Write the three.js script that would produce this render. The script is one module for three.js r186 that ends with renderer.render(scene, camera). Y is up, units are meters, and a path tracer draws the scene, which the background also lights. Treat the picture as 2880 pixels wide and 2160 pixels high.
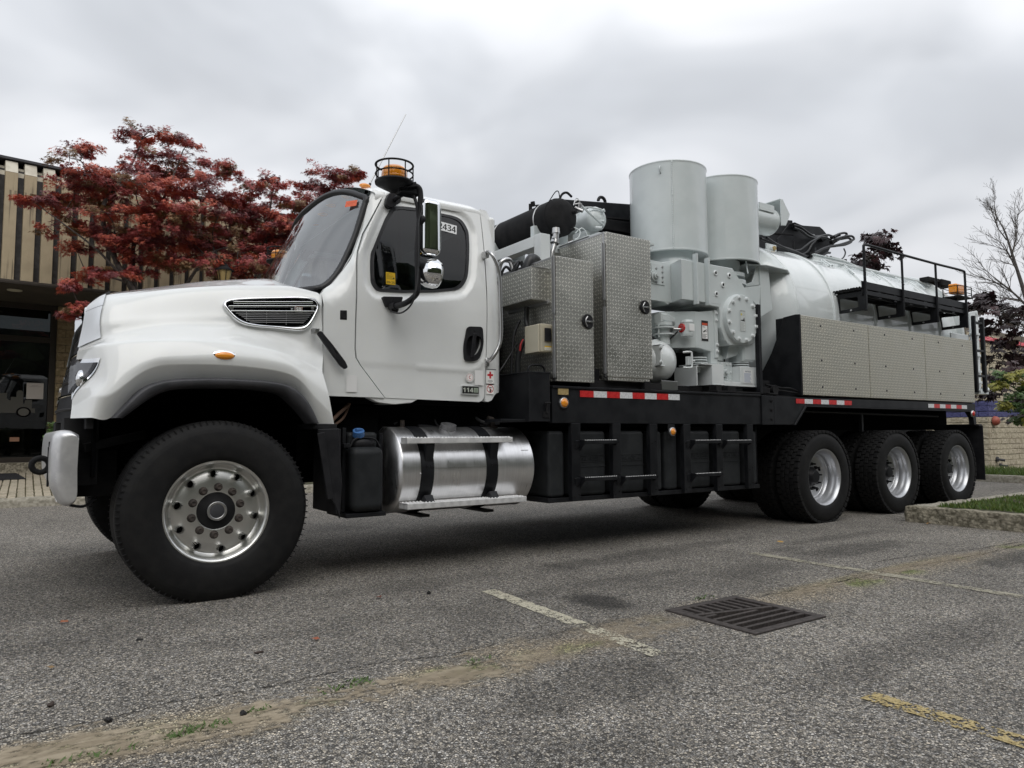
import * as THREE from 'three';
import { RoundedBoxGeometry } from 'three/addons/geometries/RoundedBoxGeometry.js';
import { TextGeometry } from 'three/addons/geometries/TextGeometry.js';
import { FontLoader } from 'three/addons/loaders/FontLoader.js';
import { TessellateModifier } from 'three/addons/modifiers/TessellateModifier.js';
import { mergeGeometries, mergeVertices } from 'three/addons/utils/BufferGeometryUtils.js';
import { Brush, Evaluator, SUBTRACTION } from 'three-bvh-csg';

// ---------------------------------------------------------------- camera, sky, sun, exposure
const scene = new THREE.Scene();
const camera = new THREE.PerspectiveCamera(56.66, 4 / 3, 0.05, 600);
camera.position.set(-0.9804, 0.9859, 4.6252);
camera.up.set(-0.03555, 0.99747, 0.06156);
camera.lookAt(-0.9804 + 5.6144, 0.9859 + 0.7089, 4.6252 - 8.2448);
const renderer = new THREE.WebGLRenderer({ antialias: true });
renderer.toneMapping = THREE.LinearToneMapping;
renderer.toneMappingExposure = 1.25;
renderer.shadowMap.enabled = true;

function rng(seed) { let a = seed >>> 0; return () => { a = (a + 0x6d2b79f5) | 0; let t = Math.imul(a ^ (a >>> 15), 1 | a); t = (t + Math.imul(t ^ (t >>> 7), 61 | t)) ^ t; return ((t ^ (t >>> 14)) >>> 0) / 4294967296; }; }
const clamp = (v, a = 0, b = 1) => Math.min(b, Math.max(a, v));
const sm = (a, b, v) => { const t = clamp((v - a) / (b - a)); return t * t * (3 - 2 * t); };
const lerp = (a, b, t) => a + (b - a) * t;
function hash2(x, y, s) { let h = Math.imul(x, 374761393) ^ Math.imul(y, 668265263) ^ Math.imul(s, 1274126177); h = Math.imul(h ^ (h >>> 13), 1274126177); h ^= h >>> 16; return (h >>> 0) / 4294967296; }
// value noise, periodic in p cells when p > 0
function vnoise(x, y, s = 0, p = 0) {
  const xi = Math.floor(x), yi = Math.floor(y); let fx = x - xi, fy = y - yi;
  fx = fx * fx * (3 - 2 * fx); fy = fy * fy * (3 - 2 * fy);
  const w = (v) => (p ? ((v % p) + p) % p : v);
  const a = hash2(w(xi), w(yi), s), b = hash2(w(xi + 1), w(yi), s), c = hash2(w(xi), w(yi + 1), s), d = hash2(w(xi + 1), w(yi + 1), s);
  return lerp(lerp(a, b, fx), lerp(c, d, fx), fy);
}
function fbm(x, y, s = 0, o = 4, p = 0) { let v = 0, a = 0.5, n = 0; for (let i = 0; i < o; i++) { v += a * vnoise(x, y, s + i * 17, p); n += a; a *= 0.5; x *= 2; y *= 2; p *= 2; } return v / n; }

{ // overcast sky: brighter towards the zenith, broken by soft grey cloud
  const W = 1024, H = 512, data = new Float32Array(W * H * 4);
  for (let j = 0; j < H; j++) for (let i = 0; i < W; i++) {
    const ph = ((j + 0.5) / H - 0.5) * Math.PI, th = ((i + 0.5) / W - 0.5) * 2 * Math.PI;
    const x = Math.cos(ph) * Math.cos(th), y = Math.sin(ph), z = Math.cos(ph) * Math.sin(th);
    let r, g, b;
    if (y < 0) { r = g = b = 0.3; }
    else {
      const k = 1 / (y + 0.20), px = x * k * 1.35 + 7.3, pz = z * k * 1.35 + 3.1;
      const wx = fbm(px * 0.9 + 5, pz * 0.9, 3, 3) - 0.5, wz = fbm(px * 0.9, pz * 0.9 + 9, 8, 3) - 0.5;
      let n = fbm(px * 0.95 + wx * 1.5, pz * 1.25 + wz * 1.5, 11, 6);
      n = sm(0.28, 0.72, n);
      const n2 = fbm(px * 2.6 + wx * 2, pz * 3.2 + wz * 2, 23, 4);
      const base = 0.52 + 0.72 * y;
      const cover = lerp(0.66, 1.03, n) + (n2 - 0.5) * 0.17;
      const far = Math.exp(-y * 9);
      const L = base * lerp(cover, 1.08, far * 0.8);
      const gr = clamp((1 - n) * 0.9);
      r = L * lerp(0.985, 0.94, gr); g = L * lerp(1.0, 0.985, gr); b = L * lerp(1.035, 1.06, gr);
    }
    const o = (j * W + i) * 4; data[o] = r; data[o + 1] = g; data[o + 2] = b; data[o + 3] = 1;
  }
  const t = new THREE.DataTexture(data, W, H, THREE.RGBAFormat, THREE.FloatType);
  t.mapping = THREE.EquirectangularReflectionMapping; t.magFilter = THREE.LinearFilter; t.minFilter = THREE.LinearFilter; t.needsUpdate = true;
  scene.background = t; scene.environment = t;
}
const sun = new THREE.DirectionalLight(0xfffaf2, 0.95);
sun.position.set(3 - 10, 30, -1 + 24); sun.target.position.set(3, 0, -1);
sun.castShadow = true; sun.shadow.radius = 100; sun.shadow.mapSize.set(2048, 2048);
Object.assign(sun.shadow.camera, { left: -18, right: 18, top: 18, bottom: -18, near: 1, far: 80 });
scene.add(sun, sun.target);

// ---------------------------------------------------------------- textures
function dtex(w, h, fn, { srgb = false, size = 1, sizeY } = {}) {   // fn(x, y) -> [r, g, b] in 0..1 ; size = metres covered
  const d = new Uint8Array(w * h * 4);
  for (let y = 0; y < h; y++) for (let x = 0; x < w; x++) { const c = fn(x, y), o = (y * w + x) * 4; d[o] = clamp(c[0]) * 255; d[o + 1] = clamp(c[1]) * 255; d[o + 2] = clamp(c[2]) * 255; d[o + 3] = 255; }
  const t = new THREE.DataTexture(d, w, h); t.wrapS = t.wrapT = THREE.RepeatWrapping; t.magFilter = THREE.LinearFilter; t.minFilter = THREE.LinearMipmapLinearFilter; t.generateMipmaps = true;
  if (srgb) t.colorSpace = THREE.SRGBColorSpace;
  t.repeat.set(1 / size, 1 / (sizeY || size)); t.needsUpdate = true; return t;
}
function ctex(w, h, draw) { const c = document.createElement('canvas'); c.width = w; c.height = h; draw(c.getContext('2d'), w, h); const t = new THREE.CanvasTexture(c); t.colorSpace = THREE.SRGBColorSpace; return t; }
const lin = (v) => Math.pow(v, 1 / 2.2);     // linear base colour to stored value

// asphalt: crushed stone in dark binder
const ASZ = 2048, ASM = 2.6;
const asphaltCells = (() => {
  const cell = 7, n = Math.floor(ASZ / cell), px = new Float32Array(n * n), py = new Float32Array(n * n), tone = new Float32Array(n * n), warm = new Float32Array(n * n), r = rng(71);
  for (let i = 0; i < n * n; i++) { px[i] = r(); py[i] = r(); const t = r(); tone[i] = t < 0.2 ? 0.08 + r() * 0.06 : t < 0.78 ? 0.22 + r() * 0.24 : 0.50 + r() * 0.35; warm[i] = r(); }
  const col = new Uint8Array(ASZ * ASZ * 4), bmp = new Uint8Array(ASZ * ASZ * 4), s = ASZ / n;
  for (let y = 0; y < ASZ; y++) for (let x = 0; x < ASZ; x++) {
    const gx = x / s, gy = y / s, cx = Math.floor(gx), cy = Math.floor(gy); let d1 = 9, d2 = 9, id = 0;
    for (let j = -1; j <= 1; j++) for (let i = -1; i <= 1; i++) {
      const k = ((cy + j + n) % n) * n + ((cx + i + n) % n), dx = cx + i + px[k] - gx, dy = cy + j + py[k] - gy, d = dx * dx + dy * dy;
      if (d < d1) { d2 = d1; d1 = d; id = k; } else if (d < d2) d2 = d;
    }
    const e = Math.sqrt(d2) - Math.sqrt(d1), m = sm(0.02, 0.22, e), t = lerp(0.030, tone[id], m) * (0.85 + 0.3 * hash2(x, y, 5));
    const o = (y * ASZ + x) * 4, w = warm[id];
    col[o] = clamp(lin(t * (1.03 + 0.12 * w))) * 255; col[o + 1] = clamp(lin(t * (0.99 + 0.03 * w))) * 255; col[o + 2] = clamp(lin(t * (0.93 - 0.10 * w))) * 255; col[o + 3] = 255;
    const hgt = m * (0.6 + 0.4 * tone[id]); bmp[o] = bmp[o + 1] = bmp[o + 2] = clamp(hgt) * 255; bmp[o + 3] = 255;
  }
  const mk = (d, srgb) => { const t = new THREE.DataTexture(d, ASZ, ASZ); t.wrapS = t.wrapT = THREE.RepeatWrapping; t.magFilter = THREE.LinearFilter; t.minFilter = THREE.LinearMipmapLinearFilter; t.generateMipmaps = true; if (srgb) t.colorSpace = THREE.SRGBColorSpace; t.repeat.set(1 / ASM, 1 / ASM); t.needsUpdate = true; return t; };
  return { map: mk(col, true), bump: mk(bmp, false) };
})();
// tread plate: raised lozenges, turned alternately
const PLT = 256, PLM = 0.066;
const plateH = (x, y) => {
  let h = 0;
  for (let j = -1; j <= 2; j++) for (let i = -1; i <= 2; i++) {
    const dx = x / PLT * 2 - (i + 0.5), dy = y / PLT * 2 - (j + 0.5), s = ((i + j) & 1) ? 1 : -1;
    const a = (dx + s * dy) * 0.7071, b = (dx - s * dy) * 0.7071;
    h = Math.max(h, 1 - sm(0.72, 1.0, Math.pow(Math.abs(a) / 0.44, 2.0) + Math.pow(Math.abs(b) / 0.115, 2.0)));
  }
  return h;
};
const plateBump = dtex(PLT, PLT, (x, y) => { const h = plateH(x, y); return [h, h, h]; }, { size: PLM });
const plateMk = (a, b, tint) => dtex(PLT, PLT, (x, y) => { const h = plateH(x, y), t = a + b * h + 0.05 * (hash2(x >> 1, y >> 1, 3) - 0.5); return tint.map((c) => lin(t * c)); }, { srgb: true, size: PLM });
const plateCol = plateMk(0.52, 0.42, [1, 0.985, 0.91]), plateColW = plateMk(0.58, 0.40, [1, 0.965, 0.84]);
const plateRough = dtex(256, 256, (x, y) => { const n = fbm(x / 32, y / 32, 41, 4, 8); return [0, 0.34 + 0.22 * n, 1]; }, { size: 0.9 });
const brushed = dtex(512, 512, (x, y) => { const n = fbm(x / 3, y / 128, 9, 3, 0) * 0.5 + fbm(x / 64, y / 64, 19, 4, 8) * 0.5; const t = 0.68 + 0.28 * n; return [lin(t), lin(t), lin(t * 1.01)]; }, { srgb: true, size: 0.9 });
const brushedR = dtex(512, 512, (x, y) => { const n = fbm(x / 3, y / 128, 29, 3, 0) * 0.4 + fbm(x / 64, y / 64, 39, 4, 8) * 0.6; return [0, 0.18 + 0.36 * n, 1]; }, { size: 0.9 });
const spots = (seed, a, b, cells = 8, o = 5) => (x, y) => { const n = fbm(x / 256 * cells, y / 256 * cells, seed, o, cells); return lerp(a, b, n); };
const noiseTex = (seed, c0, c1, size, cells = 8) => dtex(256, 256, (x, y) => { const n = sm(0.25, 0.75, fbm(x / 256 * cells, y / 256 * cells, seed, 5, cells)); return [0, 1, 2].map((k) => lin(lerp(c0[k], c1[k], n))); }, { srgb: true, size });
const grit = dtex(256, 256, (x, y) => { const n = hash2(x, y, 3) * 0.5 + fbm(x / 8, y / 8, 13, 3, 32) * 0.5; return [n, n, n]; }, { size: 0.5 });
const soft = dtex(256, 256, (x, y) => { const n = fbm(x / 32, y / 32, 17, 4, 8); return [n, n, n]; }, { size: 1.0 });
const splitBump = dtex(256, 256, (x, y) => { const n = fbm(x / 24, y / 24, 57, 6, 0); return [n, n, n]; }, { size: 0.4 });

// ---------------------------------------------------------------- materials
const std = (o) => new THREE.MeshStandardMaterial(o), phy = (o) => new THREE.MeshPhysicalMaterial(o);
const rgb = (r, g, b) => new THREE.Color().setRGB(r, g, b);
const BK = { specularIntensity: 0.45 };
const M = {
  white: phy({ map: noiseTex(5, [0.775, 0.79, 0.78], [0.81, 0.825, 0.815], 1.7), roughness: 0.38, clearcoat: 1, clearcoatRoughness: 0.04 }),
  pale: phy({ map: noiseTex(6, [0.585, 0.635, 0.635], [0.625, 0.67, 0.67], 1.1), roughness: 0.4, clearcoat: 0.8, clearcoatRoughness: 0.10, bumpMap: soft, bumpScale: 0.001 }),
  palewhite: phy({ map: noiseTex(7, [0.69, 0.725, 0.725], [0.74, 0.77, 0.77], 1.1), roughness: 0.32, clearcoat: 0.7, clearcoatRoughness: 0.12 }),
  tank: phy({ map: noiseTex(8, [0.69, 0.735, 0.735], [0.75, 0.79, 0.79], 1.6), roughness: 0.3, clearcoat: 0.9, clearcoatRoughness: 0.07 }),
  black: phy({ ...BK, map: noiseTex(9, [0.004, 0.0045, 0.006], [0.012, 0.0128, 0.015], 0.8), roughness: 0.42 }),
  blackDull: phy({ ...BK, map: noiseTex(10, [0.005, 0.005, 0.006], [0.013, 0.0128, 0.0135], 0.6), roughness: 0.8 }),
  dark: phy({ specularIntensity: 0.1, color: rgb(0.003, 0.003, 0.0035), roughness: 0.95 }),
  polyTank: phy({ ...BK, map: noiseTex(11, [0.011, 0.0125, 0.014], [0.019, 0.021, 0.023], 0.7), roughness: 0.55, bumpMap: soft, bumpScale: 0.003 }),
  plastic: phy({ ...BK, map: noiseTex(12, [0.008, 0.008, 0.010], [0.016, 0.016, 0.018], 0.5), roughness: 0.48, bumpMap: grit, bumpScale: 0.0006 }),
  trim: std({ map: noiseTex(13, [0.030, 0.031, 0.036], [0.055, 0.055, 0.062], 0.7), roughness: 0.55, bumpMap: grit, bumpScale: 0.0006 }),
  rubber: phy({ ...BK, map: noiseTex(14, [0.0055, 0.0055, 0.006], [0.0095, 0.0093, 0.0092], 0.7, 16), roughness: 0.66, bumpMap: grit, bumpScale: 0.0007 }),
  gasket: std({ color: rgb(0.014, 0.014, 0.016), roughness: 0.45 }),
  alu: std({ map: brushed, roughnessMap: brushedR, roughness: 1, metalness: 1 }),
  aluWheel: std({ color: rgb(0.72, 0.72, 0.70), roughness: 0.33, metalness: 1 }),
  wheelPaint: phy({ color: rgb(0.50, 0.51, 0.53), roughness: 0.34, metalness: 0.75, clearcoat: 0.3 }),
  aluCast: std({ map: noiseTex(15, [0.66, 0.66, 0.67], [0.80, 0.80, 0.80], 0.5), roughness: 0.38, metalness: 0.8 }),
  satin: std({ color: rgb(0.80, 0.82, 0.84), roughness: 0.42, metalness: 0.55 }),
  stepAlu: std({ map: noiseTex(16, [0.62, 0.62, 0.62], [0.78, 0.78, 0.77], 0.3), roughness: 0.45, metalness: 0.35, bumpMap: grit, bumpScale: 0.001 }),
  chrome: std({ color: rgb(0.86, 0.87, 0.88), roughness: 0.045, metalness: 1 }),
  capGrey: std({ color: rgb(0.16, 0.16, 0.165), roughness: 0.4, metalness: 0.3 }),
  steel: std({ color: rgb(0.52, 0.52, 0.52), roughness: 0.3, metalness: 1 }),
  rust: std({ map: noiseTex(18, [0.035, 0.030, 0.027], [0.085, 0.068, 0.058], 0.1), roughness: 0.8, metalness: 0.3 }),
  plate: std({ map: plateCol, bumpMap: plateBump, bumpScale: 0.0020, roughnessMap: plateRough, roughness: 1, metalness: 1 }),
  plateFine: std({ map: plateColW, bumpMap: plateBump, bumpScale: 0.0018, roughnessMap: plateRough, roughness: 1.1, metalness: 1 }),
  glassTint: phy({ color: rgb(0.10, 0.115, 0.12), transmission: 1, thickness: 0, roughness: 0.0, ior: 1.5 }),
  glass: phy({ color: rgb(0.80, 0.91, 0.94), transmission: 1, thickness: 0, roughness: 0.0, ior: 3.0 }),
  lens: phy({ color: rgb(0.95, 0.97, 1.0), transmission: 1, thickness: 0, roughness: 0.0, ior: 1.5 }),
  shopGlass: phy({ color: rgb(0.20, 0.21, 0.21), transmission: 1, thickness: 0, roughness: 0.0, ior: 1.5 }),
  amber: phy({ color: rgb(0.86, 0.30, 0.015), roughness: 0.18, clearcoat: 1, clearcoatRoughness: 0.05, bumpMap: grit, bumpScale: 0.001 }),
  amberClear: phy({ color: rgb(0.95, 0.42, 0.03), transmission: 0.55, thickness: 0, roughness: 0.12 }),
  red: phy({ color: rgb(0.55, 0.02, 0.02), roughness: 0.25, clearcoat: 1 }),
  tapeRed: std({ map: noiseTex(19, [0.50, 0.012, 0.014], [0.62, 0.03, 0.03], 0.08), roughness: 0.35 }),
  tapeWhite: std({ map: noiseTex(20, [0.60, 0.61, 0.63], [0.76, 0.77, 0.78], 0.08), roughness: 0.35 }),
  gold: std({ map: noiseTex(21, [0.42, 0.31, 0.13], [0.52, 0.40, 0.19], 0.1), roughness: 0.5, metalness: 0.3 }),
  cream: std({ color: rgb(0.62, 0.58, 0.46), roughness: 0.5 }),
  clearCover: phy({ color: rgb(0.86, 0.82, 0.70), transmission: 0.6, thickness: 0, roughness: 0.25 }),
  blueCap: std({ color: rgb(0.06, 0.16, 0.38), roughness: 0.4 }),
  seat: std({ color: rgb(0.07, 0.072, 0.075), roughness: 0.8 }),
  dash: std({ color: rgb(0.20, 0.215, 0.22), roughness: 0.7 }),
  hose: std({ color: rgb(0.018, 0.019, 0.021), roughness: 0.4 }),
  redHose: std({ color: rgb(0.42, 0.03, 0.03), roughness: 0.5 }),
  brown: std({ color: rgb(0.09, 0.05, 0.03), roughness: 0.7 }),
  labelWhite: std({ color: rgb(0.78, 0.78, 0.77), roughness: 0.6 }),
  // place
  fin: std({ map: dtex(256, 512, (x, y) => { const s = fbm(x / 7, y / 170, 61, 4, 0), n = fbm(x / 32, y / 32, 63, 4, 8), st = sm(0.58, 0.75, s) * 0.55; return [0.46, 0.38, 0.255].map((c) => lin(c * (0.86 + 0.28 * n) * (1 - st))); }, { srgb: true, size: 1.3, sizeY: 2.6 }), roughness: 0.9, bumpMap: grit, bumpScale: 0.003 }),
  finCap: std({ map: noiseTex(65, [0.56, 0.52, 0.43], [0.70, 0.66, 0.56], 0.7), roughness: 0.9 }),
  recess: std({ map: noiseTex(67, [0.050, 0.049, 0.050], [0.085, 0.083, 0.085], 0.6), roughness: 0.85 }),
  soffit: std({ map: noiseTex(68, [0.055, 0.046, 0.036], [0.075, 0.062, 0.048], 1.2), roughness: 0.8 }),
  bronze: std({ color: rgb(0.045, 0.037, 0.030), roughness: 0.45, metalness: 0.4 }),
  block: [0, 1, 2, 3].map((k) => std({ map: noiseTex(70 + k, [0.40 + 0.02 * k, 0.345 + 0.02 * k, 0.25 + 0.015 * k], [0.55 + 0.015 * k, 0.485 + 0.015 * k, 0.375 + 0.01 * k], 0.35), roughness: 0.95, bumpMap: splitBump, bumpScale: 0.02 })),
  blockTan: [0, 1].map((k) => std({ map: noiseTex(80 + k, [0.24, 0.175 + 0.01 * k, 0.095], [0.36, 0.275, 0.165], 0.35), roughness: 0.95, bumpMap: splitBump, bumpScale: 0.015 })),
  blockBlue: [0, 1].map((k) => std({ map: noiseTex(75 + k, [0.060, 0.062, 0.17], [0.085, 0.088, 0.225], 0.35), roughness: 0.8, bumpMap: splitBump, bumpScale: 0.016 })),
  mortar: std({ color: rgb(0.16, 0.14, 0.11), roughness: 1 }),
  redRoof: std({ map: noiseTex(78, [0.46, 0.045, 0.065], [0.56, 0.08, 0.10], 0.8), roughness: 0.5 }),
  concrete: std({ map: noiseTex(79, [0.15, 0.135, 0.095], [0.36, 0.325, 0.25], 0.4, 16), roughness: 0.95, bumpMap: splitBump, bumpScale: 0.03 }),
  kerbTop: std({ map: noiseTex(82, [0.27, 0.25, 0.20], [0.43, 0.40, 0.335], 0.5, 16), roughness: 0.95, bumpMap: splitBump, bumpScale: 0.012 }),
  paver: [0, 1, 2].map((k) => std({ map: noiseTex(83 + k, [0.33 + 0.03 * k, 0.29 + 0.025 * k, 0.215 + 0.02 * k], [0.46 + 0.03 * k, 0.41 + 0.025 * k, 0.315 + 0.02 * k], 0.3), roughness: 0.95 })),
  sand: std({ map: noiseTex(87, [0.05, 0.06, 0.02], [0.17, 0.14, 0.085], 0.25), roughness: 1 }),
  mat: std({ color: rgb(0.022, 0.022, 0.024), roughness: 0.95, bumpMap: grit, bumpScale: 0.006 }),
  paper: std({ color: rgb(0.62, 0.60, 0.56), roughness: 0.8 }),
  castIron: std({ map: noiseTex(90, [0.040, 0.033, 0.030], [0.075, 0.062, 0.057], 0.12), roughness: 0.7, metalness: 0.25, bumpMap: grit, bumpScale: 0.002 }),
  paint: std({ map: noiseTex(91, [0.30, 0.27, 0.19], [0.50, 0.46, 0.35], 0.09, 16), roughness: 0.85, bumpMap: asphaltCells.bump, bumpScale: 0.004 }),
  bark: std({ map: noiseTex(92, [0.055, 0.045, 0.040], [0.11, 0.095, 0.085], 0.2), roughness: 0.95 }),
  barkGrey: std({ map: noiseTex(93, [0.07, 0.065, 0.06], [0.13, 0.12, 0.11], 0.3), roughness: 0.95 }),
  leafRed: phy({ color: rgb(1, 1, 1), vertexColors: true, roughness: 0.55, side: THREE.DoubleSide, transmission: 0.3, thickness: 0 }),
  grass: phy({ color: rgb(0.09, 0.16, 0.028), roughness: 0.7, side: THREE.DoubleSide, transmission: 0.3, thickness: 0 }),
  soil: std({ map: noiseTex(95, [0.035, 0.03, 0.018], [0.07, 0.07, 0.03], 0.4), roughness: 1 }),
  lampGlass: phy({ color: rgb(0.55, 0.40, 0.16), roughness: 0.5, transmission: 0.3, thickness: 0 }),
  asphalt: std({ map: asphaltCells.map, bumpMap: asphaltCells.bump, bumpScale: 0.006, roughness: 0.88, vertexColors: true }),
  stone: std({ color: rgb(0.012, 0.011, 0.010), roughness: 0.8 }),
  wood: std({ color: rgb(0.05, 0.035, 0.028), roughness: 0.85 }),
};

// ---------------------------------------------------------------- geometry helpers (all in world metres)
const V = (x, y, z) => new THREE.Vector3(x, y, z);
function box(x0, x1, y0, y1, z0, z1, r = 0.004) {
  const w = Math.abs(x1 - x0), h = Math.abs(y1 - y0), d = Math.abs(z1 - z0), m = Math.min(w, h, d);
  const g = m < 0.004 ? new THREE.BoxGeometry(w, h, d) : new RoundedBoxGeometry(w, h, d, r > 0.012 ? 3 : 1, Math.min(r, m * 0.45));
  return g.translate((x0 + x1) / 2, (y0 + y1) / 2, (z0 + z1) / 2);
}
const ZAX = V(0, 0, 1), YAX = V(0, 1, 0), XAX = V(1, 0, 0);
function between(g, p, q, up = YAX) { // g modelled along +z, centred
  const a = V(...p), b = V(...q), z = b.clone().sub(a).normalize(); let u = up; if (Math.abs(z.dot(u)) > 0.97) u = XAX;
  const x = u.clone().cross(z).normalize(), y = z.clone().cross(x);
  return g.applyMatrix4(new THREE.Matrix4().makeBasis(x, y, z).setPosition(a.add(b).multiplyScalar(0.5)));
}
const len = (p, q) => Math.hypot(q[0] - p[0], q[1] - p[1], q[2] - p[2]);
const bar = (p, q, w, h, r = 0.003) => between(new RoundedBoxGeometry(w, h, len(p, q), 1, Math.min(r, w * 0.4, h * 0.4)), p, q);
const cyl = (p, q, r0, r1 = r0, n = 24, open = false) => between(new THREE.CylinderGeometry(r1, r0, len(p, q), n, 1, open).rotateX(Math.PI / 2), p, q);
const tube = (pts, r, n = 8, seg = 0, closed = false) => new THREE.TubeGeometry(new THREE.CatmullRomCurve3(pts.map((p) => V(...p)), closed, 'centripetal'), seg || pts.length * 6, r, n, closed);
const ball = (x, y, z, r, sx = 1, sy = 1, sz = 1, n = 20) => new THREE.SphereGeometry(r, n, Math.round(n * 0.7)).scale(sx, sy, sz).translate(x, y, z);
function lathe(prof, axis, at, n = 64, a0 = 0, al = Math.PI * 2) { // prof: [radius, along-axis]
  const g = new THREE.LatheGeometry(prof.map(([r, h]) => new THREE.Vector2(Math.max(r, 1e-4), h)), n, a0, al);
  if (axis === 'z') g.rotateX(Math.PI / 2); if (axis === 'x') g.rotateZ(-Math.PI / 2);
  return g.translate(...at);
}
function shapeOf(pts, holes = []) { const s = new THREE.Shape(pts.map(([x, y]) => new THREE.Vector2(x, y))); for (const h of holes) s.holes.push(new THREE.Path(h.map(([x, y]) => new THREE.Vector2(x, y)))); return s; }
function ext(pts, a0, a1, axis = 'z', bevel = 0.004, holes = []) { // axis z: pts are (x,y); x: pts are (z,y); y: pts are (x,z)
  const lo = Math.min(a0, a1), hi = Math.max(a0, a1), b = Math.min(bevel, (hi - lo) * 0.3);
  const g = new THREE.ExtrudeGeometry(shapeOf(axis === 'z' ? pts : axis === 'x' ? pts.map(([z, y]) => [-z, y]) : pts.map(([x, z]) => [x, -z]), holes), { depth: hi - lo - 2 * b, bevelEnabled: b > 0, bevelSize: b, bevelThickness: b, bevelOffset: -b, bevelSegments: 1, curveSegments: 16 }).translate(0, 0, b);
  if (axis === 'z') return g.translate(0, 0, lo);
  if (axis === 'x') return g.rotateY(Math.PI / 2).translate(lo, 0, 0);
  return g.rotateX(-Math.PI / 2).translate(0, lo, 0);
}
function roundPoly(pts, r, n = 5) { // rounds corners; r number or array
  const out = [], N = pts.length;
  for (let i = 0; i < N; i++) {
    const p = V(...pts[(i + N - 1) % N], 0), c = V(...pts[i], 0), q = V(...pts[(i + 1) % N], 0), rr = Array.isArray(r) ? r[i] : r;
    const a = p.clone().sub(c), b = q.clone().sub(c), d = Math.min(rr, a.length() * 0.48, b.length() * 0.48);
    if (d < 1e-5) { out.push([c.x, c.y]); continue; }
    a.setLength(d).add(c); b.setLength(d).add(c);
    for (let k = 0; k <= n; k++) { const t = k / n, u = 1 - t; out.push([u * u * a.x + 2 * u * t * c.x + t * t * b.x, u * u * a.y + 2 * u * t * c.y + t * t * b.y]); }
  }
  return out;
}
function smoothLoop(pts, n = 4) { return new THREE.CatmullRomCurve3(pts.map(([x, y]) => V(x, y, 0)), true, 'centripetal').getPoints(pts.length * n).slice(0, -1).map((p) => [p.x, p.y]); }
// a curved sheet over an outline: z = zf(x, y), its edges turned back by depth
function skin(outline, holes, zf, depth = 0.03, edge = 0.09) {
  let g = new THREE.ShapeGeometry(shapeOf(outline, holes), 8); if (g.index) g = g.toNonIndexed();
  g.deleteAttribute('normal'); g = new TessellateModifier(edge, 15).modify(g);
  const p = g.attributes.position, nn = new Float32Array(p.count * 3), e = 0.004, n = V(0, 0, 0);
  for (let i = 0; i < p.count; i++) {
    const x = p.getX(i), y = p.getY(i); p.setZ(i, zf(x, y));
    n.set(-(zf(x + e, y) - zf(x - e, y)) / (2 * e), -(zf(x, y + e) - zf(x, y - e)) / (2 * e), 1).normalize(); nn.set([n.x, n.y, n.z], i * 3);
  }
  g.setAttribute('normal', new THREE.BufferAttribute(nn, 3)); g.deleteAttribute('uv');
  const walls = [];
  for (const loop of [outline, ...holes]) {
    const ps = [], k = loop.length;
    for (let i = 0; i < k; i++) { const [ax, ay] = loop[i], [bx, by] = loop[(i + 1) % k], za = zf(ax, ay), zb = zf(bx, by); ps.push(ax, ay, za, ax, ay, za - depth, bx, by, zb, bx, by, zb, ax, ay, za - depth, bx, by, zb - depth); }
    const w = new THREE.BufferGeometry(); w.setAttribute('position', new THREE.Float32BufferAttribute(ps, 3)); w.computeVertexNormals(); walls.push(w);
  }
  return [g, ...walls];
}
// grid surface from rows of points
function sheet(rows, flip = false) {
  const h = rows.length, w = rows[0].length, pos = [], idx = [];
  for (const r of rows) for (const p of r) pos.push(...p);
  for (let j = 0; j < h - 1; j++) for (let i = 0; i < w - 1; i++) { const a = j * w + i, b = a + 1, c = a + w, d = c + 1; flip ? idx.push(a, c, b, b, c, d) : idx.push(a, b, c, b, d, c); }
  const g = new THREE.BufferGeometry(); g.setAttribute('position', new THREE.Float32BufferAttribute(pos, 3)); g.setIndex(idx); g.computeVertexNormals(); return g;
}
const mirrorZ = (g) => { const m = g.clone().scale(1, 1, -1).translate(0, 0, -2.54); const q = m.index ? m.toNonIndexed() : m; for (const k of Object.keys(q.attributes)) { const a = q.attributes[k], s = a.itemSize, d = a.array; for (let i = 0; i + 3 * s <= d.length; i += 3 * s) for (let c = 0; c < s; c++) { const t = d[i + s + c]; d[i + s + c] = d[i + 2 * s + c]; d[i + 2 * s + c] = t; } } return q; };
const both = (...gs) => { const near = gs.flat(3), far = near.map(mirrorZ), o = [...near, ...far]; o.near = near; o.far = far; return o; };
function bolt(p, dir, r, h, washer = true) { const q = [p[0] + dir[0] * h, p[1] + dir[1] * h, p[2] + dir[2] * h], w = [p[0] + dir[0] * h * 0.3, p[1] + dir[1] * h * 0.3, p[2] + dir[2] * h * 0.3], o = [cyl(p, q, r, r * 0.95, 6)]; if (washer) o.push(cyl(p, w, r * 1.45, r * 1.35, 16)); return [merge(o)]; }
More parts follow.
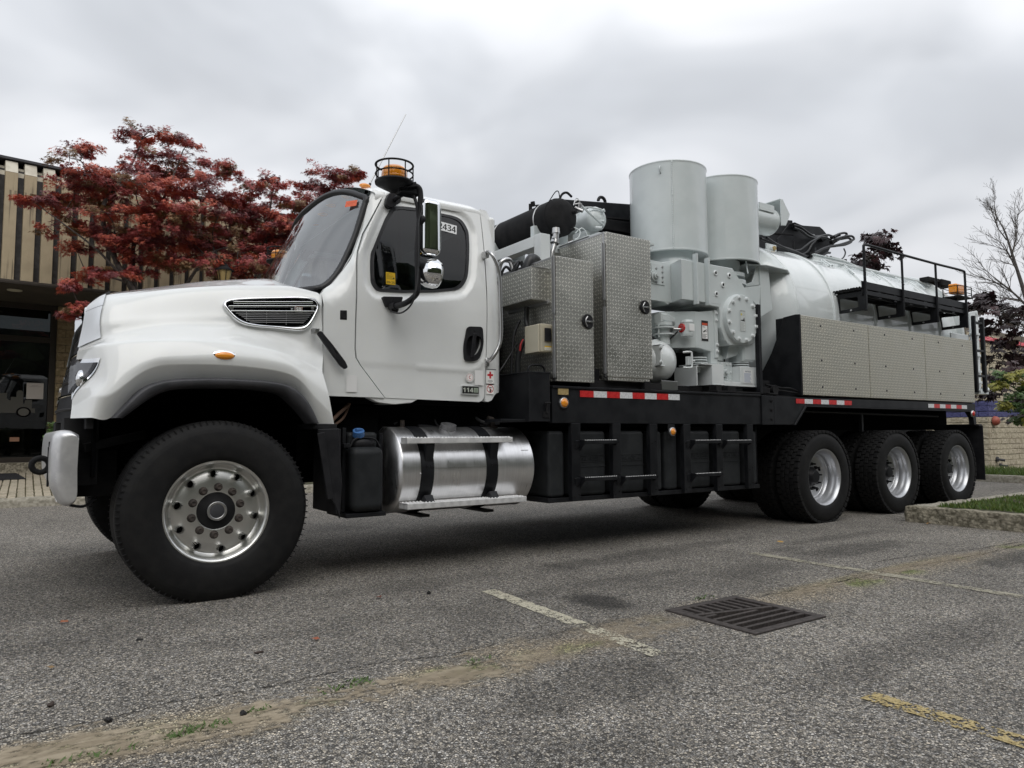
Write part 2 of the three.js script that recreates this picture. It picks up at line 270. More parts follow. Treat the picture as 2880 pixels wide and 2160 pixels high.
// box-projected texture coordinates in metres
function triUV(g) {
  const p = g.attributes.position, n = g.attributes.normal, uv = new Float32Array(p.count * 2);
  for (let i = 0; i < p.count; i += 3) {
    const t = Math.min(i + 3, p.count); let nx = 0, ny = 0, nz = 0; for (let k = i; k < t; k++) { nx += n.getX(k); ny += n.getY(k); nz += n.getZ(k); } nx = Math.abs(nx); ny = Math.abs(ny); nz = Math.abs(nz);
    for (let k = i; k < t; k++) { const x = p.getX(k), y = p.getY(k), z = p.getZ(k); if (nz >= nx && nz >= ny) uv.set([x, y], k * 2); else if (nx >= ny) uv.set([z, y], k * 2); else uv.set([x, z], k * 2); }
  }
  g.setAttribute('uv', new THREE.BufferAttribute(uv, 2));
}
function merge(gs, keepUV = false) {
  const list = gs.flat(3).map((g) => {
    let q = g.index ? g.toNonIndexed() : g.clone(); for (const k of Object.keys(q.attributes)) if (!['position', 'normal', 'uv'].includes(k)) q.deleteAttribute(k);
    if (!q.attributes.normal) q.computeVertexNormals(); if (!keepUV) triUV(q); q.morphAttributes = {}; return q;
  });
  const m = list.length > 1 ? mergeGeometries(list) : list[0]; m.clearGroups?.(); return m;
}
const ORG = new Map(), taken = {};
const numbered = (n) => { taken[n] = (taken[n] ?? -1) + 1; return taken[n] ? n + '_' + String(taken[n]).padStart(3, '0') : n; };
const shade = (m) => { m.castShadow = true; m.receiveShadow = true; return m; };
function thing(name, label, category, at, group) { const o = new THREE.Group(); o.name = numbered(name); o.position.set(...at); o.userData = { label, category }; if (group) o.userData.group = group; scene.add(o); ORG.set(o, V(...at)); return o; }
function struct(name, gs, mat, label, at = [0, 0, 0], keepUV = false) { const g = merge([gs], keepUV); g.translate(-at[0], -at[1], -at[2]); const m = shade(new THREE.Mesh(g, mat)); m.name = numbered(name); m.position.set(...at); m.userData = { kind: 'structure' }; if (label) m.userData.label = label; scene.add(m); ORG.set(m, V(...at)); return m; }
const EACH = new Set(['bolt', 'screw', 'hose', 'pipe', 'marker_lamp', 'lamp_bezel', 'beam', 'conduit', 'cable', 'slat', 'fitting', 'boom_hose', 'step_bracket', 'saddle', 'clamp', 'rung_bracket', 'mount', 'lip', 'front_panel', 'head', 'rail', 'liner', 'beam_plate', 'wing_plate', 'pipe_clamp', 'post', 'handle_foot', 'rubber_mount', 'plinth', 'top_rail', 'tread', 'joist', 'leg', 'gear_cover', 'frame', 'side_beam', 'casing', 'hinge', 'shell_piece', 'hose_fitting', 'axle', 'reflector', 'port_hole', 'hand_hole_shade', 'bracket', 'foot', 'corner_panel', 'air_tank_band', 'band', 'rung', 'window_film', 'wall', 'crossmember', 'lifting_eye', 'block', 'duct', 'spigot', 'entrance_frame', 'tank_rack', 'interior', 'mud_flap', 'wiper', 'far_locker']), STUFF = new Set(['rivet', 'rung_grip', 'weld', 'engine']);
function part(parent, name, gs, mat, label, keepUV = false) { if (gs.near) { part(parent, name, gs.near, mat, label, keepUV); return part(parent, name, gs.far, mat, label, keepUV); } if (EACH.has(name) && Array.isArray(gs)) { const L = gs.flat(3); if (L.length > 1) return L.map((g) => part(parent, name, [g], mat, label, keepUV))[0]; } const o = ORG.get(parent), g = merge([gs], keepUV).translate(-o.x, -o.y, -o.z), m = shade(new THREE.Mesh(g, mat)); m.name = name; if (label) m.userData.label = label; if (STUFF.has(name)) m.userData.kind = 'stuff'; parent.add(m); ORG.set(m, o); return m; }
function hub(parent, name, at, label) { const o = ORG.get(parent), g = new THREE.Group(); g.name = name; g.position.set(at[0] - o.x, at[1] - o.y, at[2] - o.z); if (label) g.userData.label = label; parent.add(g); ORG.set(g, V(...at)); return g; }
// flat print on a thin sheet standing 2 mm proud
function print(parent, name, tex, w, h, at, ry = 0, rx = 0, label, rz = 0) { const g = new THREE.PlaneGeometry(w, h).rotateZ(rz).rotateX(rx).rotateY(ry).translate(...at); return part(parent, name, g, std({ map: tex, roughness: 0.5 }), label, true); }
// ================================================================ GROUND
{
  const gx = [-260, -120, -60, -30, -18, -12, -8, -6, -5, -4.4], gz = [-260, -140, -80, -50, -30, -20, -14, -11, -9, -7.5, -6.3, -5.4, -4.6, -4];
  for (let x = -4; x <= 9.6; x += 0.05) gx.push(+x.toFixed(3)); gx.push(9.9, 10.5, 11.3, 12.3, 13.5, 15, 18, 24, 36, 60, 120, 260);
  for (let z = -3.6; z < -1; z += 0.2) gz.push(+z.toFixed(3)); for (let z = -1; z <= 4.7; z += 0.05) gz.push(+z.toFixed(3)); gz.push(5.1, 5.8, 7, 9, 12, 18, 30, 60, 120, 260);
  const HX0 = 2.0, HX1 = 2.6, HZ0 = 1.75, HZ1 = 2.35, W = gx.length, pos = [], col = [], nor = [], idx = [];
  for (const z of gz) for (const x of gx) {
    let m = 0.74 + 0.42 * (fbm(x * 0.7, z * 0.7, 201, 4) - 0.5) + 0.34 * (fbm(x * 2.6, z * 2.6, 207, 4) - 0.5), r = 1, g = 1, b = 1;
    m *= lerp(1.0, 1.08, sm(-2, -6, z));
    // dusty joint line running along the kerb side, and the older, darker strip on the near side of it
    const wob = 1.84 + 0.06 * (fbm(x * 0.9, 3.3, 211, 3) - 0.5), d = z - wob, n = fbm(x * 5, z * 7, 213, 4);
    const dust = Math.exp(-(((d - 0.10) / 0.15) ** 2)) * sm(0.32, 0.58, fbm(x * 2.2, z * 3, 215, 3)) * lerp(1, 0.55, sm(0.6, 1.8, x)) * 1.1 + Math.exp(-(((d - 0.2) / 0.22) ** 2)) * sm(0.55, 0.8, n) * 0.35;
    const D = clamp(dust); m = lerp(m, 0.95, D); r = lerp(r, 1.16, D); g = lerp(g, 1.03, D); b = lerp(b, 0.80, D);
    const green = Math.exp(-(((d - 0.10) / 0.09) ** 2)) * sm(0.60, 0.72, fbm(x * 3.3, z * 4, 219, 3)); r = lerp(r, 0.75, green); g = lerp(g, 0.95, green); b = lerp(b, 0.35, green); m = lerp(m, 0.6, green * 0.7);
    const rust = sm(2.6, 3.2, x) * sm(5.5, 4.5, x) * Math.exp(-(((d + 0.02) / 0.035) ** 2)); r = lerp(r, 1.1, rust * 0.6); b = lerp(b, 0.6, rust * 0.6); m = lerp(m, 0.55, rust * 0.3);
    const spot = (cx, cz, rx, rz, a) => { const q = Math.hypot((x - cx) / rx, (z - cz) / rz) + (fbm(x * 6, z * 6, 223, 3) - 0.5) * 0.8; m *= 1 - Math.min(0.75, a * 1.5) * (1 - sm(0.5, 1.15, q)); };
    spot(1.85, 1.35, 0.22, 0.28, 0.5); spot(2.9, 0.4, 0.9, 0.18, 0.22); spot(1.2, 0.3, 0.8, 0.2, 0.15); spot(0.9, 2.4, 0.5, 0.25, 0.25); spot(4.9, 1.2, 0.9, 0.25, 0.3); spot(5.6, 2.2, 0.8, 0.2, 0.35); spot(3.4, 1.3, 0.5, 0.2, 0.22); spot(-2.2, 1.2, 0.8, 0.5, 0.2); spot(1.4, 1.75, 0.5, 0.07, 0.25); spot(4.4, 0.85, 0.35, 0.1, 0.25); spot(2.2, 0.95, 1.0, 0.12, 0.18); spot(3.6, 0.25, 1.4, 0.14, 0.22); spot(5.4, 0.7, 1.0, 0.12, 0.22); spot(0.3, 0.95, 0.9, 0.16, 0.12); spot(-1.4, 0.55, 0.9, 0.2, 0.16); spot(2.6, 2.9, 1.2, 0.2, 0.2); spot(0.2, 2.9, 0.9, 0.25, 0.18);
    const pads = sm(0.42, 0.2, Math.hypot((x - 2.3) / 1.0, (z - 1.95) / 0.75)); r *= lerp(1, 1.08, pads); b *= lerp(1, 0.86, pads); m *= lerp(1, 1.12, pads);
    m = clamp(m, 0.12, 1.0); pos.push(x, 0, z); nor.push(0, 1, 0); col.push(clamp(m * r), clamp(m * g), clamp(m * b));
  }
  for (let j = 0; j < gz.length - 1; j++) for (let i = 0; i < W - 1; i++) { const cx = (gx[i] + gx[i + 1]) / 2, cz = (gz[j] + gz[j + 1]) / 2; if (cx > HX0 && cx < HX1 && cz > HZ0 && cz < HZ1) continue; const a = j * W + i; idx.push(a, a + W, a + 1, a + 1, a + W, a + W + 1); }
  const g = new THREE.BufferGeometry(); g.setAttribute('position', new THREE.Float32BufferAttribute(pos, 3)); g.setAttribute('normal', new THREE.Float32BufferAttribute(nor, 3)); g.setAttribute('color', new THREE.Float32BufferAttribute(col, 3)); g.setAttribute('uv', new THREE.Float32BufferAttribute(pos.filter((_, i) => i % 3 !== 1), 2)); g.setIndex(idx);
  const m = shade(new THREE.Mesh(g, M.asphalt)); m.name = 'asphalt'; m.userData = { kind: 'structure', label: 'worn grey asphalt of the car park' }; scene.add(m);
  // painted bay lines, worn through to the stone
  const worn = (seed, th) => { const t = dtex(512, 512, (x, y) => { const n = fbm(x / 16, y / 16, seed, 4, 32) * 0.55 + hash2(x >> 2, y >> 2, seed) * 0.3 + fbm(x / 85.3, y / 85.3, seed + 5, 3, 6) * 0.3; const v = n > th ? 1 : 0; return [v, v, v]; }, { size: 1.0 }); return t; };
  const line = (pts, seed, th, c0, c1, label) => { const pm = std({ map: noiseTex(seed, c0, c1, 0.12, 16), roughness: 0.85, alphaMap: worn(seed, th), transparent: true, bumpMap: asphaltCells.bump, bumpScale: 0.004 }); const L = pts.map(([x, z, w]) => [[x - w / 2, 0.004, z], [x + w / 2, 0.004, z]]), q = sheet(L); struct('parking_line', q, pm, label); };
  const seq = (x0, z0, x1, z1, w) => { const o = []; for (let k = 0; k <= 20; k++) { const t = k / 20; o.push([lerp(x0, x1, t) + 0.004 * Math.sin(k * 2.3), lerp(z0, z1, t), w * (1 + 0.06 * Math.sin(k * 1.7))]); } return o; };
  line(seq(1.425, 1.72, 1.39, 2.3, 0.098), 305, 0.615, [0.40, 0.37, 0.27], [0.66, 0.62, 0.50], 'faded end of the cream bay line left of the drain grate');
  line(seq(1.475, 0.74, 1.428, 1.70, 0.10), 301, 0.50, [0.40, 0.37, 0.27], [0.66, 0.62, 0.50], 'worn cream bay line left of the drain grate');
  line(seq(4.0, 0.80, 3.98, 2.75, 0.10), 302, 0.55, [0.30, 0.275, 0.20], [0.48, 0.45, 0.36], 'faint cream bay line beyond the drain grate');
  line(seq(1.665, 3.1, 1.70, 4.4, 0.105), 303, 0.535, [0.36, 0.27, 0.11], [0.56, 0.45, 0.22], 'yellow bay line nearest the camera');
  // cracks
  const crack = (pts, w, seed) => { const r = rng(seed), c = new THREE.CatmullRomCurve3(pts.map(([x, z]) => V(x, 0.003, z))), n = pts.length * 14, rows = []; for (let k = 0; k <= n; k++) { const p = c.getPoint(k / n), j = (r() - 0.5) * 0.02, ww = w * (0.35 + r()); rows.push([[p.x, 0.003, p.z + j - ww / 2], [p.x, 0.003, p.z + j + ww / 2]]); } return sheet(rows, true); };
  struct('crack', [crack([[-1.6, 1.70], [-1.0, 1.69], [-0.7, 1.70], [-0.5, 1.66], [-0.25, 1.70], [0.0, 1.69], [0.3, 1.68], [0.6, 1.75], [0.9, 1.74]], 0.006, 5), crack([[2.7, 1.83], [3.4, 1.87], [4.2, 1.86], [4.8, 1.9], [5.6, 1.93], [6.3, 1.9]], 0.009, 6), crack([[4.4, 1.62], [5.0, 1.66], [5.7, 1.78], [6.4, 1.83]], 0.007, 7), crack([[-0.6, 2.09], [-0.2, 1.99], [0.2, 1.98], [0.8, 1.93]], 0.004, 8)], std({ color: rgb(0.016, 0.014, 0.011), roughness: 1 }), 'dark cracks along the dusty joint of the asphalt');
  // sand drifted into the joint, thinning out at its edges
  const drift = (x0, x1, z0, z1, seed, a0, taper) => { const t = dtex(1024, 256, (px, pz) => { const u = px / 1024, v = pz / 256, x = lerp(x0, x1, u), z = lerp(z0, z1, 1 - v), c = 0.36 + 0.16 * (fbm(x * 1.1, 2.2, seed, 3) - 0.5), w = 0.16 + 0.22 * fbm(x * 0.8, 7.7, seed + 3, 3), e = Math.exp(-(((1 - v - c) / w) ** 2)), n = fbm(x * 4, z * 9, seed + 5, 5), f = fbm(x * 40, z * 50, seed + 9, 3), k = sm(0, 0.12, u) * sm(1, 0.8, u); const a = clamp(sm(0.38, 0.80, e * 0.62 + n * 0.75 - 0.28 + (f - 0.5) * 0.7) * a0 * k * taper(u)); return [a, a, a]; }, { size: 1 }); t.wrapS = t.wrapT = THREE.ClampToEdgeWrapping;
    const g = new THREE.PlaneGeometry(x1 - x0, z1 - z0, 24, 4).rotateX(-Math.PI / 2).translate((x0 + x1) / 2, 0.0035, (z0 + z1) / 2); struct('sand', g, std({ map: (() => { const q = noiseTex(seed, [0.30, 0.245, 0.17], [0.44, 0.37, 0.27], 1, 32); q.repeat.set(1.5, 1); return q; })(), roughness: 1, alphaMap: t, transparent: true, bumpMap: asphaltCells.bump, bumpScale: 0.002 }), 'pale sand drifted along the joint in the asphalt', [0, 0, 0], true); };
  drift(-2.4, 1.5, 1.70, 2.42, 501, 0.85, (u) => 1 - 0.35 * sm(0.55, 0.95, u)); drift(2.62, 6.2, 1.70, 2.2, 520, 0.6, (u) => 1 - 0.6 * sm(0.3, 0.9, u)); drift(1.2, 2.0, 1.62, 2.6, 540, 0.45, () => 1);
  // weeds in the joint
  const wr = rng(31), blade = []; for (const [cx, cz, n, s] of [[-0.46, 1.98, 90, 0.07], [-0.25, 1.93, 26, 0.03], [0.09, 1.88, 60, 0.07], [-0.85, 2.0, 26, 0.05], [0.16, 1.83, 22, 0.03], [-0.72, 2.02, 20, 0.04], [-0.52, 2.0, 30, 0.04], [0.7, 1.9, 20, 0.04], [2.42, 1.66, 24, 0.06]]) for (let k = 0; k < n; k++) { const x = cx + (wr() - 0.5) * s * 3, z = cz + (wr() - 0.5) * s, h = 0.006 + wr() * 0.012, a = wr() * 6.28, w = 0.003 + wr() * 0.004; blade.push(sheet([[[x - w * Math.cos(a), 0.001, z - w * Math.sin(a)], [x + w * Math.cos(a), 0.001, z + w * Math.sin(a)]], [[x + h * 1.2 * Math.sin(a), h, z - h * Math.cos(a)], [x + h * 1.2 * Math.sin(a) + 0.001, h, z - h * Math.cos(a)]]])); }
  { const w = struct('moss', blade, M.grass, 'small green weeds in the dusty joint'); w.userData = { kind: 'stuff', label: 'small green weeds in the dusty joint of the asphalt', category: 'weeds' }; }
}
// ---- drain grate in its square opening
{
  const X0 = 2.0, X1 = 2.6, Z0 = 1.75, Z1 = 2.35, g = thing('drain_grate', 'rusty brown cast iron drain grate set in the asphalt', 'drain grate', [2.3, 0, 2.05]);
  part(g, 'pit', [box(X0, X1, -0.5, -0.49, Z0, Z1), box(X0 - 0.02, X0, -0.5, -0.001, Z0, Z1), box(X1, X1 + 0.02, -0.5, -0.001, Z0, Z1), box(X0, X1, -0.5, -0.001, Z0 - 0.02, Z0), box(X0, X1, -0.5, -0.001, Z1, Z1 + 0.02)], M.dark);
  const top = 0.010; const b = (x0, x1, z0, z1, nm) => part(g, nm, box(x0, x1, top - 0.028, top, z0, z1, 0.004), M.castIron);
  b(X0, X1, Z0, Z0 + 0.05, 'frame'); b(X0, X1, Z1 - 0.05, Z1, 'frame'); b(X0, X0 + 0.05, Z0 + 0.052, Z1 - 0.052, 'frame'); b(X1 - 0.05, X1, Z0 + 0.052, Z1 - 0.052, 'frame');
  // upper bars run across, lower bars run along; they meet on a stepped diagonal
  const zl = (x) => Z0 + 0.16 + (x - X0) * 0.24;
  for (let k = 0; k < 11; k++) { const x = X0 + 0.050 + k * 0.062; if (x < X1 - 0.07) b(x, x + 0.024, Z0 + 0.052, zl(x) - 0.016, 'bar'); }
  for (let k = 0; k < 8; k++) { const z = Z0 + 0.225 + k * 0.064, xe = Math.min(X1 - 0.052, X0 + (z - Z0 - 0.19) / 0.24); if (z < Z1 - 0.07) b(X0 + 0.052, Math.max(X0 + 0.09, xe), z, z + 0.022, 'bar'); }
  part(g, 'rib', [bar([X0 + 0.05, top - 0.026, zl(X0 + 0.05)], [X1 - 0.05, top - 0.026, zl(X1 - 0.05)], 0.03, 0.048)], M.castIron);
}
// ---- bits lying on the asphalt
{
  const r = rng(77), lump = (x, z, a, b, c, m, name, label, cat, grp) => { const q = new THREE.IcosahedronGeometry(1, 1), p = q.attributes.position; for (let i = 0; i < p.count; i++) { const s = 0.75 + 0.5 * hash2(Math.round(p.getX(i) * 50), Math.round(p.getY(i) * 50 + p.getZ(i) * 90), 7 + Math.round(x * 100)); p.setXYZ(i, p.getX(i) * s, p.getY(i) * s, p.getZ(i) * s); } q.computeVertexNormals(); q.scale(a, b, c).rotateY(r() * 3); const t = shade(new THREE.Mesh(merge([q]), m)); t.name = numbered(name); t.position.set(x, b * 0.7, z); t.userData = { label, category: cat }; if (grp) t.userData.group = grp; scene.add(t); };
  lump(-0.87, 1.44, 0.026, 0.008, 0.011, M.wood, 'bark_chip', 'dark bark chip lying farthest left on the asphalt', 'bark chip');
  lump(-0.07, 1.23, 0.020, 0.006, 0.009, M.wood, 'bark_chip', 'dark bark chip on asphalt in front of the big front wheel', 'bark chip');
  lump(-0.71, 1.73, 0.015, 0.010, 0.010, M.stone, 'stone', 'black stone at the left end of the dusty joint', 'stone');
  lump(-0.31, 1.94, 0.014, 0.010, 0.012, M.stone, 'stone', 'black stone beside the green weeds in the joint', 'stone');
  lump(1.12, 0.61, 0.012, 0.012, 0.012, M.stone, 'stone', 'small black stone between the front wheel and the bay line', 'stone');
  lump(-0.49, 0.68, 0.018, 0.005, 0.012, M.stone, 'stone', 'flat dark stone just in front of the front tyre', 'stone');
  const leaf = (x, z, s, col, label) => { const q = new THREE.CircleGeometry(s, 7), p = q.attributes.position; for (let i = 1; i < p.count; i++) { const k = i % 2 ? 1 : 0.55; p.setX(i, p.getX(i) * k * 1.2); p.setY(i, p.getY(i) * k); p.setZ(i, 0.4 * s * hash2(i, 3, Math.round(x * 99))); } q.rotateX(-Math.PI / 2 + 0.25).rotateY(r() * 6); const t = shade(new THREE.Mesh(merge([q]), phy({ color: col, roughness: 0.7, side: THREE.DoubleSide }))); t.name = numbered('fallen_leaf'); t.position.set(x, s * 0.3 + 0.004, z); t.userData = { label, category: 'leaf' }; scene.add(t); };
  leaf(0.21, 1.19, 0.020, rgb(0.30, 0.09, 0.045), 'reddish fallen leaf on asphalt in front of the front wheel'); leaf(0.82, 0.54, 0.022, rgb(0.15, 0.05, 0.03), 'brown fallen leaf right of the front tyre'); leaf(-0.78, 0.1, 0.022, rgb(0.32, 0.12, 0.06), 'orange fallen leaf left of the front tyre'); leaf(-0.86, 0.95, 0.016, rgb(0.26, 0.17, 0.08), 'tan fallen leaf at the left edge of the asphalt');
  leaf(4.65, 0.62, 0.03, rgb(0.42, 0.26, 0.07), 'yellow fallen leaf near the rear bay line'); leaf(7.05, 0.75, 0.03, rgb(0.42, 0.2, 0.04), 'orange fallen leaf at the foot of the island kerb');
}
// ---- near kerb island on the right
const lumpy = (g, amp, fr, seed) => { const q = mergeVertices((() => { const h = g.index ? g.toNonIndexed() : g; h.deleteAttribute('normal'); h.deleteAttribute('uv'); return h; })()); q.computeVertexNormals(); const p = q.attributes.position, n = q.attributes.normal; for (let i = 0; i < p.count; i++) { const x = p.getX(i), y = p.getY(i), z = p.getZ(i), d = amp * (fbm(x * fr + z * fr * 0.7 + 50, y * fr + z * fr + 50, seed, 4) - 0.55); p.setXYZ(i, x + n.getX(i) * d, y + n.getY(i) * d, z + n.getZ(i) * d); } q.computeVertexNormals(); return q; };
{
  const kb = lumpy(new THREE.BoxGeometry(0.17, 0.21, 3.2, 8, 9, 130).translate(7.225, 0.065, 2.06), 0.034, 11, 401);
  struct('island_kerb', [kb], M.concrete, 'pitted old concrete kerb of the grass island');
  struct('island_kerb', [lumpy(new THREE.BoxGeometry(6.8, 0.21, 0.17, 150, 6, 6).translate(10.72, 0.065, 0.545), 0.03, 8, 402)], M.kerbTop, 'concrete kerb at the back of the grass island');
  struct('island_soil', sheet((() => { const rows = []; for (let j = 0; j <= 24; j++) { const r = []; for (let i = 0; i <= 40; i++) { const x = lerp(7.30, 14.0, i / 40), z = lerp(0.62, 3.7, j / 24); r.push([x, 0.15 + 0.03 * fbm(x * 2, z * 2, 405, 3), z]); } rows.push(r); } return rows; })(), true), M.soil, 'soil of the grass island');
}
function grassField(name, label, n, area, h0, h1, seed) { // many blades in one instanced object
  const r = rng(seed), b = sheet([[[-0.004, 0, 0], [0.004, 0, 0]], [[-0.003, 0.5, 0.06], [0.003, 0.5, 0.06]], [[-0.0008, 1, 0.25], [0.0008, 1, 0.25]]]), im = new THREE.InstancedMesh(merge([b]), M.grass, n), d = new THREE.Object3D(), c = new THREE.Color();
  for (let i = 0; i < n; i++) { const [x, y, z] = area(r); d.position.set(x, y, z); d.rotation.set((r() - 0.5) * 0.7, r() * 6.28, (r() - 0.5) * 0.7); const h = lerp(h0, h1, r()); d.scale.set(1.2 + r(), h, h); d.updateMatrix(); im.setMatrixAt(i, d.matrix); const k = 0.7 + r() * 0.7; im.setColorAt(i, c.setRGB(k * (0.9 + 0.5 * r()), k, k * 0.9)); }
  im.name = name; im.userData = { kind: 'stuff', label, category: 'grass' }; shade(im); scene.add(im);
}
grassField('grass', 'green grass growing on the near kerb island', 9000, (r) => { const x = 7.42 + Math.pow(r(), 1.5) * 5, z = 0.68 + r() * 2.2; return [x, 0.15 + 0.03 * fbm(x * 2, z * 2, 405, 3), z]; }, 0.018, 0.055, 41);
// ---- far kerb and grass below the block wall
struct('kerb', lumpy(new THREE.BoxGeometry(0.16, 0.18, 14, 4, 4, 160).translate(15.0, 0.045, -3), 0.03, 5, 411), M.kerbTop, 'concrete kerb in front of the block wall');
struct('verge', [box(15.08, 40, -0.02, 0.10, -12, 4, 0.01)], M.soil, 'planted verge along the block wall');
grassField('grass', 'green grass strip along the foot of the block wall', 9000, (r) => [15.15 + r() * 2.4, 0.10, -5.5 + r() * 6], 0.05, 0.16, 43);
// ---- left pavement: kerb, pavers laid with grassy joints
struct('kerb', lumpy(new THREE.BoxGeometry(22, 0.17, 0.16, 240, 4, 4).translate(5, 0.045, -7.72), 0.025, 5, 421), M.kerbTop, 'pale concrete kerb of the paved forecourt');
const paveY = (z) => 0.125 + (-7.8 - z) * 0.042;
{
  struct('planting_bed', sheet([[[0.75, paveY(-7.8) + 0.006, -7.82], [16, paveY(-7.8) + 0.006, -7.82]], [[0.75, paveY(-12) + 0.006, -12], [16, paveY(-12) + 0.006, -12]]], true), M.soil, 'planting bed below the red maples');
  const pv = struct('pavement', [sheet([[[-9, paveY(-7.8) - 0.008, -7.8], [0.75, paveY(-7.8) - 0.008, -7.8]], [[-9, paveY(-12.6) - 0.008, -12.6], [0.75, paveY(-12.6) - 0.008, -12.6]]], true), box(-9, 0.75, -0.03, 0.10, -7.82, -12.6)], M.sand, 'sandy bed between the pavers');
  const r = rng(55), slope = Math.atan(0.042), rest = [], proto = [0, 1, 2].map((k) => { const b = new RoundedBoxGeometry(0.094 - k * 0.002, 0.05, 0.196 + k * 0.003, 1, 0.008); triUV(b); return b; });
  for (let j = 0; j < 21; j++) for (let i = -14; i < 24; i++) {
    const x = -1.66 + i * 0.108 + (r() - 0.5) * 0.006, z = -7.92 - j * 0.212 + (i % 2) * 0.1, y = paveY(z) - 0.018 + r() * 0.006, k = Math.floor(r() * 3), q = Math.floor(r() * 3), rx = slope + (r() - 0.5) * 0.02, ry = (r() - 0.5) * 0.03;
    if (i >= 0 && i < 14) { const m = shade(new THREE.Mesh(proto[k], M.paver[q])); m.name = 'paver'; m.position.set(x, y, z); m.rotation.set(rx, ry, 0); pv.add(m); } else rest.push(proto[k].clone().rotateX(rx).rotateY(ry).translate(x, y, z));
  }
  part(pv, 'paver_field', [merge(rest)], M.paver[1]).userData.kind = 'stuff';
}
// ================================================================ THE TRUCK
const ZM = -2.54;                                  // z of the far side is ZM - z
const truck = thing('vacuum_truck', 'white heavy truck carrying pale grey vacuum tank, drums and tread plate cabinets', 'truck', [4.6, 0, -1.27]);

// ---- hood and fenders: one curved shell from a net of measured points
const NET = [
  [[-0.771, 1.094, -0.25], [-0.683, 1.094, -0.06], [-0.58, 1.096, -0.078], [-0.424, 1.271, -0.078], [-0.189, 1.335, -0.078], [0.187, 1.342, -0.078], [0.483, 1.292, -0.078], [0.624, 1.069, -0.078], [0.739, 1.065, -0.04]],
  [[-0.765, 1.165, -0.28], [-0.673, 1.214, -0.07], [-0.588, 1.228, -0.015], [-0.401, 1.381, -0.012], [-0.207, 1.419, -0.012], [0.144, 1.423, -0.012], [0.445, 1.379, -0.012], [0.601, 1.235, -0.012], [0.721, 1.134, -0.03]],
  [[-0.755, 1.337, -0.42], [-0.635, 1.329, -0.12], [-0.57, 1.357, -0.04], [-0.39, 1.446, -0.012], [-0.196, 1.472, -0.008], [0.101, 1.489, -0.008], [0.407, 1.456, -0.01], [0.554, 1.37, -0.015], [0.692, 1.273, -0.03]],
  [[-0.736, 1.511, -0.5], [-0.654, 1.516, -0.2], [-0.544, 1.532, -0.1], [-0.346, 1.556, -0.06], [-0.155, 1.568, -0.05], [0.07, 1.568, -0.05], [0.352, 1.537, -0.055], [0.524, 1.484, -0.06], [0.664, 1.418, -0.07]],
  [[-0.729, 1.533, -0.52], [-0.622, 1.576, -0.3], [-0.506, 1.613, -0.24], [-0.312, 1.653, -0.22], [-0.127, 1.676, -0.22], [0.106, 1.687, -0.22], [0.355, 1.654, -0.22], [0.553, 1.596, -0.21], [0.714, 1.57, -0.2]],
  [[-0.705, 1.68, -0.55], [-0.627, 1.689, -0.33], [-0.505, 1.709, -0.28], [-0.307, 1.741, -0.27], [-0.121, 1.766, -0.265], [0.113, 1.795, -0.26], [0.36, 1.799, -0.25], [0.558, 1.778, -0.235], [0.723, 1.754, -0.22]],
  [[-0.688, 1.795, -0.6], [-0.607, 1.817, -0.4], [-0.493, 1.846, -0.36], [-0.301, 1.896, -0.34], [-0.114, 1.936, -0.33], [0.123, 1.974, -0.32], [0.33, 1.995, -0.31], [0.545, 2.002, -0.29], [0.709, 1.974, -0.26]],
  [[-0.648, 1.864, -0.75], [-0.588, 1.888, -0.55], [-0.43, 1.92, -0.5], [-0.245, 1.96, -0.48], [-0.05, 1.994, -0.47], [0.154, 2.021, -0.46], [0.323, 2.04, -0.45], [0.469, 2.052, -0.43], [0.625, 2.032, -0.4]],
  [[-0.628, 1.904, -0.95], [-0.55, 1.957, -0.9], [-0.363, 2.009, -0.9], [-0.16, 2.062, -0.9], [0.028, 2.112, -0.9], [0.251, 2.153, -0.9], [0.466, 2.187, -0.9], [0.544, 2.188, -0.9], [0.623, 2.162, -0.9]],
  [[-0.624, 1.908, -1.27], [-0.546, 1.962, -1.27], [-0.358, 2.016, -1.27], [-0.155, 2.070, -1.27], [0.033, 2.120, -1.27], [0.256, 2.161, -1.27], [0.471, 2.195, -1.27], [0.549, 2.196, -1.27], [0.628, 2.170, -1.27]],
];
const crm = (a, b, c, d, t) => 0.5 * (2 * b + (c - a) * t + (2 * a - 5 * b + 4 * c - d) * t * t + (3 * b - a - 3 * c + d) * t * t * t);
const CREASE = new Set([1, 3, 7]);                       // rows where the surface turns sharply
function netRow(j, u) { const r = NET[j], n = r.length, i = Math.min(n - 2, Math.floor(u)), t = u - i, P = (k) => r[clamp(k, 0, n - 1)]; const a = P(i - 1), b = P(i), c = P(i + 1), d = P(i + 2); return [0, 1, 2].map((k) => crm(a[k], b[k], c[k], d[k], t)); }
function netAt(u, v) {
  const n = NET.length, j = Math.min(n - 2, Math.floor(v)), t = v - j, R = (k) => netRow(clamp(k, 0, n - 1), u); let b = R(j), c = R(j + 1), a = j > 0 ? R(j - 1) : b, d = j + 2 < n ? R(j + 2) : [c[0] * 2 - b[0], c[1], 2 * c[2] - b[2]];
  if (j === 0) a = b; if (CREASE.has(j)) a = b.map((q, k) => lerp(a[k], 2 * q - c[k], 0.7)); if (CREASE.has(j + 1)) d = c.map((q, k) => lerp(d[k], 2 * q - b[k], 0.7));
  return [0, 1, 2].map((k) => crm(a[k], b[k], c[k], d[k], t));
}
function netN(u, v) { const e = 0.02, p = V(...netAt(Math.min(u + e, 8), v)).sub(V(...netAt(Math.max(u - e, 0), v))), q = V(...netAt(u, Math.min(v + e, 9))).sub(V(...netAt(u, Math.max(v - e, 0)))); return p.cross(q).normalize(); }
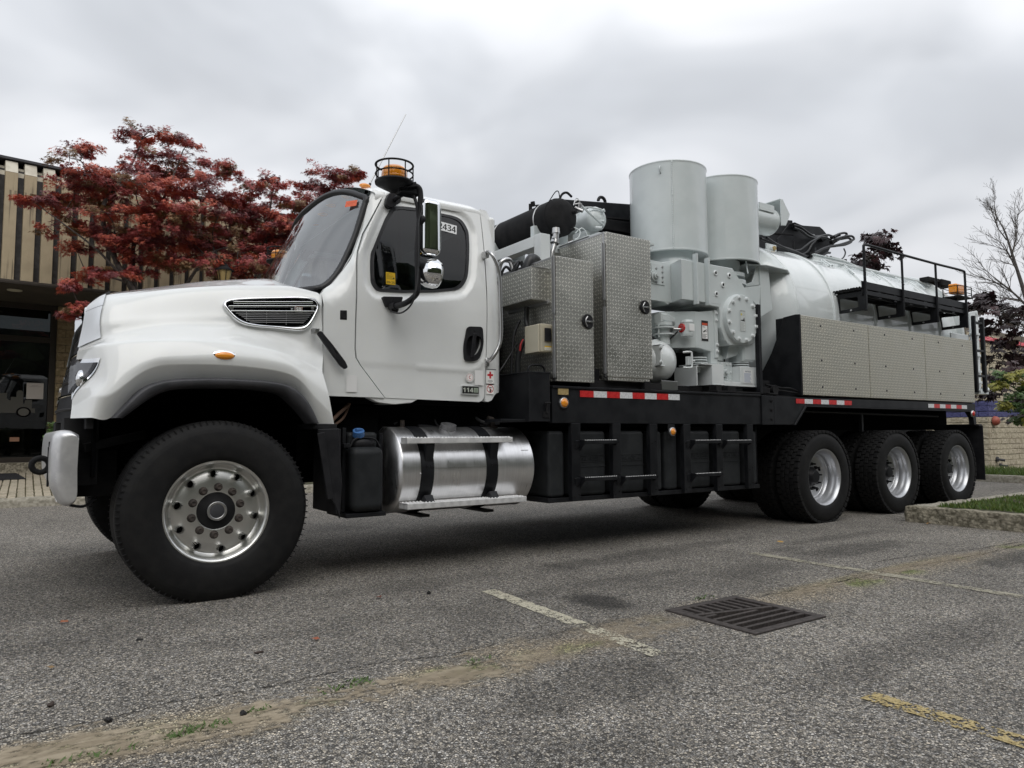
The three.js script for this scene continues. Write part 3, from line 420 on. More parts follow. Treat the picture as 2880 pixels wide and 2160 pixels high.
function netOff(u, v, d) { const p = netAt(u, v), n = netN(u, v); return [p[0] + n.x * d, p[1] + n.y * d, p[2] + n.z * d]; }
function netGrid(u0, u1, v0, v1, nu, nv, d = 0) { const rows = []; for (let j = 0; j <= nv; j++) { const r = []; for (let i = 0; i <= nu; i++) r.push(d ? netOff(lerp(u0, u1, i / nu), lerp(v0, v1, j / nv), d) : netAt(lerp(u0, u1, i / nu), lerp(v0, v1, j / nv))); rows.push(r); } return sheet(rows); }
{
  const shell = netGrid(0, 8, 0, 9, 96, 108), hood = part(truck, 'hood', [...both(shell)], M.white);
  // edge returns so that the shell reads as a thick moulding
  const edge = []; for (let i = 0; i <= 60; i++) { const v = i / 60 * 9, p = netAt(8, v); edge.push(p); }
  const ret = sheet([edge, edge.map(([x, y, z]) => [x - 0.012, y - (y > 1.9 ? 0.03 : 0), z - 0.05])], true);
  part(hood, 'hood_edge', both(ret), M.white);
  // bright strip beside the grille, in two pieces
  part(truck, 'grille_surround', both(netGrid(0.0, 0.98, 4.05, 5.75, 8, 16, 0.008)), M.satin);
  part(truck, 'grille_surround', both(netGrid(0.0, 1.0, 5.78, 7.1, 8, 16, 0.008)), M.satin);
  // headlamp: dark housing, bright bezel, clear cover
  const tri = (u0, v0, u1, v1, u2, v2, d, n = 12) => { const rows = []; for (let j = 0; j <= n; j++) { const r = [], t = j / n; for (let i = 0; i <= n; i++) { const s = i / n; r.push(netOff(lerp(lerp(u0, u2, t), lerp(u1, u2, t), s), lerp(lerp(v0, v2, t), lerp(v1, v2, t), s), d)); } rows.push(r); } return sheet(rows, true); };
  const lamp = hub(truck, 'headlamp', [-0.72, 1.3, -0.3]);
  part(lamp, 'bezel', both(tri(0.0, 2.68, 1.12, 2.62, 0.02, 1.22, 0.006)), M.chrome);
  part(lamp, 'housing', both(tri(0.02, 2.55, 0.97, 2.5, 0.05, 1.42, 0.009)), M.gasket);
  part(lamp, 'reflector', both(ball(-0.72, 1.33, -0.315, 0.055, 0.6, 1, 0.9), ball(-0.745, 1.255, -0.36, 0.03, 0.6, 1, 1)), M.chrome);
  part(lamp, 'lens', both(tri(0.01, 2.58, 1.0, 2.53, 0.04, 1.38, 0.030)), M.lens);
  // amber side marker
  const sl = hub(truck, 'side_marker', [0.02, 1.485, -0.008]);
  part(sl, 'bezel', ball(0.02, 1.483, -0.016, 0.077, 1, 0.47, 0.2, 28), M.chrome);
  part(sl, 'lens', ball(0.02, 1.483, -0.008, 0.058, 1, 0.42, 0.38, 28), M.amber);
  // flare round the wheel arch
  const AO = [[-0.581, 1.092], [-0.425, 1.27], [-0.345, 1.308], [-0.275, 1.324], [-0.06, 1.342], [0.1, 1.343], [0.265, 1.338], [0.37, 1.326], [0.429, 1.310], [0.50, 1.262], [0.558, 1.19], [0.621, 1.066]];
  const AI = [[-0.522, 1.092], [-0.375, 1.215], [-0.295, 1.255], [-0.219, 1.272], [-0.035, 1.283], [0.1, 1.285], [0.24, 1.281], [0.33, 1.27], [0.39, 1.252], [0.455, 1.20], [0.515, 1.14], [0.574, 1.066]];
  const c1 = new THREE.CatmullRomCurve3(AO.map(([x, y]) => V(x, y, 0))), c2 = new THREE.CatmullRomCurve3(AI.map(([x, y]) => V(x, y, 0)));
  const N = 70, rows = [[-0.10, -0.02], [-0.03, -0.03], [0.012, 0.06], [0.024, 0.3], [0.014, 0.75], [-0.015, 0.96], [-0.05, 1.0], [-0.16, 0.97]].map(([z, t]) => { const r = []; for (let i = 0; i <= N; i++) { const p = c1.getPoint(i / N), q = c2.getPoint(i / N); r.push([lerp(p.x, q.x, t), lerp(p.y, q.y, t), z]); } return r; });
  part(truck, 'arch_flare', both(sheet(rows)), M.trim);
  // dark well behind the arch
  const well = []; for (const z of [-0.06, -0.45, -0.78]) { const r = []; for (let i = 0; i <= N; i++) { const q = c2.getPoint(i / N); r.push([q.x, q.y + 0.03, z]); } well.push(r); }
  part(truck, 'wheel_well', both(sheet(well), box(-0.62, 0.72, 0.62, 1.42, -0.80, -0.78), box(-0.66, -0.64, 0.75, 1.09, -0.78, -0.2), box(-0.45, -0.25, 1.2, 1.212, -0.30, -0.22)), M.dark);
}
const hoodZ = (() => { const S = []; for (let i = 0; i <= 90; i++) for (let j = 0; j <= 70; j++) S.push(netAt(lerp(4.6, 8, i / 90), lerp(3.6, 7.4, j / 70))); const C = new Map(); return (x, y) => { const key = Math.round(x * 2000) + ',' + Math.round(y * 2000); if (C.has(key)) return C.get(key); let w = 0, z = 0; for (const p of S) { const d = (p[0] - x) ** 2 + (p[1] - y) ** 2; if (d < 0.0009) { const k = 1 / (d + 0.00004); w += k; z += k * p[2]; } } z = w ? z / w : -0.25; C.set(key, z + 0.006); return z + 0.006; }; })();
// ---- hood side air intake
{
  const vz = hoodZ;
  const out = smoothLoop([[0.055, 1.850], [0.074, 1.880], [0.115, 1.896], [0.369, 1.932], [0.620, 1.954], [0.670, 1.943], [0.694, 1.907], [0.681, 1.857], [0.617, 1.738], [0.573, 1.705], [0.398, 1.706], [0.205, 1.712], [0.141, 1.734], [0.094, 1.783]], 3);
  const inn = smoothLoop([[0.080, 1.852], [0.108, 1.870], [0.368, 1.912], [0.609, 1.934], [0.650, 1.922], [0.665, 1.895], [0.652, 1.855], [0.596, 1.764], [0.562, 1.743], [0.399, 1.733], [0.223, 1.739], [0.162, 1.759], [0.116, 1.794]], 3);
  const it = hub(truck, 'air_intake', [0.38, 1.82, -0.25]);
  const rim = []; { // rounded chrome frame
    const n = out.length, cR = (L) => new THREE.CatmullRomCurve3(L.map(([x, y]) => V(x, y, 0)), true), a = cR(out), b = cR(inn), K = 120, prof = [[-0.02, 0], [0.016, 0.05], [0.028, 0.4], [0.022, 0.8], [-0.01, 1.0]];
    const rows = prof.map(([h, t]) => { const r = []; for (let i = 0; i <= K; i++) { const p = a.getPointAt(i / K), q = b.getPointAt(i / K), x = lerp(p.x, q.x, t), y = lerp(p.y, q.y, t); r.push([x, y, vz(x, y) + h]); } return r; }); rim.push(sheet(rows, true));
  }
  part(it, 'frame', rim, M.chrome);
  part(it, 'backing', skin(inn, [], (x, y) => vz(x, y) + 0.003, 0.005, 0.04), M.dark);
  const onz = (x, y, d) => [x, y, vz(x, y) + d];
  const band = (xa, ya, xb, yb, w, d, m, nm) => part(it, nm, bar(onz(xa, ya, d), onz(xb, yb, d), 0.014, w), m);
  band(0.090, 1.836, 0.664, 1.889, 0.012, 0.014, M.chrome, 'bar'); band(0.102, 1.806, 0.652, 1.850, 0.010, 0.014, M.chrome, 'bar');
  band(0.12, 1.866, 0.645, 1.915, 0.016, 0.010, M.chrome, 'bar');
  for (let k = 0; k < 6; k++) { const y = 1.836 - k * 0.0145; band(0.135 + k * 0.017, y - 0.043 + k * 0.004, 0.640 - k * 0.012, y, 0.003, 0.010, M.steel, 'slat'); }
  for (const x of [0.20, 0.33, 0.46]) part(it, 'slat', bar(onz(x, 1.745 + (x < 0.25 ? 0.0 : -0.005), 0.008), onz(x + 0.004, 1.806 + (x - 0.1) * 0.09, 0.008), 0.004, 0.003), M.steel);
  part(it, 'screw', [bolt(onz(0.108, 1.825, 0.016), [0, 0, 1], 0.008, 0.006), bolt(onz(0.640, 1.872, 0.016), [0, 0, 1], 0.008, 0.006)], M.steel);
  const sd = ctex(256, 160, (c, w, h) => { c.fillStyle = '#8d8f90'; c.fillRect(0, 0, w, h); c.strokeStyle = '#b88a70'; c.lineWidth = 12; c.strokeRect(6, 6, w - 12, h - 12); c.fillStyle = '#f1f0ea'; c.font = 'bold 150px sans-serif'; c.textAlign = 'center'; c.fillText('SD', w / 2, 132); });
  part(it, 'badge', box(0.515, 0.571, 1.834, 1.876, vz(0.54, 1.855) + 0.012, vz(0.54, 1.855) + 0.022), M.steel);
  print(it, 'badge', sd, 0.050, 0.036, [0.543, 1.855, vz(0.54, 1.855) + 0.0245], 0, 0.27);
  part(it, 'badge', box(0.492, 0.508, 1.836, 1.858, vz(0.5, 1.845) + 0.012, vz(0.5, 1.845) + 0.02), M.chrome);
}
// ---- grille, front panel, bumper
{
  const gx = (y) => -0.60 - 0.17 * clamp((1.93 - y) / 0.75);
  const gb = (y, z) => gx(y) + 0.04 - 0.080 * (1 - Math.pow(Math.abs(z + 1.27) / 0.67, 2));
  const g = hub(truck, 'grille', [-0.7, 1.5, -1.27]);
  const rows = []; for (let j = 0; j <= 10; j++) { const y = lerp(1.08, 1.93, j / 10), r = []; for (let i = 0; i <= 20; i++) { const z = lerp(-0.6, -1.94, i / 20); r.push([gb(y, z), y, z]); } rows.push(r); }
  part(g, 'mesh', sheet(rows), M.plastic);
  for (let k = 0; k < 8; k++) { const y = 1.16 + k * 0.095; part(g, 'slat', tube([-0.63, -0.8, -1.0, -1.27, -1.54, -1.74, -1.91].map((z) => [gb(y, z) - 0.003, y, z]), 0.010, 6, 24), k % 3 === 1 ? M.chrome : M.plastic); }
  part(g, 'badge', box(gb(1.86, -1.27) - 0.02, gb(1.86, -1.27) + 0.02, 1.83, 1.89, -1.1, -1.44, 0.015), M.chrome);
  part(truck, 'front_panel', both(box(-0.80, -0.62, 0.70, 1.10, -0.30, -0.75), box(-0.70, -0.66, 1.03, 1.10, -0.12, -0.3)), M.blackDull);
  part(truck, 'crossmember', [box(-0.72, -0.50, 0.62, 0.9, -0.5, -2.04), box(-0.70, 0.7, 0.80, 1.05, -0.82, -0.90), box(-0.70, 0.7, 0.80, 1.05, -1.64, -1.72), bar([-0.70, 0.92, -0.25], [-0.35, 1.0, -0.5], 0.03, 0.05)], M.blackDull);
  const prof = [[-0.735, 1.000], [-0.775, 1.022], [-0.830, 1.022], [-0.856, 1.005], [-0.866, 0.95], [-0.868, 0.80], [-0.862, 0.72], [-0.842, 0.66], [-0.812, 0.612], [-0.780, 0.598], [-0.745, 0.615], [-0.730, 0.66]];
  const profS = new THREE.CatmullRomCurve3(prof.map(([x, y]) => V(x, y, 0)), false, 'centripetal').getPoints(48).map((p) => [p.x, p.y]);
  const br = [], steps = [...Array.from({ length: 13 }, (_, k) => { const t = k / 12; return [0.12 * t * t, 0.75 * Math.pow(1 - t, 2.0)]; }), [0.5, 0], [1.24, 0.0]];
  for (const [d, s] of steps) br.push(profS.map(([x, y]) => [lerp(x, -0.735, s), lerp(y, 0.81, s * 0.22), -0.045 - d]));
  const b = hub(truck, 'bumper', [-0.8, 0.8, -1.27]);
  part(b, 'shell', both(sheet(br, true), sheet([profS.map(() => [-0.738, 0.81, -0.043]), br[0]], true)), M.aluCast);
  part(b, 'plate', box(-0.874, -0.862, 0.70, 0.93, -0.30, -0.33), M.black); part(b, 'plate', box(-0.872, -0.862, 0.93, 0.96, -0.26, -0.275), M.black);
  part(b, 'bolt', [bolt([-0.815, 0.625, -0.2], [-0.7, -0.7, 0], 0.012, 0.01), bolt([-0.815, 0.625, -0.34], [-0.7, -0.7, 0], 0.012, 0.01)], M.steel);
  part(truck, 'tow_hook', [new THREE.TorusGeometry(0.043, 0.0165, 12, 32).rotateX(0.25).translate(-0.905, 0.822, -0.40), box(-0.87, -0.72, 0.79, 0.855, -0.38, -0.42)], M.blackDull);
  part(truck, 'hose', tube([[-0.76, 0.60, -0.15], [-0.70, 0.585, -0.2], [-0.62, 0.61, -0.4]], 0.008), M.hose);
}
// ---- cab
const cabz = (x, y) => -0.18 - 0.125 * Math.pow(clamp((y - 1.95) / 0.9), 1.5) - 0.010 * clamp((1.9 - y) / 0.7) ** 2;
const seamX = (y) => (y > 2.25 ? 0.954 + (y - 2.25) * 0.466 : y > 1.6 ? 0.944 : 0.944 + Math.max(0, 1.5 - y) * 0.97);
const wsX = (y) => { const L = [[1.985, 0.702], [2.027, 0.734], [2.077, 0.801], [2.19, 0.887], [2.32, 0.95], [2.467, 1.01], [2.66, 1.07], [2.766, 1.099], [2.9, 1.15]]; for (let i = 0; i < L.length - 1; i++) if (y <= L[i + 1][0]) return lerp(L[i][1], L[i + 1][1], clamp((y - L[i][0]) / (L[i + 1][0] - L[i][0]))); return 1.15; };
const cabF = (x, y) => { const b = cabz(x, y), sx = seamX(y) - 0.005, t = clamp((sx - x) / Math.max(0.05, sx - wsX(y))); let z = b - (0.095 - 0.05 * sm(2.3, 2.8, y)) * t * t * sm(1.9, 2.1, y); if (x > 2.08) { const k = clamp((x - 2.08) / 0.14); z -= 0.10 * (1 - Math.sqrt(Math.max(0, 1 - k * k))); } return z; };
{
  const seam = [[1.222, 2.832], [1.185, 2.779], [1.108, 2.634], [1.025, 2.473], [0.968, 2.322], [0.954, 2.250], [0.947, 2.042], [0.941, 1.789], [0.940, 1.606], [0.948, 1.540], [0.980, 1.490], [1.176, 1.259]];
  const ws = [[0.702, 1.985], [0.734, 2.027], [0.801, 2.077], [0.887, 2.19], [0.950, 2.32], [1.01, 2.467], [1.07, 2.66], [1.099, 2.766], [1.135, 2.845]];
  const cowl = [...seam.map(([x, y]) => [x - 0.005, y]), [0.735, 1.262], [0.712, 1.28], ...ws];
  part(truck, 'cowl_panel', both(skin(cowl, [], cabF, 0.04)), M.white);
  const win0 = [[1.265, 2.719], [1.315, 2.741], [1.464, 2.757], [1.709, 2.753], [1.825, 2.749], [1.887, 2.725], [1.929, 2.662], [1.939, 2.604], [1.905, 2.295], [1.884, 2.225], [1.837, 2.158], [1.772, 2.122], [1.143, 2.043], [1.098, 2.055], [1.068, 2.099], [1.063, 2.151], [1.073, 2.320], [1.097, 2.377]];
  const win = smoothLoop(win0, 3), pane0 = [[1.282, 2.694], [1.323, 2.716], [1.462, 2.733], [1.707, 2.731], [1.802, 2.728], [1.864, 2.706], [1.901, 2.647], [1.912, 2.599], [1.878, 2.291], [1.858, 2.231], [1.811, 2.174], [1.741, 2.137], [1.162, 2.065], [1.117, 2.079], [1.095, 2.120], [1.092, 2.155], [1.100, 2.315], [1.120, 2.37]];
  const pane = smoothLoop(pane0, 3);
  const doorOut = [...seam.map(([x, y]) => [x + 0.006, y]), [1.982, 1.246], [2.010, 1.255], [2.026, 1.275], [2.032, 1.296], [2.041, 1.643], [2.050, 2.0], [2.058, 2.5], [2.058, 2.79], [2.04, 2.832], [2.0, 2.838], [1.25, 2.838]];
  const hz = cabz(1.9, 1.7);
  const hOut = roundPoly([[1.862, 1.838], [2.004, 1.846], [2.015, 1.70], [1.975, 1.590], [1.925, 1.563], [1.838, 1.562], [1.826, 1.67]], [0.03, 0.03, 0.06, 0.05, 0.04, 0.03, 0.06]);
  const hIn = roundPoly([[1.872, 1.765], [1.990, 1.77], [1.995, 1.70], [1.95, 1.615], [1.86, 1.60], [1.845, 1.68]], 0.04);
  const door = hub(truck, 'door', [1.5, 1.8, -0.2]);
  // the skin swells a little round the window and carries a low crease
  const seg = (x, y, L) => { let d = 9; for (let i = 0; i < L.length - 1; i++) { const [ax, ay] = L[i], [bx, by] = L[i + 1], t = clamp(((x - ax) * (bx - ax) + (y - ay) * (by - ay)) / ((bx - ax) ** 2 + (by - ay) ** 2)); d = Math.min(d, Math.hypot(x - lerp(ax, bx, t), y - lerp(ay, by, t))); } return d; };
  const ring = [...win, win[0]], crease = [[1.45, 1.492], [1.90, 1.488], [1.975, 1.52], [2.0, 1.56]];
  const doorF = (x, y) => { const d = seg(x, y, ring); return cabF(x, y) - 0.022 * (1 - sm(0.02, 0.075, d)) + 0.006 * Math.exp(-((seg(x, y, crease) / 0.024) ** 2)) - 0.006 * sm(1.52, 1.46, y); };
  part(door, 'skin', both(skin(doorOut, [win, hIn], doorF, 0.045, 0.032)), M.white);
  part(door, 'window_seal', both(skin(win, [pane], (x, y) => doorF(x, y) + 0.006, 0.03, 0.08)), M.gasket);
  part(door, 'window_pane', both(skin(pane, [], (x, y) => cabF(x, y) - 0.022, 0.004, 0.12)), M.glassTint);
  part(door, 'window_divider', both(skin([[1.315, 2.735], [1.345, 2.735], [1.308, 2.07], [1.276, 2.066]], [], (x, y) => cabF(x, y) - 0.030, 0.012, 0.2)), M.gasket);
  const dh = hub(door, 'handle', [1.92, 1.7, hz]);
  part(dh, 'handle', [skin(hOut, [hIn], () => hz + 0.014, 0.045, 0.3), skin(hIn, [], () => hz - 0.025, 0.01, 0.3), ext(roundPoly([[1.914, 1.79], [1.946, 1.79], [1.920, 1.59], [1.886, 1.588]], 0.01), hz, hz + 0.022), cyl([1.932, 1.812, hz + 0.012], [1.932, 1.812, hz + 0.018], 0.011)], M.plastic);
  const zb = cabz(1.9, 1.33) + 0.004;
  const badge = ctex(384, 192, (c, w, h) => { c.fillStyle = '#0c0d0c'; c.fillRect(0, 0, w, h); c.strokeStyle = '#b9bbb8'; c.lineWidth = 12; c.strokeRect(6, 6, w - 12, h - 12); c.fillStyle = '#c3c8be'; c.font = 'bold 140px sans-serif'; c.fillText('114', 22, 146); c.fillStyle = '#9aa595'; c.fillRect(262, 44, 96, 104); c.fillStyle = '#59645a'; c.fillRect(276, 66, 70, 10); c.fillRect(276, 92, 70, 10); c.fillRect(276, 118, 70, 10); });
  part(door, 'badge', box(1.812, 1.977, 1.302, 1.372, zb - 0.01, zb + 0.006), M.chrome); print(door, 'badge', badge, 0.160, 0.066, [1.8945, 1.337, zb + 0.008]);
  const rnd = ctex(256, 256, (c, w) => { c.fillStyle = '#d9dad6'; c.fillRect(0, 0, w, w); c.fillStyle = '#f0efec'; c.beginPath(); c.arc(128, 128, 122, 0, 7); c.fill(); c.strokeStyle = '#6d6f70'; c.lineWidth = 9; c.beginPath(); c.arc(128, 128, 108, 0, 7); c.stroke(); c.strokeStyle = '#c06a70'; c.lineWidth = 8; c.beginPath(); c.arc(128, 128, 82, 0, 7); c.stroke(); c.font = 'bold 120px sans-serif'; c.fillStyle = '#b8545c'; c.textAlign = 'center'; c.fillText('C', 128, 170); });
  part(door, 'sticker', new THREE.CircleGeometry(0.039, 32).translate(1.89, 1.437, zb + 0.004), std({ map: rnd, roughness: 0.5 }), 'round sticker with a pink emblem', true);
  part(door, 'sticker', new THREE.PlaneGeometry(0.08, 0.118).translate(1.974, 1.437, zb + 0.0035), M.labelWhite);
  part(truck, 'sticker', new THREE.PlaneGeometry(0.08, 0.12).translate(0.916, 1.353, cabF(0.916, 1.353) + 0.006), M.labelWhite);
  // number in the window and inspection sticker
  const num = ctex(512, 176, (c, w, h) => { c.fillStyle = '#e9ebec'; c.fillRect(0, 0, w, h); c.fillStyle = '#101214'; c.font = 'bold 168px sans-serif'; c.textAlign = 'right'; c.fillText('2434', w - 14, 148); });
  const wz = cabz(1.7, 2.63) - 0.016; print(door, 'number_label', num, 0.225, 0.075, [1.715, 2.640, wz], 0, -0.13, undefined, -0.09);
  const yel = ctex(200, 256, (c, w, h) => { c.fillStyle = '#e2b714'; c.fillRect(0, 0, w, h); c.fillStyle = '#2a2408'; for (let k = 0; k < 6; k++) c.fillRect(14, 26 + k * 22, k === 1 ? 60 : 120 + (k % 3) * 14, 7); c.fillRect(150, 100, 34, 34); c.font = 'bold 68px sans-serif'; c.textAlign = 'center'; c.fillText('09/25', w / 2, 236); });
  print(door, 'inspection_sticker', yel, 0.075, 0.092, [1.222, 2.150, cabz(1.2, 2.15) - 0.014], 0, -0.06);
  // rear corner and back wall
  const corner = [[2.040, 1.252], [2.062, 1.248], [2.10, 1.262], [2.128, 1.30], [2.150, 1.32], [2.20, 1.33], [2.214, 1.70], [2.208, 2.3], [2.192, 2.66], [2.17, 2.80], [2.13, 2.85], [2.064, 2.852], [2.066, 2.5], [2.058, 2.0], [2.049, 1.643], [2.040, 1.296]];
  part(truck, 'corner_panel', both(skin(corner, [], cabF, 0.05, 0.05)), M.white);
  part(truck, 'corner_panel', both(skin([[2.038, 1.513], [2.145, 1.513], [2.145, 1.507], [2.038, 1.507]], [], (x, y) => cabF(x, y) + 0.002, 0.01, 0.1)), M.trim);
  part(truck, 'cab_back', [box(2.10, 2.16, 1.25, 2.84, -0.32, -2.22, 0.02), box(2.14, 2.205, 1.33, 2.80, -0.28, -0.36, 0.03), box(2.14, 2.205, 1.33, 2.80, -2.18, -2.26, 0.03)], M.white);
  const zc = cabz(2.08, 1.4) + 0.005;
  const cross = ctex(200, 320, (c, w, h) => { c.fillStyle = '#ecebe7'; c.fillRect(0, 0, w, h); c.fillStyle = '#c3202c'; c.fillRect(80, 30, 46, 150); c.fillRect(28, 82, 150, 46); c.fillStyle = '#77797c'; c.fillRect(40, 215, 120, 9); c.fillRect(30, 236, 140, 12); c.fillRect(60, 262, 80, 7); c.strokeStyle = '#9a9a98'; c.lineWidth = 3; c.strokeRect(4, 280, 190, 34); });
  print(truck, 'first_aid_sticker', cross, 0.072, 0.118, [2.080, 1.443, zc]);
  const smoke = ctex(256, 300, (c, w, h) => { c.fillStyle = '#ecebe7'; c.fillRect(0, 0, w, h); c.fillStyle = '#1b1b1b'; c.fillRect(74, 104, 104, 22); c.fillRect(112, 142, 34, 66); c.beginPath(); c.arc(130, 212, 28, 0, 7); c.fill(); c.strokeStyle = '#b3202a'; c.lineWidth = 20; c.beginPath(); c.arc(128, 146, 104, 0, 7); c.moveTo(56, 72); c.lineTo(200, 220); c.stroke(); });
  print(truck, 'no_smoking_sticker', smoke, 0.072, 0.084, [2.080, 1.352, zc]);
  // roof
  const rr = []; const NR = 26;
  for (let i = 0; i <= 40; i++) {
    const t = lerp(-1, 1, i / 40), z = -1.27 + t * 0.965, a = Math.abs(t), r = [], edge = 1 - a ** 7;
    for (let k = 0; k <= NR; k++) { const s = k / NR, xf = 0.985 + 0.145 * a ** 3, x = lerp(xf, 2.16, s), yf = 2.955 - 0.14 * a ** 4; let y = 2.842 + 0.155 * (1 - a ** 3.2) * 0.9; const f = sm(0, 0.22, s); y = lerp(Math.min(yf, y), y + 0.03 * edge, f); y -= 0.10 * Math.pow(clamp((s - 0.86) / 0.14), 2.4); r.push([x, y, z]); }
    rr.push(r);
  }
  const roofEdge = rr[40].map(([x, y, z]) => [x, y, z]);
  part(truck, 'roof', [sheet(rr, false), sheet([roofEdge, roofEdge.map(([x, y, z]) => [x, y - 0.016, z + 0.012]), roofEdge.map(([x, y, z]) => [x, y - 0.05, z + 0.006])], true), mirrorZ(sheet([roofEdge, roofEdge.map(([x, y, z]) => [x, y - 0.016, z + 0.012]), roofEdge.map(([x, y, z]) => [x, y - 0.05, z + 0.006])], true))], M.white);
  part(truck, 'marker_lamp', [-0.66, -0.98, -1.27, -1.56, -1.88].map((z) => ball(1.20 - 0.06 * (1 - Math.abs(z + 1.27) / 0.61), 2.985, z, 0.03, 1.6, 0.7, 1)), M.amber);
  // windscreen
  const W = hub(truck, 'windscreen', [0.9, 2.4, -1.27]);
  const wr = [], EC = new THREE.CatmullRomCurve3([[0.665, 2.036], [0.722, 2.042], [0.792, 2.088], [0.876, 2.20], [0.938, 2.33], [0.996, 2.475], [1.052, 2.66], [1.082, 2.768]].map(([x, y]) => V(x, y, 0)), false, 'centripetal');
  for (let j = 0; j <= 24; j++) { const s = j / 24, e = EC.getPointAt(s), r = [], cx = lerp(0.50, 0.97, s) - 0.02 * Math.sin(Math.PI * s), cy = lerp(2.035, 2.945, s); for (let i = 0; i <= 48; i++) { const t = lerp(-1, 1, i / 48), a = Math.abs(t); r.push([lerp(cx, e.x, a ** 2.6), lerp(cy, e.y, a ** 3.2), -1.27 + t * lerp(0.935, 0.925, s)]); } wr.push(r); }
  part(W, 'pane', sheet(wr, true), M.glass);
  const L = []; for (let j = 1; j <= 24; j++) L.push(wr[j][48]); for (let i = 46; i >= 2; i -= 3) L.push(wr[24][i]); for (let j = 24; j >= 1; j--) L.push(wr[j][0]); for (let i = 2; i <= 46; i += 3) L.push(wr[0][i]);
  part(W, 'seal', tube(L, 0.025, 8, 320, true), M.gasket);
  const om = ctex(160, 96, (c, w, h) => { c.fillStyle = '#d9623c'; c.fillRect(0, 0, w, h); c.fillStyle = '#c2532f'; c.fillRect(14, 30, 120, 10); c.fillRect(30, 52, 80, 8); });
  const pa = wr[22][45]; print(W, 'permit_sticker', om, 0.10, 0.055, [pa[0] - 0.02, pa[1] - 0.01, pa[2] + 0.012], -0.95, -0.35);
  part(W, 'wiper', [tube([wr[1][14], wr[3][20].map((q, k) => q + (k === 0 ? -0.02 : 0)), wr[4][28].map((q, k) => q + (k === 0 ? -0.02 : 0))], 0.007)], M.gasket);
  // inside of the cab
  part(truck, 'cab_floor', [box(0.75, 2.12, 1.22, 1.28, -0.26, -2.28), box(0.74, 0.78, 1.25, 2.0, -0.3, -2.24)], M.dark);
  part(truck, 'headliner', box(1.14, 2.12, 2.80, 2.815, -0.36, -2.18), M.dash);
  part(truck, 'dashboard', [box(0.62, 1.12, 1.72, 2.06, -0.34, -2.2, 0.08), box(0.85, 1.10, 2.02, 2.12, -0.45, -0.95, 0.04)], M.dash);
  part(truck, 'steering_wheel', [new THREE.TorusGeometry(0.22, 0.017, 10, 40).rotateY(Math.PI / 2).rotateZ(0.75).translate(1.20, 2.10, -0.70), cyl([1.18, 2.08, -0.70], [0.98, 1.95, -0.70], 0.03), bar([1.20, 2.10, -0.49], [1.20, 2.10, -0.91], 0.03, 0.012)], M.seat);
  for (const z of [-0.72, -1.82]) { const s = hub(truck, 'seat', [1.7, 1.5, z]); part(s, 'cushion', box(1.42, 1.92, 1.62, 1.80, z - 0.25, z + 0.25, 0.06), M.seat); part(s, 'backrest', bar([1.86, 1.75, z], [2.02, 2.50, z], 0.46, 0.14, 0.05), M.seat); part(s, 'headrest', box(1.96, 2.06, 2.46, 2.68, z - 0.14, z + 0.14, 0.04), M.seat); }
  // fittings on the near side
  const z1 = cabz(0.8, 1.8) - 0.01;
  part(truck, 'vent_flap', [ext(roundPoly([[0.822, 1.872], [0.877, 1.876], [0.878, 1.803], [0.822, 1.800]], 0.008), z1 - 0.01, z1 + 0.012), new THREE.TorusGeometry(0.02, 0.003, 8, 24).translate(0.85, 1.838, z1 + 0.013)], M.plastic);
  const st = hub(truck, 'hood_latch', [0.74, 1.58, -0.15]);
  part(st, 'strap', ext(roundPoly([[0.640, 1.692], [0.672, 1.706], [0.760, 1.610], [0.850, 1.500], [0.868, 1.462], [0.848, 1.448], [0.815, 1.470], [0.735, 1.570]], 0.012), -0.155, -0.125, 'z', 0.004, [roundPoly([[0.752, 1.592], [0.768, 1.594], [0.800, 1.548], [0.782, 1.545]], 0.005)]), M.plastic);
  part(st, 'bracket', [box(0.622, 0.662, 1.685, 1.722, -0.20, -0.13), cyl([0.64, 1.70, -0.2], [0.64, 1.70, -0.12], 0.012)], M.steel);
  const gr = hub(truck, 'grab_handle', [2.12, 2.0, -0.1]);
  part(gr, 'rail', tube([[2.045, 2.46, -0.16], [2.052, 2.43, -0.11], [2.085, 2.36, -0.092], [2.112, 2.28, -0.092], [2.124, 2.05, -0.092], [2.126, 1.76, -0.092], [2.105, 1.68, -0.095], [2.06, 1.60, -0.11], [2.050, 1.57, -0.16]], 0.0155, 10, 80), M.steel);
  part(gr, 'foot', [ext(roundPoly([[2.025, 2.47], [2.062, 2.47], [2.066, 2.41], [2.03, 2.41]], 0.015), -0.185 - 0.04, -0.16), ext(roundPoly([[2.03, 1.60], [2.066, 1.60], [2.066, 1.53], [2.03, 1.53]], 0.015), -0.19, -0.163), bolt([2.045, 2.45, -0.165], [0, 0, 1], 0.009, 0.008), bolt([2.048, 1.55, -0.165], [0, 0, 1], 0.009, 0.008)], M.steel);
  // antenna
  const an = hub(truck, 'antenna', [1.24, 2.95, -0.7]);
  part(an, 'base', cyl([1.215, 2.925, -0.70], [1.262, 3.03, -0.70], 0.014, 0.010), M.plastic); part(an, 'rod', cyl([1.255, 3.02, -0.70], [1.575, 3.69, -0.70], 0.006, 0.004, 8), M.steel);
}
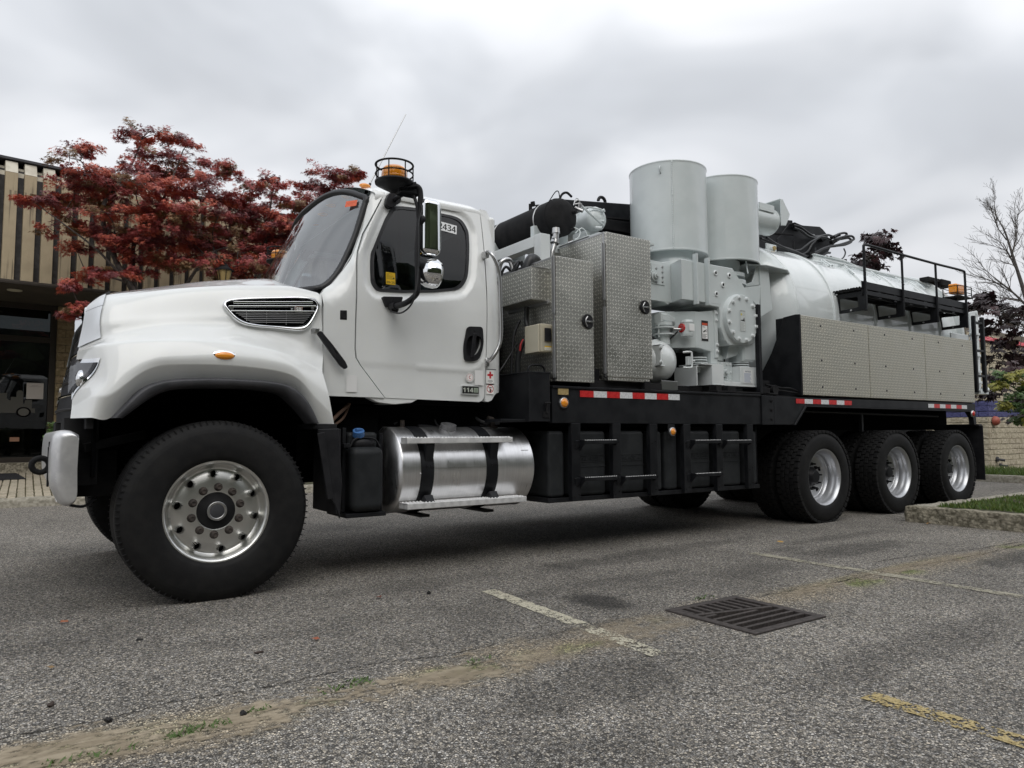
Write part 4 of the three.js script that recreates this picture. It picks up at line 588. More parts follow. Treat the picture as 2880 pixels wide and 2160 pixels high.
// ---- mirrors and beacons, one set for each side
for (const side of [1, -1]) {
  const f = (z) => (side > 0 ? z : ZM - z), m = (gs) => [gs].flat(3).map((g) => (side > 0 ? g : mirrorZ(g)));
  const mi = hub(truck, 'mirror', [1.3, 2.3, f(0.12)]);
  part(mi, 'arm', m([tube([[1.10, 2.735, 0.10], [1.20, 2.76, 0.13], [1.272, 2.745, 0.148], [1.286, 2.69, 0.15], [1.278, 2.52, 0.15], [1.262, 2.267, 0.15], [1.268, 2.06, 0.15], [1.262, 1.985, 0.145], [1.225, 1.93, 0.08], [1.205, 1.925, -0.12], [1.205, 1.94, -0.19]], 0.021, 10, 110), tube([[1.265, 2.73, 0.13], [1.262, 2.755, 0.0], [1.265, 2.77, -0.20], [1.268, 2.765, -0.28]], 0.017, 8, 40), tube([[1.235, 2.72, 0.12], [1.255, 2.62, 0.15], [1.268, 2.52, 0.15]], 0.012)]), M.plastic);
  part(mi, 'mount', m([ext(roundPoly([[1.135, 1.998], [1.30, 2.012], [1.280, 1.944], [1.165, 1.922]], 0.014), -0.19, -0.15), cyl([1.215, 1.93, -0.18], [1.215, 1.90, -0.11], 0.028), ext(roundPoly([[1.200, 2.76], [1.230, 2.822], [1.325, 2.826], [1.322, 2.76], [1.245, 2.70], [1.200, 2.71]], 0.02), -0.305, -0.245), cyl([1.275, 2.512, 0.15], [1.335, 2.512, 0.15], 0.042), cyl([1.262, 2.19, 0.15], [1.325, 2.19, 0.15], 0.042), cyl([1.205, 1.925, -0.15], [1.205, 1.925, -0.07], 0.027)]), M.plastic);
  part(mi, 'cable', m([tube([[1.27, 2.62, 0.172], [1.285, 2.58, 0.172], [1.266, 2.5, 0.172], [1.262, 2.2, 0.172], [1.25, 2.0, 0.165], [1.235, 1.90, 0.10], [1.21, 1.86, 0.0], [1.185, 1.885, -0.12]], 0.0065, 6, 60)]), M.hose);
  part(mi, 'main_shell', m([box(1.285, 1.440, 2.262, 2.680, 0.06, 0.20, 0.05)]), M.chrome);
  part(mi, 'main_glass', m([box(1.439, 1.443, 2.32, 2.62, 0.09, 0.17)]), M.chrome);
  part(mi, 'spot_shell', m([lathe([[0.0001, -0.075], [0.045, -0.068], [0.085, -0.040], [0.104, 0.0], [0.108, 0.05], [0.102, 0.072], [0.0001, 0.078]], 'x', [1.355, 2.145, 0.13], 36).scale(1, 1, 1)]), M.chrome);
  const be = hub(truck, 'beacon', [1.105, 2.75, f(0.1)]);
  part(be, 'base', m([lathe([[0.0001, 2.705], [0.05, 2.705], [0.105, 2.735], [0.135, 2.752], [0.137, 2.768], [0.12, 2.772], [0.0001, 2.772]], 'y', [1.105, 0, 0.10], 40), box(1.13, 1.285, 2.69, 2.752, 0.05, 0.15, 0.012), bar([1.12, 2.72, 0.10], [1.25, 2.755, 0.13], 0.12, 0.035)]), M.black);
  part(be, 'lens', m([lathe([[0.0001, 2.772], [0.090, 2.772], [0.090, 2.800], [0.084, 2.806], [0.090, 2.812], [0.088, 2.852], [0.078, 2.868], [0.0001, 2.872]], 'y', [1.105, 0, 0.10], 48)]), M.amber);
  const cg = []; for (const y of [2.822, 2.888]) cg.push(new THREE.TorusGeometry(0.131, y > 2.85 ? 0.0075 : 0.0055, 8, 56).rotateX(Math.PI / 2).scale(1, 1, 1).translate(1.105, y, 0.10));
  for (let k = 0; k < 7; k++) { const a = k / 7 * 6.283 + 0.5, x = 1.105 + 0.131 * Math.cos(a), z = 0.10 + 0.131 * Math.sin(a); cg.push(bar([x, 2.76, z], [x, 2.888, z], 0.012, 0.006)); }
  part(be, 'guard', m(cg), M.blackDull);
}
// ---- wheels
function holeDisc(prof, holes, r0, rh, depth) { // closed lathe profile about z with round holes cut through
  const g = lathe(prof, 'z', [0, 0, 0], 72); const ev = new Evaluator(); ev.attributes = ['position', 'normal']; ev.useGroups = false;
  const clean = (q) => { const h = q.index ? q.toNonIndexed() : q; h.deleteAttribute('uv'); return mergeVertices(h); };
  let a = new Brush(clean(g)); a.updateMatrixWorld();
  for (let k = 0; k < holes; k++) { const t = (k + 0.5) / holes * Math.PI * 2 + 0.12, b = new Brush(clean(new THREE.CylinderGeometry(rh, rh, depth, 24).rotateX(Math.PI / 2).translate(r0 * Math.cos(t), r0 * Math.sin(t), -0.06))); b.updateMatrixWorld(); a = ev.evaluate(a, b, SUBTRACTION); a.updateMatrixWorld(); }
  return a.geometry;
}
const tyreProf = (R, w, rim, bulge, grooves) => { // outer half first; z = 0 is the outer rim flange
  const o = bulge, i = -w + bulge; const p = [[rim, -0.004], [rim + 0.012, o - 0.014], [rim + 0.035, o - 0.004], [rim + 0.07, o], [rim + (R - rim) * 0.45, o + 0.004], [R - 0.075, o - 0.004], [R - 0.072, o - 0.007], [R - 0.055, o - 0.010], [R - 0.052, o - 0.014], [R - 0.03, o - 0.022], [R - 0.012, o - 0.036], [R - 0.004, o - 0.052]];
  const t0 = o - 0.052, t1 = i + 0.052; for (let k = 0; k < grooves; k++) { const c = lerp(t0, t1, (k + 1) / (grooves + 1)), h = 0.006; p.push([R, c + h + 0.003], [R - 0.014, c + h - 0.002], [R - 0.014, c - h + 0.002], [R, c - h - 0.003]); }
  p.push([R - 0.004, t1], [R - 0.03, i + 0.022], [R - 0.07, i], [rim + 0.05, i], [rim, i + 0.02]); return p;
};
const frontDisc = holeDisc([[0.113, -0.050], [0.120, -0.047], [0.175, -0.049], [0.205, -0.054], [0.232, -0.064], [0.252, -0.071], [0.266, -0.068], [0.275, -0.050], [0.280, -0.028], [0.288, -0.012], [0.298, -0.004], [0.3125, 0.002], [0.3135, -0.010], [0.300, -0.022], [0.290, -0.05], [0.284, -0.10], [0.262, -0.098], [0.232, -0.088], [0.113, -0.078]], 10, 0.230, 0.0235, 0.2);
function frontWheel(x, near) {
  const w = hub(truck, 'wheel', near ? [x, 0.53, 0] : [x, 0.53, ZM], 'wide front wheel with polished alloy disc'); const o = ORG.get(w), T = (g) => { if (!near) g.rotateY(Math.PI); return g.translate(o.x, o.y, o.z); };
  const R = 0.553;
  const notch = []; for (let k = 0; k < 92; k++) for (const zz of [-0.008, -0.375]) notch.push(new THREE.BoxGeometry(0.006, 0.022, 0.036).translate(0, R - 0.0125, zz).rotateZ(k / 92 * Math.PI * 2));
  part(w, 'tyre', T(merge([lathe(tyreProf(R, 0.415, 0.305, 0.030, 4), 'z', [0, 0, 0], 120), lathe([[0.30, -0.03], [0.30, -0.36]], 'z', [0, 0, 0], 48)])), M.rubber);
  part(w, 'tread', T(merge(notch)), M.rubber);
  part(w, 'rim', T(frontDisc.clone()), M.aluWheel);
  part(w, 'hub', T(merge([lathe([[0.0001, -0.02], [0.045, -0.02], [0.054, -0.022], [0.060, -0.03], [0.075, -0.040], [0.105, -0.046], [0.113, -0.05], [0.113, -0.12], [0.0001, -0.12]], 'z', [0, 0, 0], 56), lathe([[0.27, -0.10], [0.27, -0.30], [0.0001, -0.30]], 'z', [0, 0, 0], 48)])), M.blackDull);
  part(w, 'hub_cap', T(merge([lathe([[0.042, -0.018], [0.045, -0.014], [0.055, -0.014], [0.058, -0.018], [0.058, -0.024], [0.042, -0.024]], 'z', [0, 0, 0], 48), ...Array.from({ length: 6 }, (_, k) => cyl([0.050 * Math.cos(k * 1.047), 0.050 * Math.sin(k * 1.047), -0.016], [0.050 * Math.cos(k * 1.047), 0.050 * Math.sin(k * 1.047), -0.011], 0.0035, 0.0035, 6))])), M.steel);
  part(w, 'cap_face', T(lathe([[0.0001, -0.012], [0.03, -0.013], [0.042, -0.017]], 'z', [0, 0, 0], 40)), M.trim);
  for (let k = 0; k < 10; k++) { const t = k / 10 * Math.PI * 2 + 0.25, p = [0.1445 * Math.cos(t), 0.1445 * Math.sin(t), -0.048]; part(w, 'lug_nut', T(merge([lathe([[0.026, -0.050], [0.025, -0.040], [0.018, -0.038], [0.018, -0.014], [0.013, -0.008], [0.012, -0.012], [0.0001, -0.012]], 'z', [p[0], p[1], 0], 12)])), M.rust); }
  for (let k = 0; k < 10; k++) { const t = (k + 0.5) / 10 * Math.PI * 2 + 0.12, x = 0.230 * Math.cos(t), y = 0.230 * Math.sin(t); part(w, 'hand_hole_shade', T(merge([cyl([x, y, -0.0695], [x, y, -0.15], 0.0236, 0.0236, 28)])), M.dark); }  // black plugs in the cut holes, shade of their depth put in as colour
  part(w, 'valve', T(merge([cyl([-0.262 * 0.99, -0.03, -0.066], [-0.262, -0.03, -0.03], 0.006)])), M.steel);
}
frontWheel(0, true); frontWheel(0, false);
function treadBlocks(R, z0, z1, seed) { // staggered lugs of a drive tyre
  const g = [], cols = 5, n = 44, w = (z1 - z0) / cols;
  for (let c = 0; c < cols; c++) for (let k = 0; k < n; k++) {
    const edge = c === 0 || c === cols - 1, a = (k + (c % 2) * 0.5) / n * Math.PI * 2, lenA = 2 * Math.PI * R / n * (edge ? 0.80 : 0.86);
    const b = new RoundedBoxGeometry(lenA, 0.032, w * (edge ? 0.98 : 0.86), 1, 0.004); b.translate(0, R - 0.0155, 0); if (!edge) b.applyMatrix4(new THREE.Matrix4().makeShear(0, 0, 0, 0, 0.18 * (c % 2 ? 1 : -1), 0)); g.push(b.translate(0, 0, z0 + w * (c + 0.5)).rotateZ(a));
  } return g;
}
{
  const R = 0.518, dz = -0.335;
  const tyre = (d) => lathe([[0.305, -0.004], [0.318, 0.010], [0.345, 0.019], [0.40, 0.022], [R - 0.075, 0.016], [R - 0.070, 0.011], [R - 0.058, 0.010], [R - 0.054, 0.005], [R - 0.042, 0.003], [R - 0.038, -0.002], [R - 0.024, -0.012], [R - 0.014, -0.026], [R - 0.016, -0.234], [R - 0.04, -0.252], [R - 0.1, -0.264], [0.33, -0.25], [0.305, -0.24]], 'z', [0, 0, d], 96);
  const rimO = [[0.3125, 0.003], [0.309, 0.005], [0.302, 0.000], [0.296, -0.012], [0.286, -0.022], [0.281, -0.045], [0.276, -0.070], [0.264, -0.085], [0.262, -0.12], [0.258, -0.135], [0.246, -0.142], [0.243, -0.165], [0.235, -0.172], [0.200, -0.182], [0.150, -0.188], [0.110, -0.188]];
  const w = hub(truck, 'wheel', [6.359, 0.498, 0], 'twin rear wheel with deep dished steel rim'); const o = ORG.get(w), T = (gs) => merge([gs]).translate(o.x, o.y, o.z);
  part(w, 'tyre', T([tyre(0), lathe([[0.30, -0.02], [0.30, -0.23]], 'z', [0, 0, 0], 40)]), M.rubber);
  part(w, 'tread', T(treadBlocks(R, -0.256, 0.010)), M.rubber);
  part(w, 'inner_tyre', T([tyre(dz), treadBlocks(R, -0.256 + dz, 0.010 + dz), lathe([[0.30, -0.02 + dz], [0.30, -0.23 + dz], [0.05, -0.23 + dz]], 'z', [0, 0, 0], 40)]), M.rubber);
  part(w, 'rim', T([lathe(rimO, 'z', [0, 0, 0], 80), ...[0, 1, 2, 3, 4].map((k) => cyl([0.212 * Math.cos(k * 1.2566 + 0.4), 0.212 * Math.sin(k * 1.2566 + 0.4), -0.182], [0.212 * Math.cos(k * 1.2566 + 0.4), 0.212 * Math.sin(k * 1.2566 + 0.4), -0.179], 0.03, 0.03, 24))].slice(0, 1)), M.wheelPaint);
  part(w, 'hand_hole_shade', T([0, 1, 2, 3, 4].map((k) => cyl([0.205 * Math.cos(k * 1.2566 + 0.4), 0.205 * Math.sin(k * 1.2566 + 0.4), -0.20], [0.205 * Math.cos(k * 1.2566 + 0.4), 0.205 * Math.sin(k * 1.2566 + 0.4), -0.178], 0.028, 0.026, 20))), M.dark);  // black discs on the uncut rim, coloured as the shade inside holes
  part(w, 'hub', T([lathe([[0.0001, -0.100], [0.06, -0.100], [0.072, -0.108], [0.076, -0.13], [0.105, -0.150], [0.110, -0.19], [0.0001, -0.19]], 'z', [0, 0, 0], 32)]), M.black);
  for (let k = 0; k < 10; k++) { const t = k / 10 * Math.PI * 2 + 0.1, x = 0.143 * Math.cos(t), y = 0.143 * Math.sin(t); part(w, 'lug_nut', T([cyl([x, y, -0.188], [x, y, -0.160], 0.019, 0.017, 6), cyl([x, y, -0.16], [x, y, -0.125], 0.011, 0.009, 8)]), M.black); }
  part(w, 'valve', T([cyl([0.17, 0.09, -0.17], [0.215, 0.105, -0.09], 0.005)]), M.steel);
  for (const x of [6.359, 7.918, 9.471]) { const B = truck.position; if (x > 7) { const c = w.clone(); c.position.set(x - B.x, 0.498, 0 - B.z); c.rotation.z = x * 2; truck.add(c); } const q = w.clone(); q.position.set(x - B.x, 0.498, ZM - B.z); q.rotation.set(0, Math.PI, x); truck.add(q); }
}
// ---- frame, axles
part(truck, 'frame_rail', both(box(-0.6, 10.4, 0.80, 1.06, -0.84, -0.92)), M.black);
part(truck, 'axle', [cyl([0, 0.53, -0.3], [0, 0.53, -2.24], 0.07), box(-0.12, 0.12, 0.46, 0.62, -0.5, -2.04)], M.blackDull);
for (const x of [6.359, 7.918, 9.471]) part(truck, 'axle', [cyl([x, 0.5, -0.5], [x, 0.5, -2.04], 0.10), ball(x, 0.52, -1.27, 0.26, 1, 1, 0.8), box(x - 0.6, x + 0.6, 0.62, 0.76, -0.72, -0.84)], M.blackDull);
part(truck, 'drive_shaft', cyl([1.0, 0.72, -1.27], [9.4, 0.6, -1.27], 0.07), M.blackDull);
part(truck, 'gearbox', [box(0.75, 2.30, 0.62, 1.20, -0.9, -1.7, 0.05), box(0.76, 2.3, 1.02, 1.22, -0.42, -2.1), box(0.9, 1.2, 0.95, 1.2, -0.36, -0.5)], M.dark);
part(truck, 'under_panel', box(1.86, 2.165, 1.10, 1.255, -0.48, -0.52), M.trim);
part(truck, 'cab_step', ext(roundPoly([[1.04, 1.262], [1.46, 1.262], [1.40, 1.228], [1.25, 1.212], [1.12, 1.225]], 0.02), -0.20, -0.40), M.white);
part(truck, 'hose', [tube([[0.78, 1.08, -0.22], [0.86, 1.14, -0.28], [0.93, 1.20, -0.3], [0.97, 1.26, -0.32]], 0.014), tube([[0.80, 1.05, -0.24], [0.90, 1.11, -0.3], [0.95, 1.19, -0.33], [0.96, 1.25, -0.3]], 0.010)], M.brown, 'brown cable bundle below the cab');
part(truck, 'hose', [tube([[1.55, 1.06, -0.4], [1.80, 1.05, -0.44], [2.0, 1.08, -0.45], [2.2, 1.06, -0.42]], 0.013), tube([[1.98, 1.25, -0.46], [2.06, 1.16, -0.45], [2.15, 1.09, -0.4], [2.28, 1.085, -0.35]], 0.016), tube([[1.35, 1.07, -0.42], [1.5, 1.13, -0.45], [1.7, 1.1, -0.44]], 0.009), tube([[1.7, 1.16, -0.44], [1.72, 1.08, -0.42], [1.75, 1.05, -0.42]], 0.008)], M.hose);
// ---- mudguard behind the front wheel
part(truck, 'mud_flap', [ext([[0.622, 1.030], [0.768, 1.034], [0.796, 0.66], [0.782, 0.43], [0.742, 0.53], [0.690, 0.575], [0.655, 0.80]], -0.05, -0.022, 'z', 0.006), box(0.755, 0.785, 0.46, 1.03, -0.03, -0.5), box(0.60, 0.76, 1.03, 1.065, -0.04, -0.4), ext([[0.615, 1.0], [0.665, 1.01], [0.735, 0.565], [0.695, 0.56]], -0.024, -0.012, 'z', 0.004)], M.plastic);
// ---- fluid tank (black) beside the fuel tank
{
  const d = hub(truck, 'fluid_tank', [1.0, 0.7, -0.3]);
  part(d, 'body', [box(0.888, 1.135, 0.452, 0.905, -0.085, -0.52, 0.055), box(0.90, 1.128, 0.88, 1.01, -0.20, -0.5, 0.03)], M.polyTank);
  part(d, 'strap', [tube([[0.900, 0.905, -0.16], [0.93, 0.955, -0.16], [1.01, 0.97, -0.16], [1.09, 0.955, -0.16], [1.125, 0.905, -0.16]], 0.007), lathe([[0.095, 0.90], [0.105, 0.915], [0.105, 0.945], [0.085, 0.965]], 'y', [1.01, 0, -0.25], 32)], M.plastic);
  part(d, 'cap', [cyl([0.975, 0.985, -0.19], [0.968, 1.020, -0.172], 0.042, 0.040, 20), box(0.945, 0.995, 1.018, 1.036, -0.178, -0.160)], M.blueCap);
  part(d, 'bracket', [box(0.86, 0.888, 0.45, 1.04, -0.2, -0.5), box(1.14, 1.165, 0.42, 1.0, -0.2, -0.5), box(0.86, 1.16, 0.415, 0.445, -0.12, -0.5), box(0.84, 0.885, 0.90, 0.93, -0.12, -0.2)], M.black);
}
// ---- fuel tank
{
  const cy = 0.727, cz = -0.362, R = 0.322, f = hub(truck, 'fuel_tank', [1.8, cy, cz]);
  part(f, 'shell', lathe([[0.0001, 1.196], [0.16, 1.199], [0.24, 1.206], [0.288, 1.220], [0.311, 1.240], [R - 0.002, 1.250], [R + 0.003, 1.256], [R, 1.264], [R, 2.394], [R + 0.003, 2.402], [R - 0.002, 2.408], [0.30, 2.425], [0.2, 2.44], [0.0001, 2.445]], 'x', [0, cy, cz], 96), M.alu);
  part(f, 'seam', [cyl([1.39, cy - 0.02, cz + R], [1.395, cy - 0.02, cz + R + 0.004], 0.006), box(1.515, 1.955, 0.742, 0.745, cz + R - 0.002, cz + R + 0.0035), box(2.30, 2.37, 0.86, 0.863, cz + R * 0.91 - 0.003, cz + R * 0.91 + 0.003)], M.steel);
  for (const x of [1.396, 1.956]) part(f, 'strap', lathe([[R + 0.001, x], [R + 0.006, x + 0.002], [R + 0.006, x + 0.104], [R + 0.001, x + 0.106]], 'x', [0, cy, cz], 72), M.black);
  for (const x of [1.455, 2.015]) part(f, 'step_bracket', [ext([[-0.105, 0.925], [-0.012, 0.928], [-0.012, 0.912], [-0.040, 0.80], [-0.040, 0.72], [-0.055, 0.72]], x - 0.03, x + 0.04, 'x'), ext([[-0.06, 0.55], [-0.045, 0.55], [0.0, 0.49], [0.0, 0.46], [-0.12, 0.47], [-0.1, 0.52]], x - 0.03, x + 0.04, 'x'), ...bolt([x - 0.01, 0.755, -0.036], [0, 0, 1], 0.009, 0.008), ...bolt([x + 0.025, 0.755, -0.036], [0, 0, 1], 0.009, 0.008)], M.black);
  part(f, 'filler_cap', [cyl([1.742, 1.005, -0.275], [1.742, 1.068, -0.255], 0.060, 0.062, 24), cyl([1.742, 1.066, -0.256], [1.742, 1.074, -0.253], 0.03, 0.028, 20), ...Array.from({ length: 10 }, (_, k) => box(-0.006, 0.006, 0, 0.05, 0.058, 0.066).rotateY(k * 0.628).translate(1.742, 1.012, -0.266))], M.capGrey);
  part(f, 'fitting', [cyl([1.40, 1.02, -0.36], [1.40, 1.10, -0.37], 0.018), cyl([1.40, 1.04, -0.36], [1.40, 1.052, -0.36], 0.035), cyl([2.20, 1.02, -0.33], [2.20, 1.06, -0.33], 0.04), cyl([2.20, 1.05, -0.33], [2.20, 1.12, -0.33], 0.017), cyl([2.20, 1.115, -0.33], [2.15, 1.125, -0.33], 0.016)], M.rust);
  const emb = []; for (let k = 0; k < 16; k++) emb.push(ball(1.54 + k * 0.026, 0.868, cz + R * 0.90, 0.0035));
  part(f, 'rivet', emb, M.steel);
  const grip = (x0, x1, y, z0, z1) => { const g = []; const n = Math.round((x1 - x0) / 0.028); for (let k = 0; k < n; k++) for (let j = 0; j < 3; j++) { const x = lerp(x0, x1, (k + 0.5) / n), z = lerp(z0, z1, (j + 0.5) / 3); g.push(new THREE.CylinderGeometry(0.005, 0.009, 0.007, 6).translate(x + (j % 2) * 0.012, y + 0.003, z)); } return g; };
  part(f, 'step', [box(1.263, 2.172, 0.926, 0.967, 0.002, -0.006), box(1.263, 2.172, 0.957, 0.967, 0.0, -0.105), box(1.263, 1.268, 0.926, 0.965, -0.002, -0.105), grip(1.265, 2.17, 0.966, -0.01, -0.10), bolt([1.285, 0.945, 0.002], [0, 0, 1], 0.004, 0.003, false), bolt([2.15, 0.945, 0.002], [0, 0, 1], 0.004, 0.003, false)], M.stepAlu);
  part(f, 'step', [box(1.260, 2.289, 0.460, 0.502, 0.022, 0.014), box(1.260, 2.289, 0.490, 0.502, 0.02, -0.125), box(1.260, 1.265, 0.460, 0.5, 0.016, -0.125), grip(1.265, 2.285, 0.501, 0.012, -0.12), bolt([1.285, 0.48, 0.022], [0, 0, 1], 0.004, 0.003, false), bolt([2.265, 0.48, 0.022], [0, 0, 1], 0.004, 0.003, false)], M.stepAlu);
  part(f, 'bracket', [box(1.42, 1.50, 0.38, 1.06, -0.70, -0.84), box(1.98, 2.06, 0.38, 1.06, -0.70, -0.84), box(1.42, 1.50, 0.385, 0.405, -0.1, -0.7), box(1.98, 2.06, 0.385, 0.405, -0.1, -0.7)], M.black);
}
// ---- side beam and deck of the bed
{
  const bed = hub(truck, 'bed', [6, 1.2, -1.27]);
  part(bed, 'side_beam', both(box(2.575, 5.283, 1.078, 1.372, -0.012, -0.07), box(2.575, 5.283, 1.366, 1.386, 0.0, -0.2)), M.black);
  part(bed, 'splice_plate', both(box(5.291, 5.49, 1.074, 1.378, 0.0, -0.06)), M.black);
  part(bed, 'bolt', [1.325, 1.23, 1.135].flatMap((y) => bolt([5.445, y, 0.0], [0, 0, 1], 0.014, 0.012)), M.blackDull);
  part(bed, 'side_beam', both(ext([[5.498, 1.076], [5.845, 1.076], [6.055, 1.284], [10.075, 1.288], [10.08, 1.388], [5.498, 1.372]], -0.06, -0.004, 'z', 0.003), ext([[5.83, 1.076], [5.86, 1.070], [6.065, 1.275], [6.04, 1.285]], -0.12, 0.006, 'z', 0.003), box(6.04, 9.9, 1.272, 1.284, 0.004, -0.12), ext([[9.83, 1.284], [9.88, 1.284], [10.0, 1.19], [10.02, 1.09], [10.085, 1.09], [10.085, 1.288]], -0.07, -0.002, 'z', 0.003)), M.black);
  part(bed, 'deck', box(2.36, 10.1, 1.372, 1.39, -0.06, -2.48), M.blackDull);
  part(bed, 'liner', both(box(5.5, 10.1, 1.02, 1.37, -0.40, -0.44), box(5.6, 10.1, 1.33, 1.37, -0.06, -0.42), box(2.6, 5.4, 1.05, 1.37, -0.10, -0.14)), M.dark);
  part(bed, 'pipe', [tube([[6.1, 1.235, -0.2], [7.2, 1.225, -0.2], [8.2, 1.215, -0.2], [9.4, 1.205, -0.2]], 0.016), box(7.5, 7.54, 1.0, 1.24, -0.2, -0.24)], M.black);
  const seg = (x0, x1, y0, y1, n, firstRed, zf) => { for (let k = 0; k < n; k++) part(bed, 'reflector', box(lerp(x0, x1, k / n) + 0.001, lerp(x0, x1, (k + 1) / n) - 0.001, y0, y1, zf, zf + 0.003), (k + (firstRed ? 0 : 1)) % 2 ? M.tapeWhite : M.tapeRed); };
  seg(2.868, 4.078, 1.300, 1.354, 8, true, -0.011); seg(5.879, 6.955, 1.307, 1.357, 7, true, -0.003); seg(8.742, 9.82, 1.308, 1.359, 7, false, -0.003);
  const ml = hub(bed, 'marker_lamp', [2.69, 1.245, 0]);
  part(ml, 'marker_lamp', [lathe([[0.0001, 0.024], [0.025, 0.020], [0.037, 0.008], [0.038, -0.012]], 'z', [2.69, 1.246, 0], 28)], M.amber);
  part(bed, 'lamp_bezel', [lathe([[0.038, 0.008], [0.045, 0.006], [0.048, -0.012]], 'z', [2.69, 1.246, 0], 28), lathe([[0.033, 0.008], [0.041, 0.006], [0.043, -0.012]], 'z', [3.965, 1.005, 0], 28), lathe([[0.040, 0.012], [0.048, 0.008], [0.050, -0.012]], 'z', [9.985, 1.245, 0.0], 28)], M.steel);
  part(bed, 'lamp_plate', box(2.664, 2.716, 1.185, 1.306, -0.012, -0.006, 0.002), M.blackDull);
  part(bed, 'marker_lamp', lathe([[0.0001, 0.022], [0.02, 0.018], [0.032, 0.008], [0.033, -0.012]], 'z', [3.965, 1.005, 0], 28), M.amber);
  part(bed, 'lamp_bracket', box(3.92, 4.01, 0.95, 1.075, -0.02, -0.014), M.black);
  part(bed, 'marker_lamp', lathe([[0.0001, 0.026], [0.024, 0.022], [0.039, 0.010], [0.04, -0.01]], 'z', [9.985, 1.245, 0.0], 28), M.red, 'red round rear marker lamp');
  part(bed, 'name_plate', [box(2.634, 2.744, 1.312, 1.382, -0.012, -0.006, 0.002), ...[[2.642, 1.32], [2.736, 1.32], [2.642, 1.374], [2.736, 1.374]].map(([x, y]) => ball(x, y, -0.006, 0.004))], M.gold, 'blank gold plate');
  part(truck, 'mud_flap', both(box(10.19, 10.205, 0.315, 1.08, 0.03, -0.62, 0.002), box(10.1, 10.2, 1.07, 1.10, 0.02, -0.62)), M.plastic);
}
// ---- black poly tanks in their rack below the beam
{
  const font = await new FontLoader().loadAsync('fonts/droid/droid_sans_bold.typeface.json');
  const blocks = [[2.573, 2.740, 0], [2.80, 3.196, 1], [3.262, 3.657, 1], [3.715, 3.884, 0], [3.925, 4.088, 0], [4.150, 4.548, 1], [4.612, 5.006, 1], [5.066, 5.268, 0]];
  for (const [x0, x1, t] of blocks) {
    const w = hub(truck, 'water_tank', [(x0 + x1) / 2, 0.72, -0.3]), zf = -0.058;
    part(w, 'body', box(x0, x1, 0.462, 1.016, zf, -0.75, 0.034), M.polyTank);
    if (!t) continue;
    const a = x0 + 0.07, b = x1 - 0.03, g = [];
    for (const [y, h] of [[0.712, 0.004], [0.805, 0.003], [0.752, 0.003]]) g.push(box(y === 0.712 ? x0 + 0.05 : a, y === 0.712 ? x1 - 0.012 : b, y - h, y + h, zf - 0.004, zf + 0.004, 0.001));
    g.push(box(a, a + 0.005, 0.752, 0.805, zf - 0.004, zf + 0.003, 0.001), box(b - 0.005, b, 0.752, 0.805, zf - 0.004, zf + 0.003, 0.001));
    const tx = new TextGeometry('VAC-CON.', { font, size: 0.036, depth: 0.005, curveSegments: 3, bevelEnabled: false }); tx.computeBoundingBox(); const bw = tx.boundingBox.max.x; tx.scale((b - a - 0.03) / bw, 1, 1).translate(a + 0.015, 0.761, zf - 0.001);
    part(w, 'moulding', g, M.polyTank); part(w, 'lettering', tx, M.polyTank);
  }
  part(truck, 'far_water_tank', [box(2.55, 5.3, 0.46, 1.03, ZM + 0.06, ZM + 0.75, 0.03)], M.polyTank);
  const rack = hub(truck, 'tank_rack', [4, 0.7, -0.03]);
  for (const x of [2.770, 3.227, 3.676, 4.117, 4.576, 5.044]) part(rack, 'post', box(x, x + 0.096, 0.432, 1.077, -0.004, -0.052), M.black);
  for (const [x0, x1, y] of [[2.866, 3.232, 0.923], [2.866, 3.232, 0.614], [3.323, 3.70, 0.604], [4.213, 4.588, 0.911], [4.672, 5.052, 0.906], [4.213, 4.580, 0.599]]) {
    const dots = []; for (let k = 0; k < 18; k++) dots.push(new THREE.CylinderGeometry(0.004, 0.006, 0.006, 6).translate(lerp(x0 + 0.012, x1 - 0.012, k / 17), y + 0.014, 0.040));
    part(rack, 'rung', [box(x0, x1, y - 0.018, y + 0.012, 0.028, 0.056)], M.black); part(rack, 'rung_grip', dots, M.stepAlu);
    part(rack, 'rung_bracket', [ext([[-0.004, y + 0.02], [0.058, y + 0.014], [0.058, y - 0.012], [-0.004, y - 0.075]], x0 - 0.012, x0 - 0.001, 'x', 0.002), ext([[-0.004, y + 0.018], [0.058, y + 0.014], [0.058, y - 0.012], [-0.004, y - 0.04]], x1 + 0.001, x1 + 0.010, 'x', 0.002), ext(roundPoly([[x0 - 0.06, y + 0.012], [x0 - 0.012, y + 0.012], [x0 - 0.012, y - 0.03], [x0 - 0.06, y - 0.06]], 0.01), -0.004, 0.004)], M.black);
  }
  part(rack, 'bottom_rail', [box(2.555, 5.28, 0.426, 0.464, -0.055, -0.048), box(2.555, 5.28, 0.426, 0.432, -0.05, -0.75), box(2.553, 2.559, 0.426, 0.47, -0.05, -0.75), box(5.26, 5.268, 0.43, 1.07, -0.06, -0.5)], M.black);
  part(rack, 'bolt', [2.80, 3.25, 3.70, 4.14, 4.60, 5.07].flatMap((x) => [0.9, 0.62, 0.47].flatMap((y) => [bolt([x, y, -0.004], [0, 0, 1], 0.007, 0.006, false), bolt([x + 0.045, y + 0.02, -0.004], [0, 0, 1], 0.007, 0.006, false)])), M.blackDull);
}
